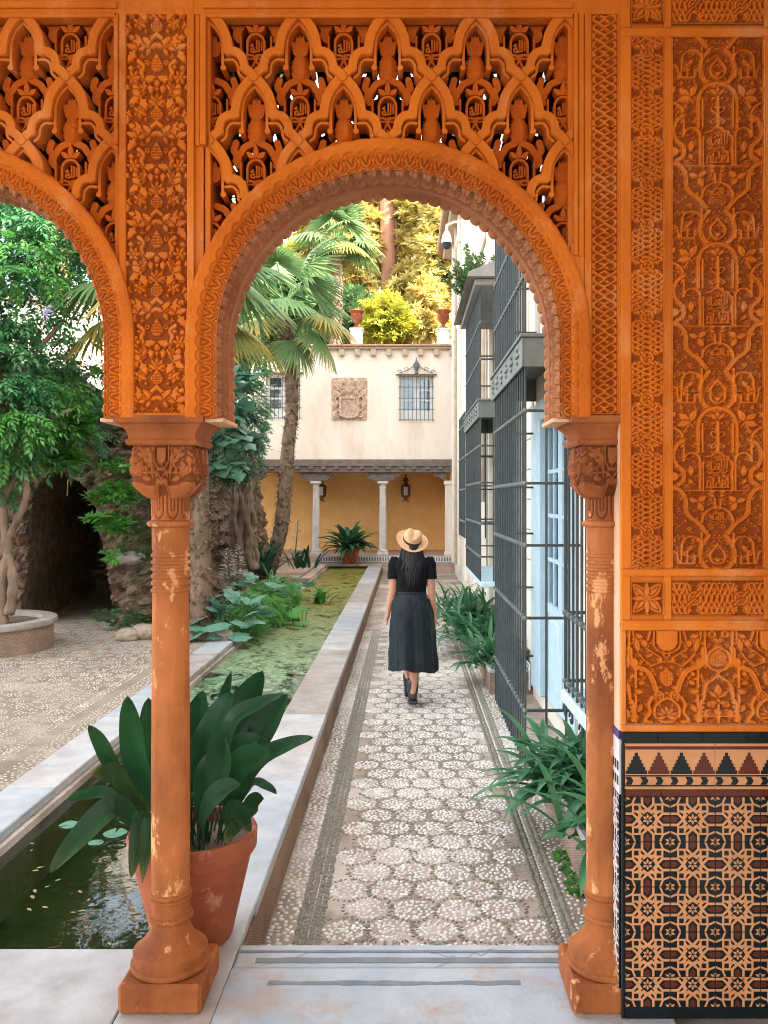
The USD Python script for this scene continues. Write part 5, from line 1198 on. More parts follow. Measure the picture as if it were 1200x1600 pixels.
# loose white stone lodged in the rock, edging stones
def stone(seed, r, sc, amp=.25):
    m = trimesh.creation.icosphere(subdivisions=3, radius=1); v = m.vertices
    n = meshkit.fbm(v * 1.7 + seed * 3.1, 4, seed); m.vertices = v * (1 + amp * 2 * (n - .5))[:, None] * np.asarray(sc) * r; return m
e = thing('rock_edging', 'row of low mossy stones at the end of the left pool coping', 'stones')
for i, (px, py, r) in enumerate(((200, 995, .13), (222, 998, .16), (246, 1000, .15), (275, 1001, .17), (303, 1002, .16), (326, 1001, .15), (347, 1003, .13), (236, 985, .12), (318, 990, .15), (290, 992, .12))):
    p = at(px, py, 10.45 + .12 * (i % 3)); obj('stone', stone(i, r, (1.15, .9, .75)), M_rock2, e, smooth=True, loc=(p[0], p[1], KZ + r * .35))
ms = stone(33, .16, (1.2, .8, .62), .2); p = at(204, 872, 11.55)
obj('white_stone', ms, M_marble2, None, smooth=True, loc=p, label='smooth whitish stone lodged in the mossy rock beside the cave', cat='stone')
# round planter with twisted trunks
pc = np.array([-5.02, 9.85, KZ - .02])
pt = thing('round_planter', 'round stone planter with a pale rim at the left edge of the terrace', 'planter', pc)
obj('planter_wall', lathe([[.72, .0], [.78, 0], [.78, .30], [.70, .30]], 56), M_planterface, pt, smooth=40)
obj('rim', lathe([[.66, .301], [.82, .301], [.83, .33], [.82, .365], [.66, .365], [.66, .30]], 56), M_marble2, pt, smooth=40)
obj('soil', lathe([[0, .31], [.68, .31]], 24), M_soil, pt)
ws_ = thing('wisteria', 'old wisteria with twisted bare trunks and a dense curtain of green leaves', 'climbing plant')
def pxtube(pts, d, r, n=9, wob=.0, rad_end=None):
    P = np.array([at(a, b, d + (c[0] if c else 0)) for a, b, *c in pts]); P = spline(P, 7); rr = np.linspace(r, rad_end or r * .7, len(P)); rr = rr * (1 + .15 * np.sin(np.arange(len(P)) * 1.3))
    return tube(P, rr, n)
for pts, r in ((((6, 985), (2, 920), (12, 860), (4, 800), (10, 740), (2, 690), (8, 640), (-6, 560)), .062), (((0, 870), (18, 830), (34, 800), (42, 765), (34, 730), (20, 705), (6, 690)), .045), (((14, 960), (20, 920), (16, 880), (2, 850), (-12, 830)), .06), (((-30, 985), (-28, 880), (-14, 780), (-18, 700), (10, 620), (30, 560)), .045), (((4, 780), (22, 750), (24, 715), (10, 690)), .04), (((-6, 720), (30, 690), (70, 660), (110, 640)), .03), (((2, 640), (50, 560), (100, 500)), .035)):
    obj('trunk', pxtube(pts, 9.85, r), M_bark, ws_, smooth=True)
# bare pale vine stems on the rock bank
vs = thing('bare_vine', 'bundle of pale bare stems climbing the rock bank right of the shaggy palm trunk', 'climbing plant')
for i in range(9):
    x = 366 + i * 3.6; r = random.Random(i)
    pts = [(x + r.uniform(-6, 6) + (8 if k == 0 else 0), 890 - 26 * k) for k in range(8)]
    obj('stem', pxtube(pts, 14.2 + r.uniform(-.2, .3), .05 + .02 * r.random(), 7), M_bark, vs, smooth=True)
# small pink planter box on the far left border, planting bed along the pool
obj('planting_bed', box(-4.0, LX1 - .03, 10.36, 18.6, -.1, KZ - .03), M_soil, kind='structure')
pb = thing('low_planter', 'low pinkish planter box at the foot of the rock bank', 'planter')
obj('planter_wall', cat_([box(-3.55, -3.45, 15.6, 18.2, KZ - .03, .62, .01), box(-3.45, -2.9, 15.6, 15.7, KZ - .03, .62, .01)]), M_pink, pb); obj('rim', box(-3.58, -2.88, 15.56, 15.74, .621, .66, .01), M_marble2, pb)
# right-hand planters
def planter(y0, y1, x0, z, label):
    t = thing('raised_planter', label, 'planter')
    obj('planter_wall', cat_([box(x0, x0 + .06, y0, y1, -.05, z - .04), box(x0 + .0605, RX, y1 - .06, y1, -.05, z - .04), box(x0 + .0605, RX, y0, y0 + .06, -.05, z - .04)]), M_planterface, t)
    obj('rim', box(x0 - .015, x0 + .10, y0 - .01, y1 + .01, z - .039, z, .006), M_marble, t); obj('rim', box(x0 + .101, RX, y1 - .10, y1 + .01, z - .039, z, .006), M_marble, t)
    obj('soil', box(x0 + .061, RX, y0 + .061, y1 - .061, -.05, z - .07), M_soil, t)
planter(3.35, 5.85, .925, .31, 'raised planter with a white marble rim by the right column')
planter(8.75, 10.0, .88, .26, 'raised planter with pebbled side under the second iron cage')
planter(10.3, 15.5, .86, .26, 'long raised planter towards the far end of the right house')
# ================================================================ plants
def leafmat(name, c, c2, trans=.22, rough=.42, scale=3.0, spec=.28, **k): return mat(name, c, c2, scale, rough, 0, 60, spec=spec, trans=trans, **k)
G_creeper = leafmat('creeper_leaf', (.035, .14, .05), (.10, .27, .095), scale=2.4)
G_dark = leafmat('dark_leaf', (.014, .055, .026), (.035, .10, .045), rough=.3)
G_dark2 = leafmat('mid_dark_leaf', (.02, .085, .035), (.05, .14, .06), rough=.35)
G_teal = leafmat('teal_leaf', (.075, .20, .125), (.16, .33, .22), rough=.45)
G_bright = leafmat('bright_green_leaf', (.06, .22, .035), (.12, .32, .06), scale=5)
G_strap = leafmat('strap_leaf', (.03, .12, .045), (.07, .21, .085), rough=.3, scale=5)
G_yellow = leafmat('sunlit_yellow_foliage', (.72, .56, .19), (.44, .38, .11), scale=.8, rough=.6, trans=.3, spec=.2)  # sun warmth and brightness put into the leaf colour
G_yellow2 = leafmat('yellow_green_leaf', (.55, .46, .05), (.30, .34, .045), scale=1.5, rough=.5, trans=.3)
G_mid = leafmat('mid_green_leaf', (.05, .12, .04), (.09, .17, .05), scale=1.2, rough=.5, trans=.3)
G_palm = leafmat('palm_leaf', (.16, .26, .10), (.11, .21, .08), rough=.4, tint=True)
G_wisp = leafmat('wispy_leaf', (.09, .24, .10), (.06, .16, .06))
G_asp = usdkit.material(stage, '/World/Looks/aspidistra_leaf', {
    'at': ('attribute', {'attribute': 'tint'}), 'w': ('wave_texture', {'scale': 22.0, 'distortion': .6, 'bands_direction': 'x'}), 'sep': ('separate_xyz', {}), 'cx': ('combine_xyz', {}),
    'r': ('rgb_ramp', {'ramp': [(0, (.005, .036, .012)), (1, (.022, .095, .026))]}), 'b': ('bump', {'strength': .7, 'distance': .004}), 'g': ('geometry', {}),
    'n': ('noise_texture', {'scale': 4.0}), 'm': ('mix_color', {'blend_type': 'multiply', 'fac': 1.0}), 'rr': ('rgb_ramp', {'ramp': [(.3, (.7, .7, .7)), (.7, (1.5, 1.4, 1.3))]}),
    'sh': ('separate_color', {}), 'm2': ('mix_color', {'b': (.22, .19, .04)}),
    'p': ('principled_bsdf', {'roughness': .25, 'specular_ior_level': .38}), 'tl': ('translucent_bsdf', {}), 'mc': ('mix_closure', {'fac': .18})},
    [('at.color', 'sh.color'), ('sh.r', 'cx.x'), ('cx.vector', 'w.vector'), ('w.fac', 'r.fac'), ('w.fac', 'b.height'), ('b.normal', 'p.normal'), ('g.position', 'n.vector'), ('n.fac', 'rr.fac'), ('r.color', 'm.a'), ('rr.color', 'm.b'),
     ('m.result', 'm2.a'), ('sh.g', 'm2.fac'), ('m2.result', 'p.base_color'), ('m2.result', 'tl.color'), ('p.BSDF', 'mc.closure1'), ('tl.BSDF', 'mc.closure2')], surface='mc.closure')
M_palmtrunk = mat('palm_fibre', (.24, .165, .11), (.13, .085, .055), 12, .95, 1.6, 60, stretch=(1, 1, .4))
M_trunk_red = mat('red_brown_bark', (.40, .20, .12), (.26, .125, .075), 5, .9, 1.2, 8, stretch=(1, 1, .12))
M_twig = mat('dry_stem', (.33, .24, .14), (.22, .16, .09), 9, .9)
M_spike = mat('pale_flower', (.62, .56, .48), (.48, .38, .36), 14, .7)
M_lilac = mat('lilac_flower', (.42, .33, .62), (.50, .42, .66), 14, .6)

LF = (np.array([[0, 0, 0], [.42, .2, .05], [.42, -.2, .05], [.46, 0, -.03], [1, 0, -.14]]), np.array([[0, 3, 1], [3, 4, 1], [0, 2, 3], [3, 2, 4]]))
def pinnate(n=5, L=.30, w=.42, droop=.5, seed=0):
    r = np.random.default_rng(seed); V, F = [], []
    def add(o, d, s):
        m = scatter(LF, [o], [d], [s], roll=np.array([r.normal(0, .35)])); F.append(m.faces + sum(len(v) for v in V)); V.append(m.vertices)
    for k in range(n):
        u = (k + .6) / n; o = np.array([u, 0, -droop * u * u])
        for s in (-1, 1): add(o, [.75, s * .85, -.25 - droop * u * .6 + r.normal(0, .12)], w * (1 - .35 * abs(u - .45)) * r.uniform(.85, 1.1))
    add([1, 0, -droop], [1, 0, -droop * 1.2], w * .9); return np.vstack(V), np.vstack(F)
PIN = [pinnate(5, seed=i, droop=.35 + .12 * i) for i in range(4)]
def whorl(n=9, seed=0, spread=.8):
    r = np.random.default_rng(seed); a = np.arange(n) * 2.4; el = r.uniform(.1, spread, n)
    D = np.c_[np.cos(a) * np.cos(el), np.sin(a) * np.cos(el), np.sin(el)]; m = scatter(LF, r.normal(0, .06, (n, 3)), D, r.uniform(.7, 1.05, n)); return m.vertices, m.faces
WH = [whorl(9, i) for i in range(4)]
def mass(points, dirs, sizes, T, up=(0, 0, 1), seed=0):
    r = np.random.default_rng(seed); k = r.integers(0, len(T), len(points)); out = []
    for j in range(len(T)):
        s = k == j
        if s.any(): out.append(scatter(T[j], points[s], dirs[s], sizes[s], roll=r.normal(0, .3, s.sum()), up=up))
    return cat_(out)
# ---- wisteria curtain: sprays hanging in overlapping tiers
def curtain(parent, blobs, n, size, T, mtl, seed, name='foliage', front=-.9, tiers=.42):
    """blobs: (px, py, d, rx, ry, rd) ellipsoids of foliage; sprays cover their outer shell, lifted then drooping"""
    r = np.random.default_rng(seed); P, D = [], []
    vol = np.array([b[3] * b[4] for b in blobs], float); cnt = (vol / vol.sum() * n).astype(int)
    for (px, py, d, rx, ry, rd), c in zip(blobs, cnt):
        q = r.normal(size=(c, 3)); q /= np.linalg.norm(q, axis=1, keepdims=True); q *= (r.uniform(.55, 1.0, c) ** .6)[:, None]
        nz = meshkit.fbm(q * 2.3 + px, 3, seed); q *= (.72 + .6 * nz)[:, None]
        ctr = at(px, py, d); o = ctr + q * np.array([rx / FPX * d, rd, ry / FPX * d])
        z = np.round(o[:, 2] / tiers) * tiers; o[:, 2] = .45 * o[:, 2] + .55 * z + r.normal(0, .05, c)
        dd = q * [1, 1, .3] + [0, -.45, -.12] + r.normal(0, .28, (c, 3)); P.append(o); D.append(dd)
    P, D = np.vstack(P), np.vstack(D); s = size * r.uniform(.7, 1.25, len(P))
    return obj(name, mass(P, D, s, T, seed=seed), mtl, parent)
curtain(ws_, [(-40, 330, 10.2, 140, 80, .6), (50, 365, 10.4, 90, 60, .5), (0, 470, 9.9, 80, 60, .6), (-30, 600, 9.6, 90, 90, .6), (40, 560, 10.4, 60, 40, .4), (10, 680, 9.9, 50, 50, .4)], 1700, .26, PIN, G_creeper, 21)
curtain(ws_, [(110, 325, 11.6, 80, 55, .6), (90, 400, 11.6, 75, 60, .5), (60, 500, 11.0, 45, 40, .4), (80, 590, 11.3, 60, 55, .4), (-120, 480, 9.8, 120, 160, .7), (120, 640, 11.8, 45, 30, .3)], 1700, .22, PIN, G_dark, 22, name='shaded_foliage')  # darker green leaves of the same plant
curtain(ws_, [(30, 420, 9.7, 60, 40, .3), (100, 370, 10.6, 45, 35, .3), (70, 620, 10.2, 45, 35, .3), (140, 560, 10.8, 30, 25, .2), (0, 660, 9.4, 55, 40, .3), (120, 460, 11.2, 30, 30, .2)], 420, .24, PIN, G_bright, 23, name='young_foliage')  # lighter green leaves of the same plant
curtain(ws_, [(150, 600, 11.3, 34, 30, .25), (110, 690, 11.2, 50, 22, .2), (60, 650, 10.6, 50, 34, .3), (-10, 740, 10.0, 40, 30, .3), (20, 620, 9.6, 50, 50, .3)], 620, .20, PIN, G_creeper, 24, name='trailing_foliage')
p = at(75, 480, 9.3)
obj('blossom', scatter(WH[0], p + np.random.default_rng(1).normal(0, .03, (16, 3)) + np.c_[np.zeros((16, 2)), np.linspace(0, -.12, 16)], np.random.default_rng(2).normal(size=(16, 3)), np.full(16, .03)), M_lilac, ws_)
sg = thing('hanging_creeper', 'sprig of lighter green leaves hanging down before the cave mouth', 'climbing plant')
curtain(sg, [(98, 690, 10.6, 26, 30, .12), (82, 725, 10.5, 20, 18, .10), (118, 670, 10.7, 26, 16, .12)], 90, .22, WH, G_bright, 5)
obj('stem', cat_([pxtube([(100, 660), (106, 705), (108, 738), (120, 748), (134, 746)], 10.6, .010, 6), pxtube([(106, 750), (105, 775)], 10.6, .006, 5)]), M_twig, sg, smooth=True)
cg = thing('rock_creeper', 'trailing creeper with small pointed leaves on the mossy rock between cave and column', 'climbing plant')
curtain(cg, [(178, 790, 11.2, 26, 60, .15), (150, 800, 11.1, 22, 16, .12), (195, 745, 11.2, 28, 30, .15), (175, 840, 11.2, 18, 30, .1)], 110, .16, WH, G_bright, 6)
cr = thing('ground_ivy', 'dark ivy and moss covering the lower rocks behind the left column', 'plant')
curtain(cr, [(215, 850, 11.5, 30, 50, .10), (190, 965, 11.3, 44, 26, .15), (150, 650, 11.7, 36, 26, .15), (222, 770, 11.5, 22, 40, .10)], 420, .06, WH, G_mid, 7)
# ---- hanging greenery right of the pillar
iv = thing('climbing_shrub', 'big leaved glossy climber hanging beside the left column capital', 'climbing plant')
BIG = [(np.array([[0, 0, 0], [.15, .34, .02], [.55, .42, .0], [.15, -.34, .02], [.55, -.42, .0], [.5, 0, .09], [1, 0, -.18]]), np.array([[0, 5, 1], [1, 5, 2], [2, 5, 6], [0, 3, 5], [3, 4, 5], [4, 6, 5]]))]
curtain(iv, [(345, 640, 12.2, 26, 50, .3), (352, 700, 12.2, 28, 36, .3), (372, 610, 12.6, 20, 30, .25)], 170, .30, BIG, G_teal, 8)
curtain(iv, [(360, 690, 12.8, 44, 60, .35), (345, 735, 12.6, 34, 20, .3)], 420, .17, PIN, G_dark, 9, name='dark_foliage')
wp = thing('weeping_shrub', 'fine leaved bright green shrub spilling over the rock bank left of the palm', 'shrub')
curtain(wp, [(384, 570, 15.5, 30, 40, .5), (388, 650, 15.8, 26, 50, .5), (380, 710, 15.6, 28, 34, .4), (345, 560, 15.0, 36, 50, .5)], 2200, .16, PIN, G_wisp, 10, tiers=.25)
bk = thing('garden_shrub', 'mid green leafy shrub filling the gap behind the shaggy palm crown', 'shrub')
curtain(bk, [(395, 500, 21, 40, 60, .9), (430, 470, 24, 60, 60, .9)], 900, .34, WH, G_mid, 12)

# ---- fan palms
def fan(seed, R=.62, pet=.7, n=30, spread=2.1, dry=.3, droop=.35):
    """one frond along +x: stalk, then a pleated fan of narrow blades"""
    r = np.random.default_rng(seed); V, F, C = [], [], []
    def add(v, f, c): F.append(np.asarray(f) + sum(len(x) for x in V)); V.append(np.asarray(v)); C.append(np.asarray(c))
    st = tube(spline([(0, 0, 0), (pet * .5, 0, .05 * pet), (pet, 0, 0)], 4), .012, 5); add(st.vertices, st.faces, np.tile([.8, 1.0, .6], (len(st.vertices), 1)))
    for k in range(n):
        a = spread * (k / (n - 1) - .5) * 2 + r.normal(0, .03); L = R * (1 - .22 * (abs(a) / spread) ** 2) * r.uniform(.9, 1.06)
        dx, dy = math.cos(a), math.sin(a); sx, sy = -dy, dx; tip = r.random() < .6
        for q, (u, w) in enumerate(((0.04, .008), (.35, .024), (.68, .022), (1.0, .002))):
            z = -droop * L * u ** 2.2 - .12 * abs(math.sin(a)) * u * R + r.normal(0, .004); x, y = pet + dx * L * u, dy * L * u; w *= R / .6
            d = max(0, u - .55) / .45 * dry * (1 if tip else .4); g = np.array([1, 1, 1.0]) * (1 - d) + np.array([2.6, 1.35, .75]) * d
            V0 = [[x + sx * w, y + sy * w, z - .010], [x, y, z + .012 * (u < .9)], [x - sx * w, y - sy * w, z - .010]]
            if q == 0: vv, cc = V0, [g] * 3
            else: vv += V0; cc += [g] * 3
        f = []
        for q in range(3):
            for e in range(2): A = q * 3 + e; f += [[A, A + 3, A + 4], [A, A + 4, A + 1]]
        add(vv, f, cc)
    return np.vstack(V), np.vstack(F), np.vstack(C)
def palm(name, label, pts, d, r, crown, fronds, R, pet, seed, trunk=True, dead=4, extra=()):
    t = thing(name, label, 'palm tree'); rr = np.random.default_rng(seed)
    P = spline(np.array([at(a, b, d) for a, b in pts]), 14); n = len(P)
    tr = tube(P, r * (1.12 - .22 * np.linspace(0, 1, n)) * (1 + .05 * rr.normal(size=n)), 14)
    obj('trunk', tr, M_palmtrunk, t, smooth=True)
    m = int(n * 8); i = rr.integers(1, n - 1, m); a = rr.uniform(0, 6.28, m); rad = r * (1.05 - .2 * i / n)
    O = P[i] + np.c_[np.cos(a) * rad, np.sin(a) * rad, np.zeros(m)]; D = np.c_[np.cos(a) * .55, np.sin(a) * .55, rr.uniform(-.6, 1.0, m)]
    SC = (np.array([[0, .32, 0], [0, -.32, 0], [.5, .2, .06], [.5, -.16, .05], [1, .02, .02]]), np.array([[0, 1, 2], [1, 3, 2], [2, 3, 4]]))
    obj('fibre_scales', scatter(SC, O, D, r * rr.uniform(.45, 1.0, m)), M_palmtrunk, t, kind='stuff')
    c = at(*crown, d)
    for k in range(fronds):
        az = k * 2.39996 + rr.normal(0, .2); el = 1.15 - 1.75 * (k / fronds) + rr.normal(0, .12); dry = .15 + .9 * max(0, k / fronds - .55) / .45
        v, f, col = fan(seed * 50 + k, R * rr.uniform(.85, 1.1), pet * rr.uniform(.8, 1.15), 30, 2.0, min(1, dry), .22 + .25 * rr.random())
        D, s, u = basis(np.array([[math.cos(az) * math.cos(el), math.sin(az) * math.cos(el), math.sin(el)]]))
        W = c + v[:, :1] * D + v[:, 1:2] * s + v[:, 2:] * u; W[:, 2] -= .10 * np.linalg.norm(W[:, :2] - c[:2], axis=1) ** 2
        if k >= fronds - dead: col = col * [1.9, 1.15, .8]
        obj('frond', trimesh.Trimesh(W, f, process=False), G_palm, t, tint=col)
    for (az, el, R_, dr) in extra:
        v, f, col = fan(seed * 90 + int(az * 10), R_, pet, 30, 1.6, dr, .4); D, s, u = basis(np.array([[math.cos(az) * math.cos(el), math.sin(az) * math.cos(el), math.sin(el)]])); W = c + v[:, :1] * D + v[:, 1:2] * s + v[:, 2:] * u
        obj('frond', trimesh.Trimesh(W, f, process=False), G_palm, t, tint=col)
    return t
palm('fan_palm', 'fan palm with a leaning shaggy trunk beside the pool', [(417, 900), (428, 868), (440, 820), (445, 770), (450, 700), (456, 640), (455, 590), (448, 530), (444, 495)], 18.9, .150, (444, 478), 15, .95, 1.0, 3, dead=3, extra=((-.25, -.72, .95, .75), (-2.6, -.55, .9, .9), (-.9, -1.05, .8, .8)))
palm('fan_palm', 'fan palm whose straight shaggy trunk stands close behind the left column', [(313, 992), (314, 900), (312, 800), (308, 700), (300, 600), (288, 500), (280, 440)], 10.75, .125, (272, 450), 20, .74, .95, 4, dead=5)
palm('fan_palm', 'distant slim fan palm rising behind the cream house', [(524, 560), (525, 520), (527, 480), (528, 430), (525, 380)], 30, .20, (525, 372), 20, 1.0, .9, 5, dead=3)

# ---- trees beyond the far house
def crown_points(blobs, n, seed, shell=.5):
    r = np.random.default_rng(seed); P, Q = [], []; v = np.array([b[3] * b[4] * b[5] for b in blobs]) ** .75; cnt = (v / v.sum() * n).astype(int)
    for (x, y, z, a, b_, c), k in zip(blobs, cnt):
        q = r.normal(size=(k, 3)); q /= np.linalg.norm(q, axis=1, keepdims=True); q *= r.uniform(shell, 1, k)[:, None]
        f = meshkit.fbm(q * 2.6 + x * 3, 3, seed); keep = f > .45; q = q[keep] * (.7 + .65 * f[keep])[:, None]
        P.append(np.array([x, y, z]) + q * [a, b_, c]); Q.append(q)
    return np.vstack(P), np.vstack(Q)
def tree(name, label, cat, trunk, blobs, n, size, T, mtl, seed, tm=M_trunk_red, droop=-.2, limbs=5):
    t = thing(name, label, cat); r = np.random.default_rng(seed)
    (x, y, z0), (x1, y1, z1), r0 = trunk
    P = spline([(x, y, z0), (x + .1, y, z0 + (z1 - z0) * .4), (x1, y1, z1)], 8); obj('trunk', tube(P, np.linspace(r0, r0 * .6, len(P)), 12), tm, t, smooth=True)
    for k in range(limbs):
        b = blobs[k % len(blobs)]; s = P[int(len(P) * r.uniform(.35, .95))]; e = np.array(b[:3]) + r.normal(0, .3, 3)
        obj('limb', tube(spline([s, (s + e) / 2 + [0, 0, .3], e], 5), np.linspace(r0 * .35, r0 * .1, 11), 6), tm, t, smooth=True)
    P, Q = crown_points(blobs, n, seed); D = Q + [0, 0, droop] + r.normal(0, .35, P.shape)
    obj('crown', mass(P, D, size * r.uniform(.6, 1.3, len(P)), T, seed=seed), mtl, t)
    return t
def B(px, py, d, rx, ry, rd): a = at(px, py, d); return (a[0], a[1], a[2], rx / FPX * d, rd, ry / FPX * d)
a = at(606, 560, 36); b = at(602, 190, 36)
tree('tall_conifer', 'tall conifer with a thick reddish trunk and drooping yellow foliage behind the far house', 'tree', (a * [1, 1, 0], b, .48), [B(560, 400, 36.5, 44, 90, 1.5), B(645, 380, 36.5, 40, 100, 1.4), B(640, 470, 35.5, 36, 60, 1.2), B(575, 320, 37, 30, 60, 1.3), B(640, 290, 37, 50, 60, 1.4), B(600, 250, 37, 70, 50, 1.5)], 3900, .42, WH, G_yellow, 31, droop=-.7)
tree('yellow_tree', 'yellow leaved tree next to the security camera at the right of the conifer', 'tree', (at(690, 540, 34) * [1, 1, 0], at(688, 400, 34), .2), [B(682, 420, 34, 32, 90, 1.2), B(668, 490, 33, 34, 52, 1.2), B(690, 350, 34.5, 28, 60, 1.2), B(710, 450, 34, 26, 70, 1.2)], 2700, .40, WH, G_yellow, 32, droop=-.6)
tree('golden_bush', 'round yellow green bush on the roof terrace between the two urns', 'shrub', (at(600, 545, 27) * [1, 1, 0] + [0, 0, 5.6], at(600, 500, 27), .08), [B(602, 500, 27, 40, 38, .8), B(585, 520, 27, 26, 24, .6), B(625, 515, 27, 24, 26, .6)], 1500, .22, WH, G_yellow2, 33, limbs=3)
tree('dark_tree', 'dark green broadleaf tree filling the space left of the distant palm', 'tree', (at(490, 540, 33) * [1, 1, 0], at(490, 470, 33), .2), [B(480, 490, 33, 40, 60, 1.2), B(555, 500, 33, 26, 40, 1.0), B(520, 510, 33.5, 40, 34, 1.0), B(430, 460, 33, 50, 60, 1.3)], 1900, .42, WH, G_mid, 34)
tree('yellow_tree', 'yellow leaved tree glimpsed behind the crown of the leaning palm', 'tree', (at(420, 540, 38) * [1, 1, 0], at(420, 430, 38), .25), [B(405, 470, 38, 46, 70, 1.5), B(470, 420, 39, 40, 50, 1.4), B(500, 365, 39, 36, 40, 1.3)], 2000, .44, WH, G_yellow2, 35, droop=-.5)
tree('roadside_tree', 'loose green tree top showing through the lattice above the left arch', 'tree', (at(100, 600, 20) * [1, 1, 0], at(80, 250, 20), .25), [B(40, 210, 20, 110, 90, 1.6), B(150, 180, 20, 90, 90, 1.5), B(-80, 260, 20, 110, 110, 1.6), B(240, 150, 21, 90, 90, 1.6), B(330, 60, 22, 100, 90, 1.6), B(140, 40, 21, 120, 90, 1.6), B(0, 20, 21, 140, 90, 1.6)], 5200, .40, WH, G_mid, 36)

# ---- beds and pool plants
def clump(name, label, cat, c, n, L, W, mtl, seed, parts=False, up=(.35, 1.25), bend=.9, group=None, loc_spread=.12, tipcol=None):
    """arching strap leaves from one crown"""
    t = thing(name, label, cat, c, group=group); r = np.random.default_rng(seed); out = []
    for k in range(n):
        az = r.uniform(0, 6.283); el = r.uniform(*up); l = L * r.uniform(.6, 1.1); w = W * r.uniform(.75, 1.15); o = np.append(r.normal(0, loc_spread, 2), 0)
        u = np.linspace(0, 1, 9); ang = el - bend * r.uniform(.7, 1.5) * u ** 1.4; dr = np.cos(ang); dz = np.sin(ang); x = np.r_[0, np.cumsum((dr[1:] + dr[:-1]) / 2)] / 8 * l; z = np.r_[0, np.cumsum((dz[1:] + dz[:-1]) / 2)] / 8 * l
        ww = w * np.array([.55, .8, .95, 1, 1, .95, .8, .5, .04]); c_, s_ = math.cos(az), math.sin(az); V = []
        for i in range(9):
            ctr = o + [x[i] * c_, x[i] * s_, z[i]]; side = np.array([-s_, c_, 0]) * ww[i] / 2; V += [ctr + side + [0, 0, .18 * ww[i]], ctr, ctr - side + [0, 0, .18 * ww[i]]]
        F = []
        for i in range(8):
            for e_ in range(2): A = i * 3 + e_; F += [[A, A + 3, A + 4], [A, A + 4, A + 1]]
        out.append(trimesh.Trimesh(np.array(V), np.array(F), process=False))
    if parts:
        for m in out: obj('leaf', m, mtl, t, smooth=True)
    else: obj('leaves', cat_(out), mtl, t, smooth=True)
    return t
clump('strap_leaf_plant', 'large clump of arching strap leaves in the planter next to the right column', 'plant', (1.08, 5.2, .24), 200, .58, .055, G_strap, 41, True, loc_spread=.13, bend=1.1)
clump('strap_leaf_plant', 'strap leaved clump at the front corner of the near right planter', 'plant', (1.12, 4.45, .24), 100, .52, .052, G_strap, 42, True, loc_spread=.12, bend=1.1)
clump('strap_leaf_plant', 'strap leaved clump spilling over the kerb before the second iron cage', 'plant', (1.02, 9.25, .20), 140, .62, .052, G_strap, 43, loc_spread=.14)
clump('strap_leaf_plant', 'strap leaved clump under the grey canopied cage', 'plant', (1.0, 11.0, .2), 140, .66, .055, G_strap, 44, loc_spread=.2)
clump('strap_leaf_plant', 'bright strap leaved clump just behind the woman on the right', 'plant', (.98, 12.4, .2), 140, .70, .055, G_strap, 45, loc_spread=.2)
clump('strap_leaf_plant', 'farthest strap leaved clump near the landing on the right', 'plant', (1.0, 14.2, .2), 80, .70, .04, G_strap, 46, loc_spread=.25)
cs = thing('canopy_plant', 'dry grassy weed growing on top of the grey canopy', 'plant', (.92, 11.4, 4.75)); r = np.random.default_rng(5)
st_ = []
for k in range(46):
    a_, e_ = r.uniform(0, 6.28), r.uniform(.5, 1.4); L_ = r.uniform(.3, .75); dv = np.array([math.cos(a_) * math.cos(e_) , math.sin(a_) * math.cos(e_), math.sin(e_)]); st_.append(tube([np.r_[r.normal(0, .12), r.normal(0, .4), 0], dv * L_ * .5 + [0, 0, .03], dv * L_], [.006, .004, .002], 4))
obj('stems', cat_(st_), M_twig, cs); Pm = np.vstack([s.vertices[-1] for s in st_]); obj('foliage', mass(np.vstack([Pm * u for u in (.5, .7, .85, 1)]), np.tile(Pm, (4, 1)) + r.normal(0, .3, (len(Pm) * 4, 3)), np.full(len(Pm) * 4, .09), WH, seed=3), G_mid, cs)

def bigleaf(name, label, blobs, n, size, mtl, seed, lobes=7):
    """broad lobed leaves on stalks"""
    t = thing(name, label, 'plant'); r = np.random.default_rng(seed); a = np.linspace(0, 2 * np.pi, 4 * lobes, endpoint=False)
    rad = 1 + .16 * np.cos(lobes * a) - .5 * np.exp(-((a - np.pi) / .35) ** 2); V = np.c_[rad * np.cos(a) * .5 + .35, rad * np.sin(a) * .5, -.10 * rad ** 2 + .05 * np.cos(lobes * a)]
    V = np.vstack([V, [.12, 0, .03]]); k = np.arange(4 * lobes); F = np.stack([np.full(4 * lobes, 4 * lobes), k, (k + 1) % (4 * lobes)], 1)
    for (px, py, d, rx, ry, rd) in blobs:
        for i in range(n):
            q = r.normal(size=3); q /= np.linalg.norm(q) * 1.1; q[2] = abs(q[2]); o = at(px, py, d) + q * [rx / FPX * d, rd, ry / FPX * d]
            m = scatter((V, F), [o], [q * [1, 1, .1] + [0, -.6, -.05] + r.normal(0, .2, 3)], [size * r.uniform(.7, 1.15)], roll=np.array([r.normal(0, .25)])); lf = obj('leaf', m, mtl, t, smooth=True)
            bse = at(px, py, d) * [1, 1, 0] + [0, 0, KZ - .1]; obj('stalk', tube(spline([bse + r.normal(0, .08, 3) * [1, 1, 0], (bse + o) / 2 + [0, 0, .12], o], 4), .008, 5), G_mid, t)
    return t
bigleaf('broad_leaf_plant', 'broad scalloped pale teal leaves at the corner of the pool border', [(345, 985, 10.7, 40, 40, .35), (375, 965, 11.0, 36, 36, .35)], 15, .27, G_teal, 51)
bigleaf('broad_leaf_plant', 'second clump of broad teal leaves farther along the pool border', [(400, 925, 13.2, 40, 22, .4), (452, 918, 15.5, 26, 20, .4)], 12, .30, G_teal, 52)
bigleaf('broad_leaf_plant', 'small broad leaves behind the stone edging and the shaggy trunk', [(345, 945, 12.0, 26, 26, .3), (325, 955, 11.3, 14, 20, .2)], 10, .22, G_teal, 53)
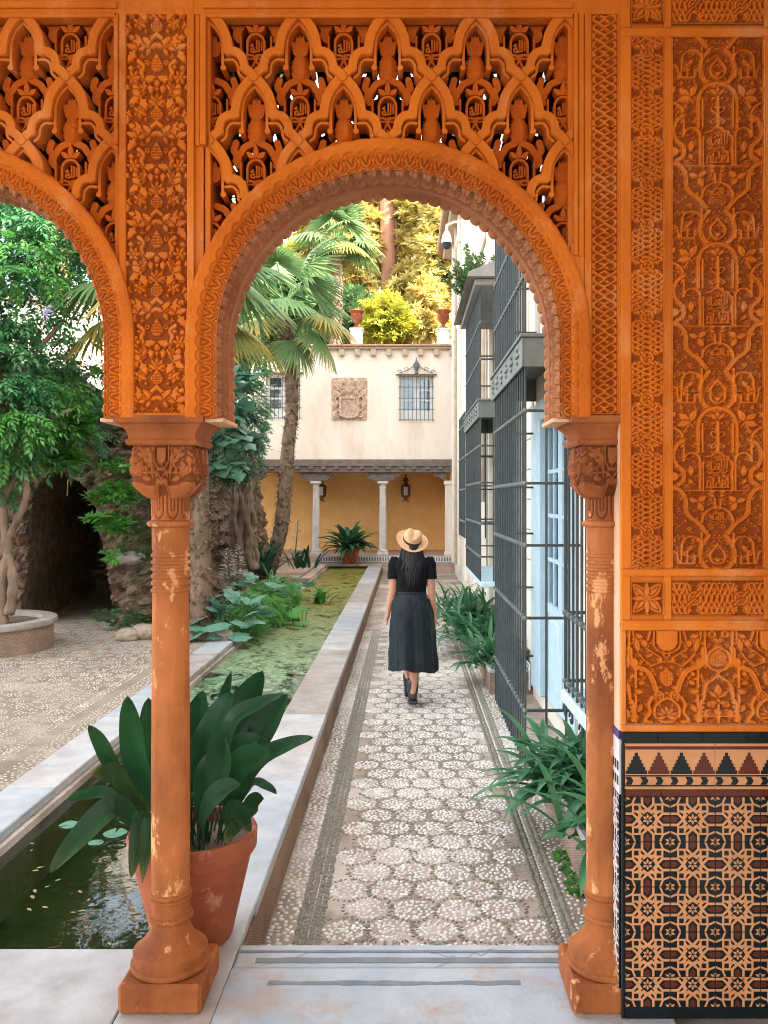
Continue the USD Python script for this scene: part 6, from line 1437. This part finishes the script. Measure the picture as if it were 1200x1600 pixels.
fe = thing('ferny_bush', 'fresh green feathery bush hanging over the pool edge', 'shrub')
curtain(fe, [(400, 955, 12.2, 38, 26, .45), (432, 930, 14.0, 36, 24, .5), (385, 985, 11.4, 24, 20, .3), (425, 955, 13.0, 26, 20, .3)], 2400, .11, PIN, G_bright, 54, tiers=.15)
for k, (px, py, d, L, n_) in enumerate(((408, 872, 18.2, 1.0, 34), (470, 880, 19.6, .6, 18))):
    p = at(px, py, d); clump('blade_leaf_plant', ('dark broad bladed plant left of the leaning palm trunk', 'small broad bladed plant at the foot of the pale flower spike')[k], 'plant', (p[0], p[1], .42), n_, L, .10, G_dark, 55 + k, loc_spread=.15, up=(.7, 1.5), bend=.6)
def spike(px, py0, py1, d, label, lean=0.0, mtl=M_spike):
    p0, p1 = at(px, py0, d), at(px + lean, py1, d); t = thing('flower_spike', label, 'flower'); obj('stem', tube([p0, (p0 + p1) / 2, p1], [.018, .015, .006], 6), G_mid, t)
    r = np.random.default_rng(int(px)); n = 90; u = r.uniform(.15, 1, n) ** .9; a_ = r.uniform(0, 6.28, n); w = .085 * (1.1 - u); O = p0 + (p1 - p0) * u[:, None] + np.c_[np.cos(a_) * w, np.sin(a_) * w, 0 * u]
    obj('blossom', scatter(LF, O, np.c_[np.cos(a_), np.sin(a_), .4 + 0 * u], .11 * (1.2 - .6 * u)), mtl, t); return t
spike(460, 884, 812, 19.3, 'tall pale flower spike right of the leaning palm trunk', 6)
spike(359, 915, 858, 12.6, 'whitish flower spike above the teal leaves', -3); spike(371, 912, 852, 12.9, 'greenish flower spike beside the whitish one', 2)
# pool plants
WZ = .185
def padleaf(c, r, tilt, seed, mtl, name, parent, notch=True):
    rr = np.random.default_rng(seed); a = np.linspace(.15 if notch else 0, 2 * np.pi - (.15 if notch else 0), 26); V = np.c_[r * np.cos(a), r * np.sin(a), .04 * r * np.cos(3 * a)]; V = np.vstack([V, [[0, 0, -.02 * r]]]); k = np.arange(25)
    m = trimesh.Trimesh(V, np.stack([np.full(25, 26), k, k + 1], 1), process=False); m.apply_transform(trimesh.transformations.euler_matrix(tilt[0], tilt[1], rr.uniform(0, 6.28))); m.apply_translation(c); return obj(name, m, mtl, parent, smooth=True)
lo = thing('lotus', 'lotus with one round raised leaf and thin stems in the pool', 'water plant')
for (px, py, d, r_l, t_) in ((465, 956, 12.4, .15, (.5, .1)), (458, 968, 12.3, .11, (.3, -.3)), (474, 974, 12.2, .09, (.25, .2))):
    c = at(px, py, d); padleaf(c, r_l, t_, px, G_bright, 'leaf', lo); obj('stem', tube([[c[0] + .02, c[1], WZ - .1], c], .007, 5), G_mid, lo)
for dx in (-.06, .05, .09): c = at(465, 985, 12.4); obj('stem', tube([[c[0] + dx, c[1], WZ - .1], [c[0] + dx * 1.6, c[1], WZ + .22]], .006, 5), G_mid, lo)
clump('water_plant', 'upright leafy water plant in the middle of the pool', 'water plant', (at(497, 942, 14.9)[0], 14.9, WZ - .02), 20, .42, .09, G_bright, 61, up=(.9, 1.5), bend=.8, loc_spread=.07)
for k, (px, py, r_l) in enumerate(((108, 1290, .055), (137, 1285, .045), (180, 1303, .065), (150, 1318, .04), (200, 1283, .05), (330, 1062, .07))):
    d = (EYE - WZ) * FPX / (py - 780); c = at(px, py, d); c[2] = WZ + .006
    lab = ['pale lily pad floating farthest left', 'small pale lily pad second from the left', 'largest pale lily pad by the pot', 'lily pad half under the drooping leaf', 'pale lily pad behind the potted leaves', 'lily pad near the stone edging'][k]
    t = thing('lily_pad', lab, 'water lily'); padleaf(c, r_l, (0, 0), k, G_teal, 'pad', t)
# leaves and scum floating on the dark near water
r = np.random.default_rng(9); n = 150
O = np.c_[r.uniform(LX1 + .1, CX0 - .1, n), r.uniform(3.4, 8, n), np.full(n, WZ + .003)]
obj('floating_leaves', scatter((LF[0] * [1, 1, .1], LF[1]), O, np.c_[r.normal(size=(n, 2)), np.zeros(n)], r.uniform(.012, .05, n)), M_twig, kind='stuff', label='bits of leaf and twig floating on the dark pool', cat='leaf litter')
# moss and weeds at the foot of the right planter
O = np.c_[r.uniform(.84, .92, 260), r.uniform(3.5, 5.6, 260), np.full(260, .005)]; O = O[(np.abs(O[:, 1] - 4.55) < .28) | (np.abs(O[:, 1] - 3.75) < .14)]
obj('weeds', mass(O, r.normal(size=O.shape) * [1, 1, .2] + [0, 0, .6], r.uniform(.015, .035, len(O)), WH, seed=2), G_bright, kind='stuff', label='low green weeds growing between loose pebbles by the right planter', cat='weeds')

# ---- pots
def pot(name, label, c, R, h, mtl=M_terra, n=56):
    t = thing(name, label, 'plant pot', c); b = R * .60
    obj('pot_body', lathe([[0, .002], [b, .002], [b + .006, .015], [R * .93, h * .80], [R * .93, h * .82]], n), mtl, t, smooth=40)
    obj('rim', lathe([[R * .90, h * .80], [R * .97, h * .802], [R, h * .83], [R * 1.01, h * .97], [R * .985, h], [R * .93, h], [R * .90, h * .95], [R * .88, h * .85], [R * .88, h * .80]], n), mtl, t, smooth=50)
    obj('soil', lathe([[0, h * .87], [R * .9, h * .865]], 24), M_soil, t); return t
POT = np.array([-.855, 3.335, LZ + .002])
pot('terracotta_pot', 'big terracotta pot standing on the marble corner behind the left column', POT, .252, .43)
def blade(base, mid, tip, w, seed, yellow=0.0, fold=.25, roll=0.0):
    """broad blade on a stalk through three points; tint: r across the blade, g yellowing"""
    P = spline([base, base * .55 + mid * .45 + [0, 0, .02], mid, mid * .45 + tip * .55 + [0, 0, .012], tip], 6); n = len(P); u = np.linspace(0, 1, n)
    prof = w * np.clip(np.where(u < .28, .05, np.sin(np.pi * np.clip((u - .22) / .80, 0, 1)) ** .75), .04, 1) * (u < .999); T = np.gradient(P, axis=0); T /= np.linalg.norm(T, axis=1, keepdims=True)
    view = np.array([0, -1, .55]); V, C, m = [], [], 7; r = np.random.default_rng(seed)
    for i in range(n):
        s = np.cross(T[i], view); s /= np.linalg.norm(s); nn = np.cross(s, T[i]); a_ = roll * u[i]; s, nn = s * math.cos(a_) + nn * math.sin(a_), nn * math.cos(a_) - s * math.sin(a_)
        for k in range(m): v = (k / (m - 1) - .5) * 2; V.append(P[i] + s * v * prof[i] / 2 + nn * (fold * prof[i] * (abs(v) ** 1.3) * .5 + .004 * math.sin(9 * u[i] + v * 2 + seed) * (u[i] > .3))); C.append([k / (m - 1), np.clip((u[i] - .8) / .2, 0, 1) * yellow + .15 * yellow, 0])
    g = grid_mesh(np.array(V).reshape(n, m, 3)); return g, np.array(C)
ap = thing('aspidistra', 'dark glossy broad leaved plant growing in the big pot behind the left column', 'plant', (0, 0, 0))
pz = .68
def T_(px, py, d=3.33): return at(px, py, d)
BL = [  # base offset, mid px, tip px, depth of mid and tip, width, yellow, roll
    ((-.10, -.02), (214, 1190), (199, 1088), 3.28, 3.22, .105, 0, .2), ((-.12, .02), (178, 1200), (138, 1133), 3.35, 3.35, .065, .1, 0), ((-.12, 0), (190, 1215), (143, 1210), 3.3, 3.2, .080, .7, .4),
    ((-.12, -.05), (178, 1262), (78, 1364), 3.15, 2.95, .105, .25, -.3), ((-.14, .05), (170, 1240), (105, 1250), 3.4, 3.4, .05, 0, 0), ((-.1, -.1), (222, 1275), (205, 1372), 3.1, 3.02, .062, .45, .5), ((-.08, -.12), (236, 1280), (222, 1380), 3.06, 3.0, .055, .5, -.4),
    ((.02, .05), (318, 1180), (362, 1082), 3.3, 3.3, .125, 0, .2), ((.05, .08), (350, 1170), (411, 1048), 3.42, 3.5, .135, 0, -.1), ((0, .1), (330, 1180), (362, 1048), 3.45, 3.55, .06, 0, .1), ((.08, .06), (385, 1180), (450, 1085), 3.4, 3.45, .135, 0, .2),
    ((.06, -.02), (362, 1130), (446, 1084), 3.2, 3.15, .07, 0, .5), ((.08, 0), (405, 1190), (489, 1152), 3.25, 3.2, .075, 0, .4), ((.1, -.02), (370, 1200), (425, 1175), 3.2, 3.15, .11, 0, -.3), ((.1, .02), (395, 1225), (432, 1240), 3.3, 3.25, .045, 0, .8),
    ((.12, .03), (388, 1265), (412, 1248), 3.3, 3.25, .075, 0, 0), ((.04, -.06), (340, 1215), (352, 1150), 3.15, 3.15, .10, 0, .3), ((-.02, 0), (296, 1180), (318, 1078), 3.35, 3.4, .11, 0, 0), ((.12, -.06), (365, 1262), (392, 1300), 3.15, 3.1, .06, .1, .3), ((.13, -.04), (372, 1290), (352, 1318), 3.15, 3.12, .045, .7, .2),
    ((-.04, -.05), (262, 1170), (258, 1075), 3.3, 3.35, .10, 0, 0), ((-.05, .1), (240, 1190), (232, 1090), 3.45, 3.5, .10, 0, 0), ((.02, -.1), (330, 1250), (375, 1228), 3.08, 3.02, .085, 0, .4), ((.0, .12), (300, 1170), (330, 1110), 3.5, 3.6, .09, 0, 0), ((-.13, .02), (200, 1240), (160, 1180), 3.35, 3.35, .06, 0, .3),
    ((.05, .0), (345, 1195), (405, 1150), 3.28, 3.28, .11, 0, .1), ((.03, -.03), (322, 1230), (340, 1175), 3.2, 3.2, .11, 0, .2)]
for k, (bo, m_, t_, dm, dt, w, ye, ro) in enumerate(BL):
    g, C = blade(np.array([POT[0] + bo[0], POT[1] + bo[1], pz - .02]), T_(*m_, dm), T_(*t_, dt), w, k, ye, .28, ro); obj('leaf', g, G_asp, ap, smooth=True, tint=C)
r = np.random.default_rng(2); sts = []
for k in range(60):
    a_ = r.uniform(0, 6.28); q = r.uniform(.02, .16); b_ = POT + [q * math.cos(a_), q * math.sin(a_), .37]; sts.append(tube([b_, b_ + [r.normal(0, .03), r.normal(0, .03), .16], b_ + [r.normal(0, .06), r.normal(0, .05), r.uniform(.2, .34)]], [.004, .0035, .003], 4))
obj('stalks', cat_(sts), G_dark, ap, kind='stuff')
fp = at(547, 873, 23.05); fp[2] = KZ + .002
pot('terracotta_pot', 'small orange terracotta pot at the head of the pool before the portico', (fp[0], 22.75, KZ + .002), .30, .46)
clump('potted_plant', 'bushy dark leaved plant in the small pot before the portico', 'plant', (fp[0], 22.75, KZ + .36), 90, .98, .17, G_dark2, 71, up=(.3, 1.5), bend=1.1, loc_spread=.07)
# ================================================================ the walking woman, seen from behind
M_skin = mat('skin', (.48, .235, .15), (.42, .195, .12), 9, .5, .1, 80, spec=.35)
M_hair = mat('black_hair', (.006, .005, .005), (.012, .009, .008), 30, .45, .6, 90, spec=.3, stretch=(1, 1, .12))
M_top = mat('black_cotton', (.005, .006, .007), (.008, .009, .010), 9, .85, .3, 120, spec=.1)
M_skirt = mat('dark_pleated_cloth', (.006, .011, .015), (.010, .016, .020), 9, .55, .3, 90, spec=.22)
M_boot = mat('black_leather', (.012, .013, .014), (.022, .023, .024), 14, .38, .3, 60, spec=.5)
M_straw = mat('tan_felt', (.60, .37, .20), (.52, .31, .16), 12, .85, .3, 150, spec=.15)
M_band = mat('dark_ribbon', (.02, .015, .013), (.03, .024, .02), 9, .6)
WO = np.array([.062, 8.3, .003])
wm = thing('person', 'woman in a black top and long dark pleated skirt with a tan hat, walking away', 'person', WO)
q_ = lambda cx, cy, y=0.0: np.array([(cx - 345) * .0012, y, (1510 - cy) * .0012])
def capsule_body(bones, edge=.008, it=14):
    parts = []
    for a, ra, b, rb in bones:
        s1 = m3.Manifold.sphere(ra, 18).translate(tuple(map(float, a))); s2 = m3.Manifold.sphere(rb, 18).translate(tuple(map(float, b))); parts.append(m3.Manifold.batch_hull([s1, s2]))
    M = m3.Manifold.batch_boolean(parts, m3.OpType.Add).refine_to_length(edge); mm = M.to_mesh(); t = trimesh.Trimesh(mm.vert_properties[:, :3], mm.tri_verts, process=True)
    trimesh.smoothing.filter_taubin(t, lamb=.5, nu=.52, iterations=it); return t
sL, sR = q_(190, 345, .0), q_(492, 345, .0); eL, eR = q_(178, 585, -.02), q_(502, 590, -.03); wL, wR = q_(140, 755, .05), q_(530, 770, .03)
neck, head = q_(340, 285, .0), q_(340, 195, .02); pel = q_(340, 640, .0)
bones = [(q_(340, 360), .085, q_(340, 560), .095), (q_(280, 360), .075, q_(295, 560), .08), (q_(400, 360), .075, q_(385, 560), .08), (q_(340, 560), .10, pel, .12), (q_(270, 650), .095, q_(410, 650), .095),
         (q_(340, 335), .060, neck, .050), (neck, .050, head, .06), (head, .082, head + [0, .02, .05], .085), (head + [0, .05, -.03], .06, head + [0, .055, -.07], .045), (head + [0, .105, -.01], .014, head + [0, .098, .02], .010),
         (head + [-.082, .02, .0], .016, head + [-.082, .02, .03], .014), (head + [.082, .02, .0], .016, head + [.082, .02, .03], .014),
         (q_(300, 320), .05, sL, .052), (q_(385, 320), .05, sR, .052), (sL, .052, eL, .037), (sR, .052, eR, .037), (eL, .037, wL, .024), (eR, .037, wR, .024), (q_(172, 640, 0), .034, eL, .036), (q_(510, 645, 0), .034, eR, .036)]
for s, w, e in ((1, wL, eL), (-1, wR, eR)):
    d = (w - e) / np.linalg.norm(w - e); k = w + d * .035; side = np.array([0, 1.0, 0]); bones += [(w, .024, k + side * .012, .022), (w, .022, k + d * .03 - side * .022, .018), (k + side * .018, .016, k + d * .035 + side * .022, .014)]
    for j in range(4):
        off = side * (.026 - .0185 * j); b0 = k + d * .030 + off * 1.0; L = (.040, .046, .043, .032)[j]; inn = np.array([s * .3, -.25, 0]); b1 = b0 + d * L * .6 + inn * .01; b2 = b1 + d * L * .5 + inn * .02; b3 = b2 + d * L * .35 + inn * .02
        bones += [(k + off * .6, .013, b0, .0098), (b0, .0095, b1, .0088), (b1, .0088, b2, .008), (b2, .008, b3, .0068)]
    t0 = w + d * .012 + side * .02; bones += [(t0, .013, t0 + d * .03 + side * .022 + [s * .012, 0, 0], .0105), (t0 + d * .03 + side * .022 + [s * .012, 0, 0], .0105, t0 + d * .058 + side * .022 + [s * .018, 0, 0], .008)]
hL, hR = q_(285, 680), q_(400, 680); kL, kR = q_(305, 1030, .20), q_(375, 1030, .03); aL, aR = q_(312, 1375, .34), q_(345, 1395, -.10)
bones += [(hL, .085, kL, .058), (hR, .085, kR, .058), (kL, .056, kL * .62 + aL * .38 + [0, -.03, 0], .056), (kL * .62 + aL * .38 + [0, -.03, 0], .056, aL, .036), (kR, .056, kR * .62 + aR * .38 + [0, -.03, 0], .058), (kR * .62 + aR * .38 + [0, -.03, 0], .058, aR, .036)]
obj('body', capsule_body(bones), M_skin, wm, smooth=True)
# top
th = np.linspace(0, 2 * np.pi, 97)
def loft(rings, wrinkle=0, seed=0, close=False):
    V = []
    for (cx, cy, hw, hd, y0, pw) in rings:
        c, s = np.cos(th), np.sin(th); x = np.sign(c) * np.abs(c) ** pw * hw; y = np.sign(s) * np.abs(s) ** pw * hd; ctr = q_(cx, cy, y0); P = np.stack([ctr[0] + x, ctr[1] + y, np.full(97, ctr[2])], 1)
        if wrinkle: n = meshkit.fbm(P * [14, 14, 22], 3, seed); n[-1] = n[0]; P[:, :2] += (P[:, :2] - ctr[:2]) * (wrinkle * (n - .5))[:, None]
        V.append(P)
    m = grid_mesh(np.array(V)); return m
def dens(rows, n):
    R = np.array(rows, float); t = np.linspace(0, len(R) - 1, n); return [tuple(np.interp(v, np.arange(len(R)), R[:, k]) for k in range(6)) for v in t]
obj('top', loft(dens([(340, 296, .055, .052, 0, 1), (340, 300, .11, .068, 0, .95), (340, 307, .160, .075, 0, .9), (340, 318, .188, .082, 0, .85), (340, 345, .198, .095, 0, .8), (340, 400, .172, .115, 0, .85), (338, 470, .160, .118, .0, .9), (335, 540, .147, .112, 0, .9), (333, 585, .143, .11, 0, .9)], 60), .10, 3), M_top, wm, smooth=True)
for nm, (a, b), o in (('sleeve', (sL, eL), -1), ('sleeve', (sR, eR), 1)):
    d = b - a; P = np.array([a + d * u for u in np.linspace(-.26, .50, 18)]); rr = np.interp(np.linspace(0, 1, 18), [0, .2, .35, .6, 1], [.030, .050, .058, .058, .059]); m = tube(P, rr, 24, cap=True); n = meshkit.fbm(m.vertices * 22, 3, 5); m.vertices += (n - .5)[:, None] * .012; obj(nm, m, M_top, wm, smooth=True)
obj('top_shoulders', capsule_body([(q_(300, 322), .058, sL + [.004, 0, -.004], .057), (q_(385, 322), .058, sR + [-.004, 0, -.004], .057), (q_(300, 322), .058, q_(385, 322), .058), (sL, .055, sL * .8 + eL * .2, .056), (sR, .055, sR * .8 + eR * .2, .056)], .010, 6), M_top, wm, smooth=True)
# pleated skirt
rows = dens([(333, 572, .146, .112, 0, .9), (333, 585, .148, .116, 0, .9), (335, 640, .185, .145, 0, .9), (340, 720, .205, .165, .0, .92), (343, 850, .216, .185, .01, .95), (347, 1000, .224, .20, .02, 1), (350, 1120, .229, .21, .025, 1), (352, 1205, .232, .215, .03, 1)], 70)
V = []
for i, (cx, cy, hw, hd, y0, pw) in enumerate(rows):
    u = i / 69; ctr = q_(cx, cy, y0); fan_ = th + .05 * np.sin(3 * th + u * 2); pl = np.abs(((fan_ * 27 / np.pi) % 2) - 1) * 2 - 1; big = np.sin(6 * th + 1.1) + .6 * np.sin(10 * th + .4 + u)
    k = 1 + (.008 + .016 * u) * pl * (.4 + .6 * np.abs(np.sin(2 * th + .5))) + .062 * u ** 1.1 * big + .06 * (meshkit.noise(np.c_[np.cos(th) * 5, np.sin(th) * 5, np.full(97, u * 11)], 3) - .5)
    c, s = np.cos(th), np.sin(th); V.append(np.stack([ctr[0] + np.sign(c) * np.abs(c) ** pw * hw * k, ctr[1] + np.sign(s) * np.abs(s) ** pw * hd * k, np.full(97, ctr[2]) - .02 * u * (1 + np.cos(th * 2 + .6)) * (u > .9) + .008 * big * u ** 6], 1))
V = np.array(V); V[:, -1] = V[:, 0]; obj('skirt', grid_mesh(V), M_skirt, wm, smooth=True)
obj('waistband', loft([(333, 566, .149, .116, 0, .9), (333, 569, .152, .119, 0, .9), (333, 582, .152, .119, 0, .9), (333, 585, .149, .116, 0, .9)]), M_skirt, wm, smooth=True)
# long hair: strands over the back
r = np.random.default_rng(4); hs_ = []
for k in range(150):
    a_ = r.uniform(-1.5, 1.5); x0 = math.sin(a_); top = head + np.array([.092 * x0, -.085 * math.cos(a_) + .02, r.uniform(-.03, .02)]); end_z = 1510 - (r.uniform(395, 545) - 70 * abs(x0) ** 2)
    low = np.array([(-5 * .0012) + x0 * r.uniform(.085, .125) + r.normal(0, .01), -.120 - .012 * r.random() + .06 * x0 ** 2, end_z * .0012]); mid = np.array([x0 * .108 + r.normal(0, .006), -.098 + .07 * x0 ** 2, q_(0, 310)[2]])
    P = spline([top, top * .5 + mid * .5 + [0, -.012, 0], mid, mid * .5 + low * .5 + [r.normal(0, .008), -.012, 0], low], 5); hs_.append(tube(P, np.interp(np.linspace(0, 1, len(P)), [0, .3, .8, 1], [.012, .013, .009, .002]), 6))
hs_.append(m3_cap := capsule_body([(head + [0, -.012, -.02], .088, head + [0, 0, .03], .078), (head + [0, -.03, -.05], .085, neck + [0, -.035, -.02], .07)], .012, 8))
obj('hair', cat_(hs_), M_hair, wm, smooth=True)
# boots
def boot(a, pitch):
    B_ = []; f = np.array([0, 1.0, 0]); g = np.array([a[0], a[1], 0.0]); b = capsule_body([(np.array([0, 0, .155]), .050, np.array([0, .0, .09]), .045), (np.array([0, 0, .09]), .043, np.array([0, -.012, .045]), .036), (np.array([0, 0, .05]), .036, np.array([0, .11, .036]), .033), (np.array([0, .09, .034]), .038, np.array([0, .165, .028]), .024)], .008, 8)
    sole = slab_xz(Polygon(spline([(-.036, -.035), (-.03, -.05), (.03, -.05), (.036, -.035), (.034, .04), (.042, .11), (.03, .18), (0, .20), (-.03, .18), (-.042, .11), (-.034, .04)], 4, True)), 0, .014); v = sole.vertices.copy(); sole.vertices = np.stack([v[:, 0], v[:, 2], v[:, 1]], 1)
    heel = box(-.032, .032, -.048, .02, -.012, .004, .006); m = cat_([b, sole, heel]); m.apply_scale([1.2, 1.12, 1.25]); m.apply_translation((0, 0, .022)); m.apply_transform(trimesh.transformations.rotation_matrix(pitch, (1, 0, 0), (0, .13, .02))); m.apply_translation(g); return m
obj('boot', boot(aR, -.16), M_boot, wm, smooth=40); obj('boot', boot(aL, .0), M_boot, wm, smooth=40)
# hat: wide brim tipped back, pinched crown, dark ribbon
ax = np.array([.20, -.62, .76]); ax /= np.linalg.norm(ax); hc = head + np.array([0, -.01, .055]); Rm = np.eye(4); u_ = np.cross([0, 1, 0], ax); u_ /= np.linalg.norm(u_); Rm[:3, 0], Rm[:3, 1], Rm[:3, 2], Rm[:3, 3] = u_, np.cross(ax, u_), ax, hc
def hatpart(prof, wav=0): 
    m = lathe(prof, 64); a_ = np.arctan2(m.vertices[:, 1], m.vertices[:, 0]); rr = np.hypot(m.vertices[:, 0], m.vertices[:, 1]); m.vertices[:, 2] += wav * np.cos(2 * a_) * np.clip((rr - .09) / .07, 0, 1)
    top = np.clip((m.vertices[:, 2] - .06) / .05, 0, 1); m.vertices[:, 2] -= .028 * top * np.exp(-(m.vertices[:, 0] / .035) ** 2); m.apply_transform(Rm); return m
obj('hat', hatpart([[.080, -.001], [.10, -.004], [.13, -.006], [.158, .002], [.162, .006], [.158, .009], [.13, .002], [.10, .003], [.092, .012], [.090, .05], [.086, .085], [.075, .108], [.05, .120], [.0, .122]], .012), M_straw, wm, smooth=50)
obj('hat_ribbon', hatpart([[.0935, .010], [.0945, .012], [.0925, .034], [.0905, .036]]), M_band, wm, smooth=True)
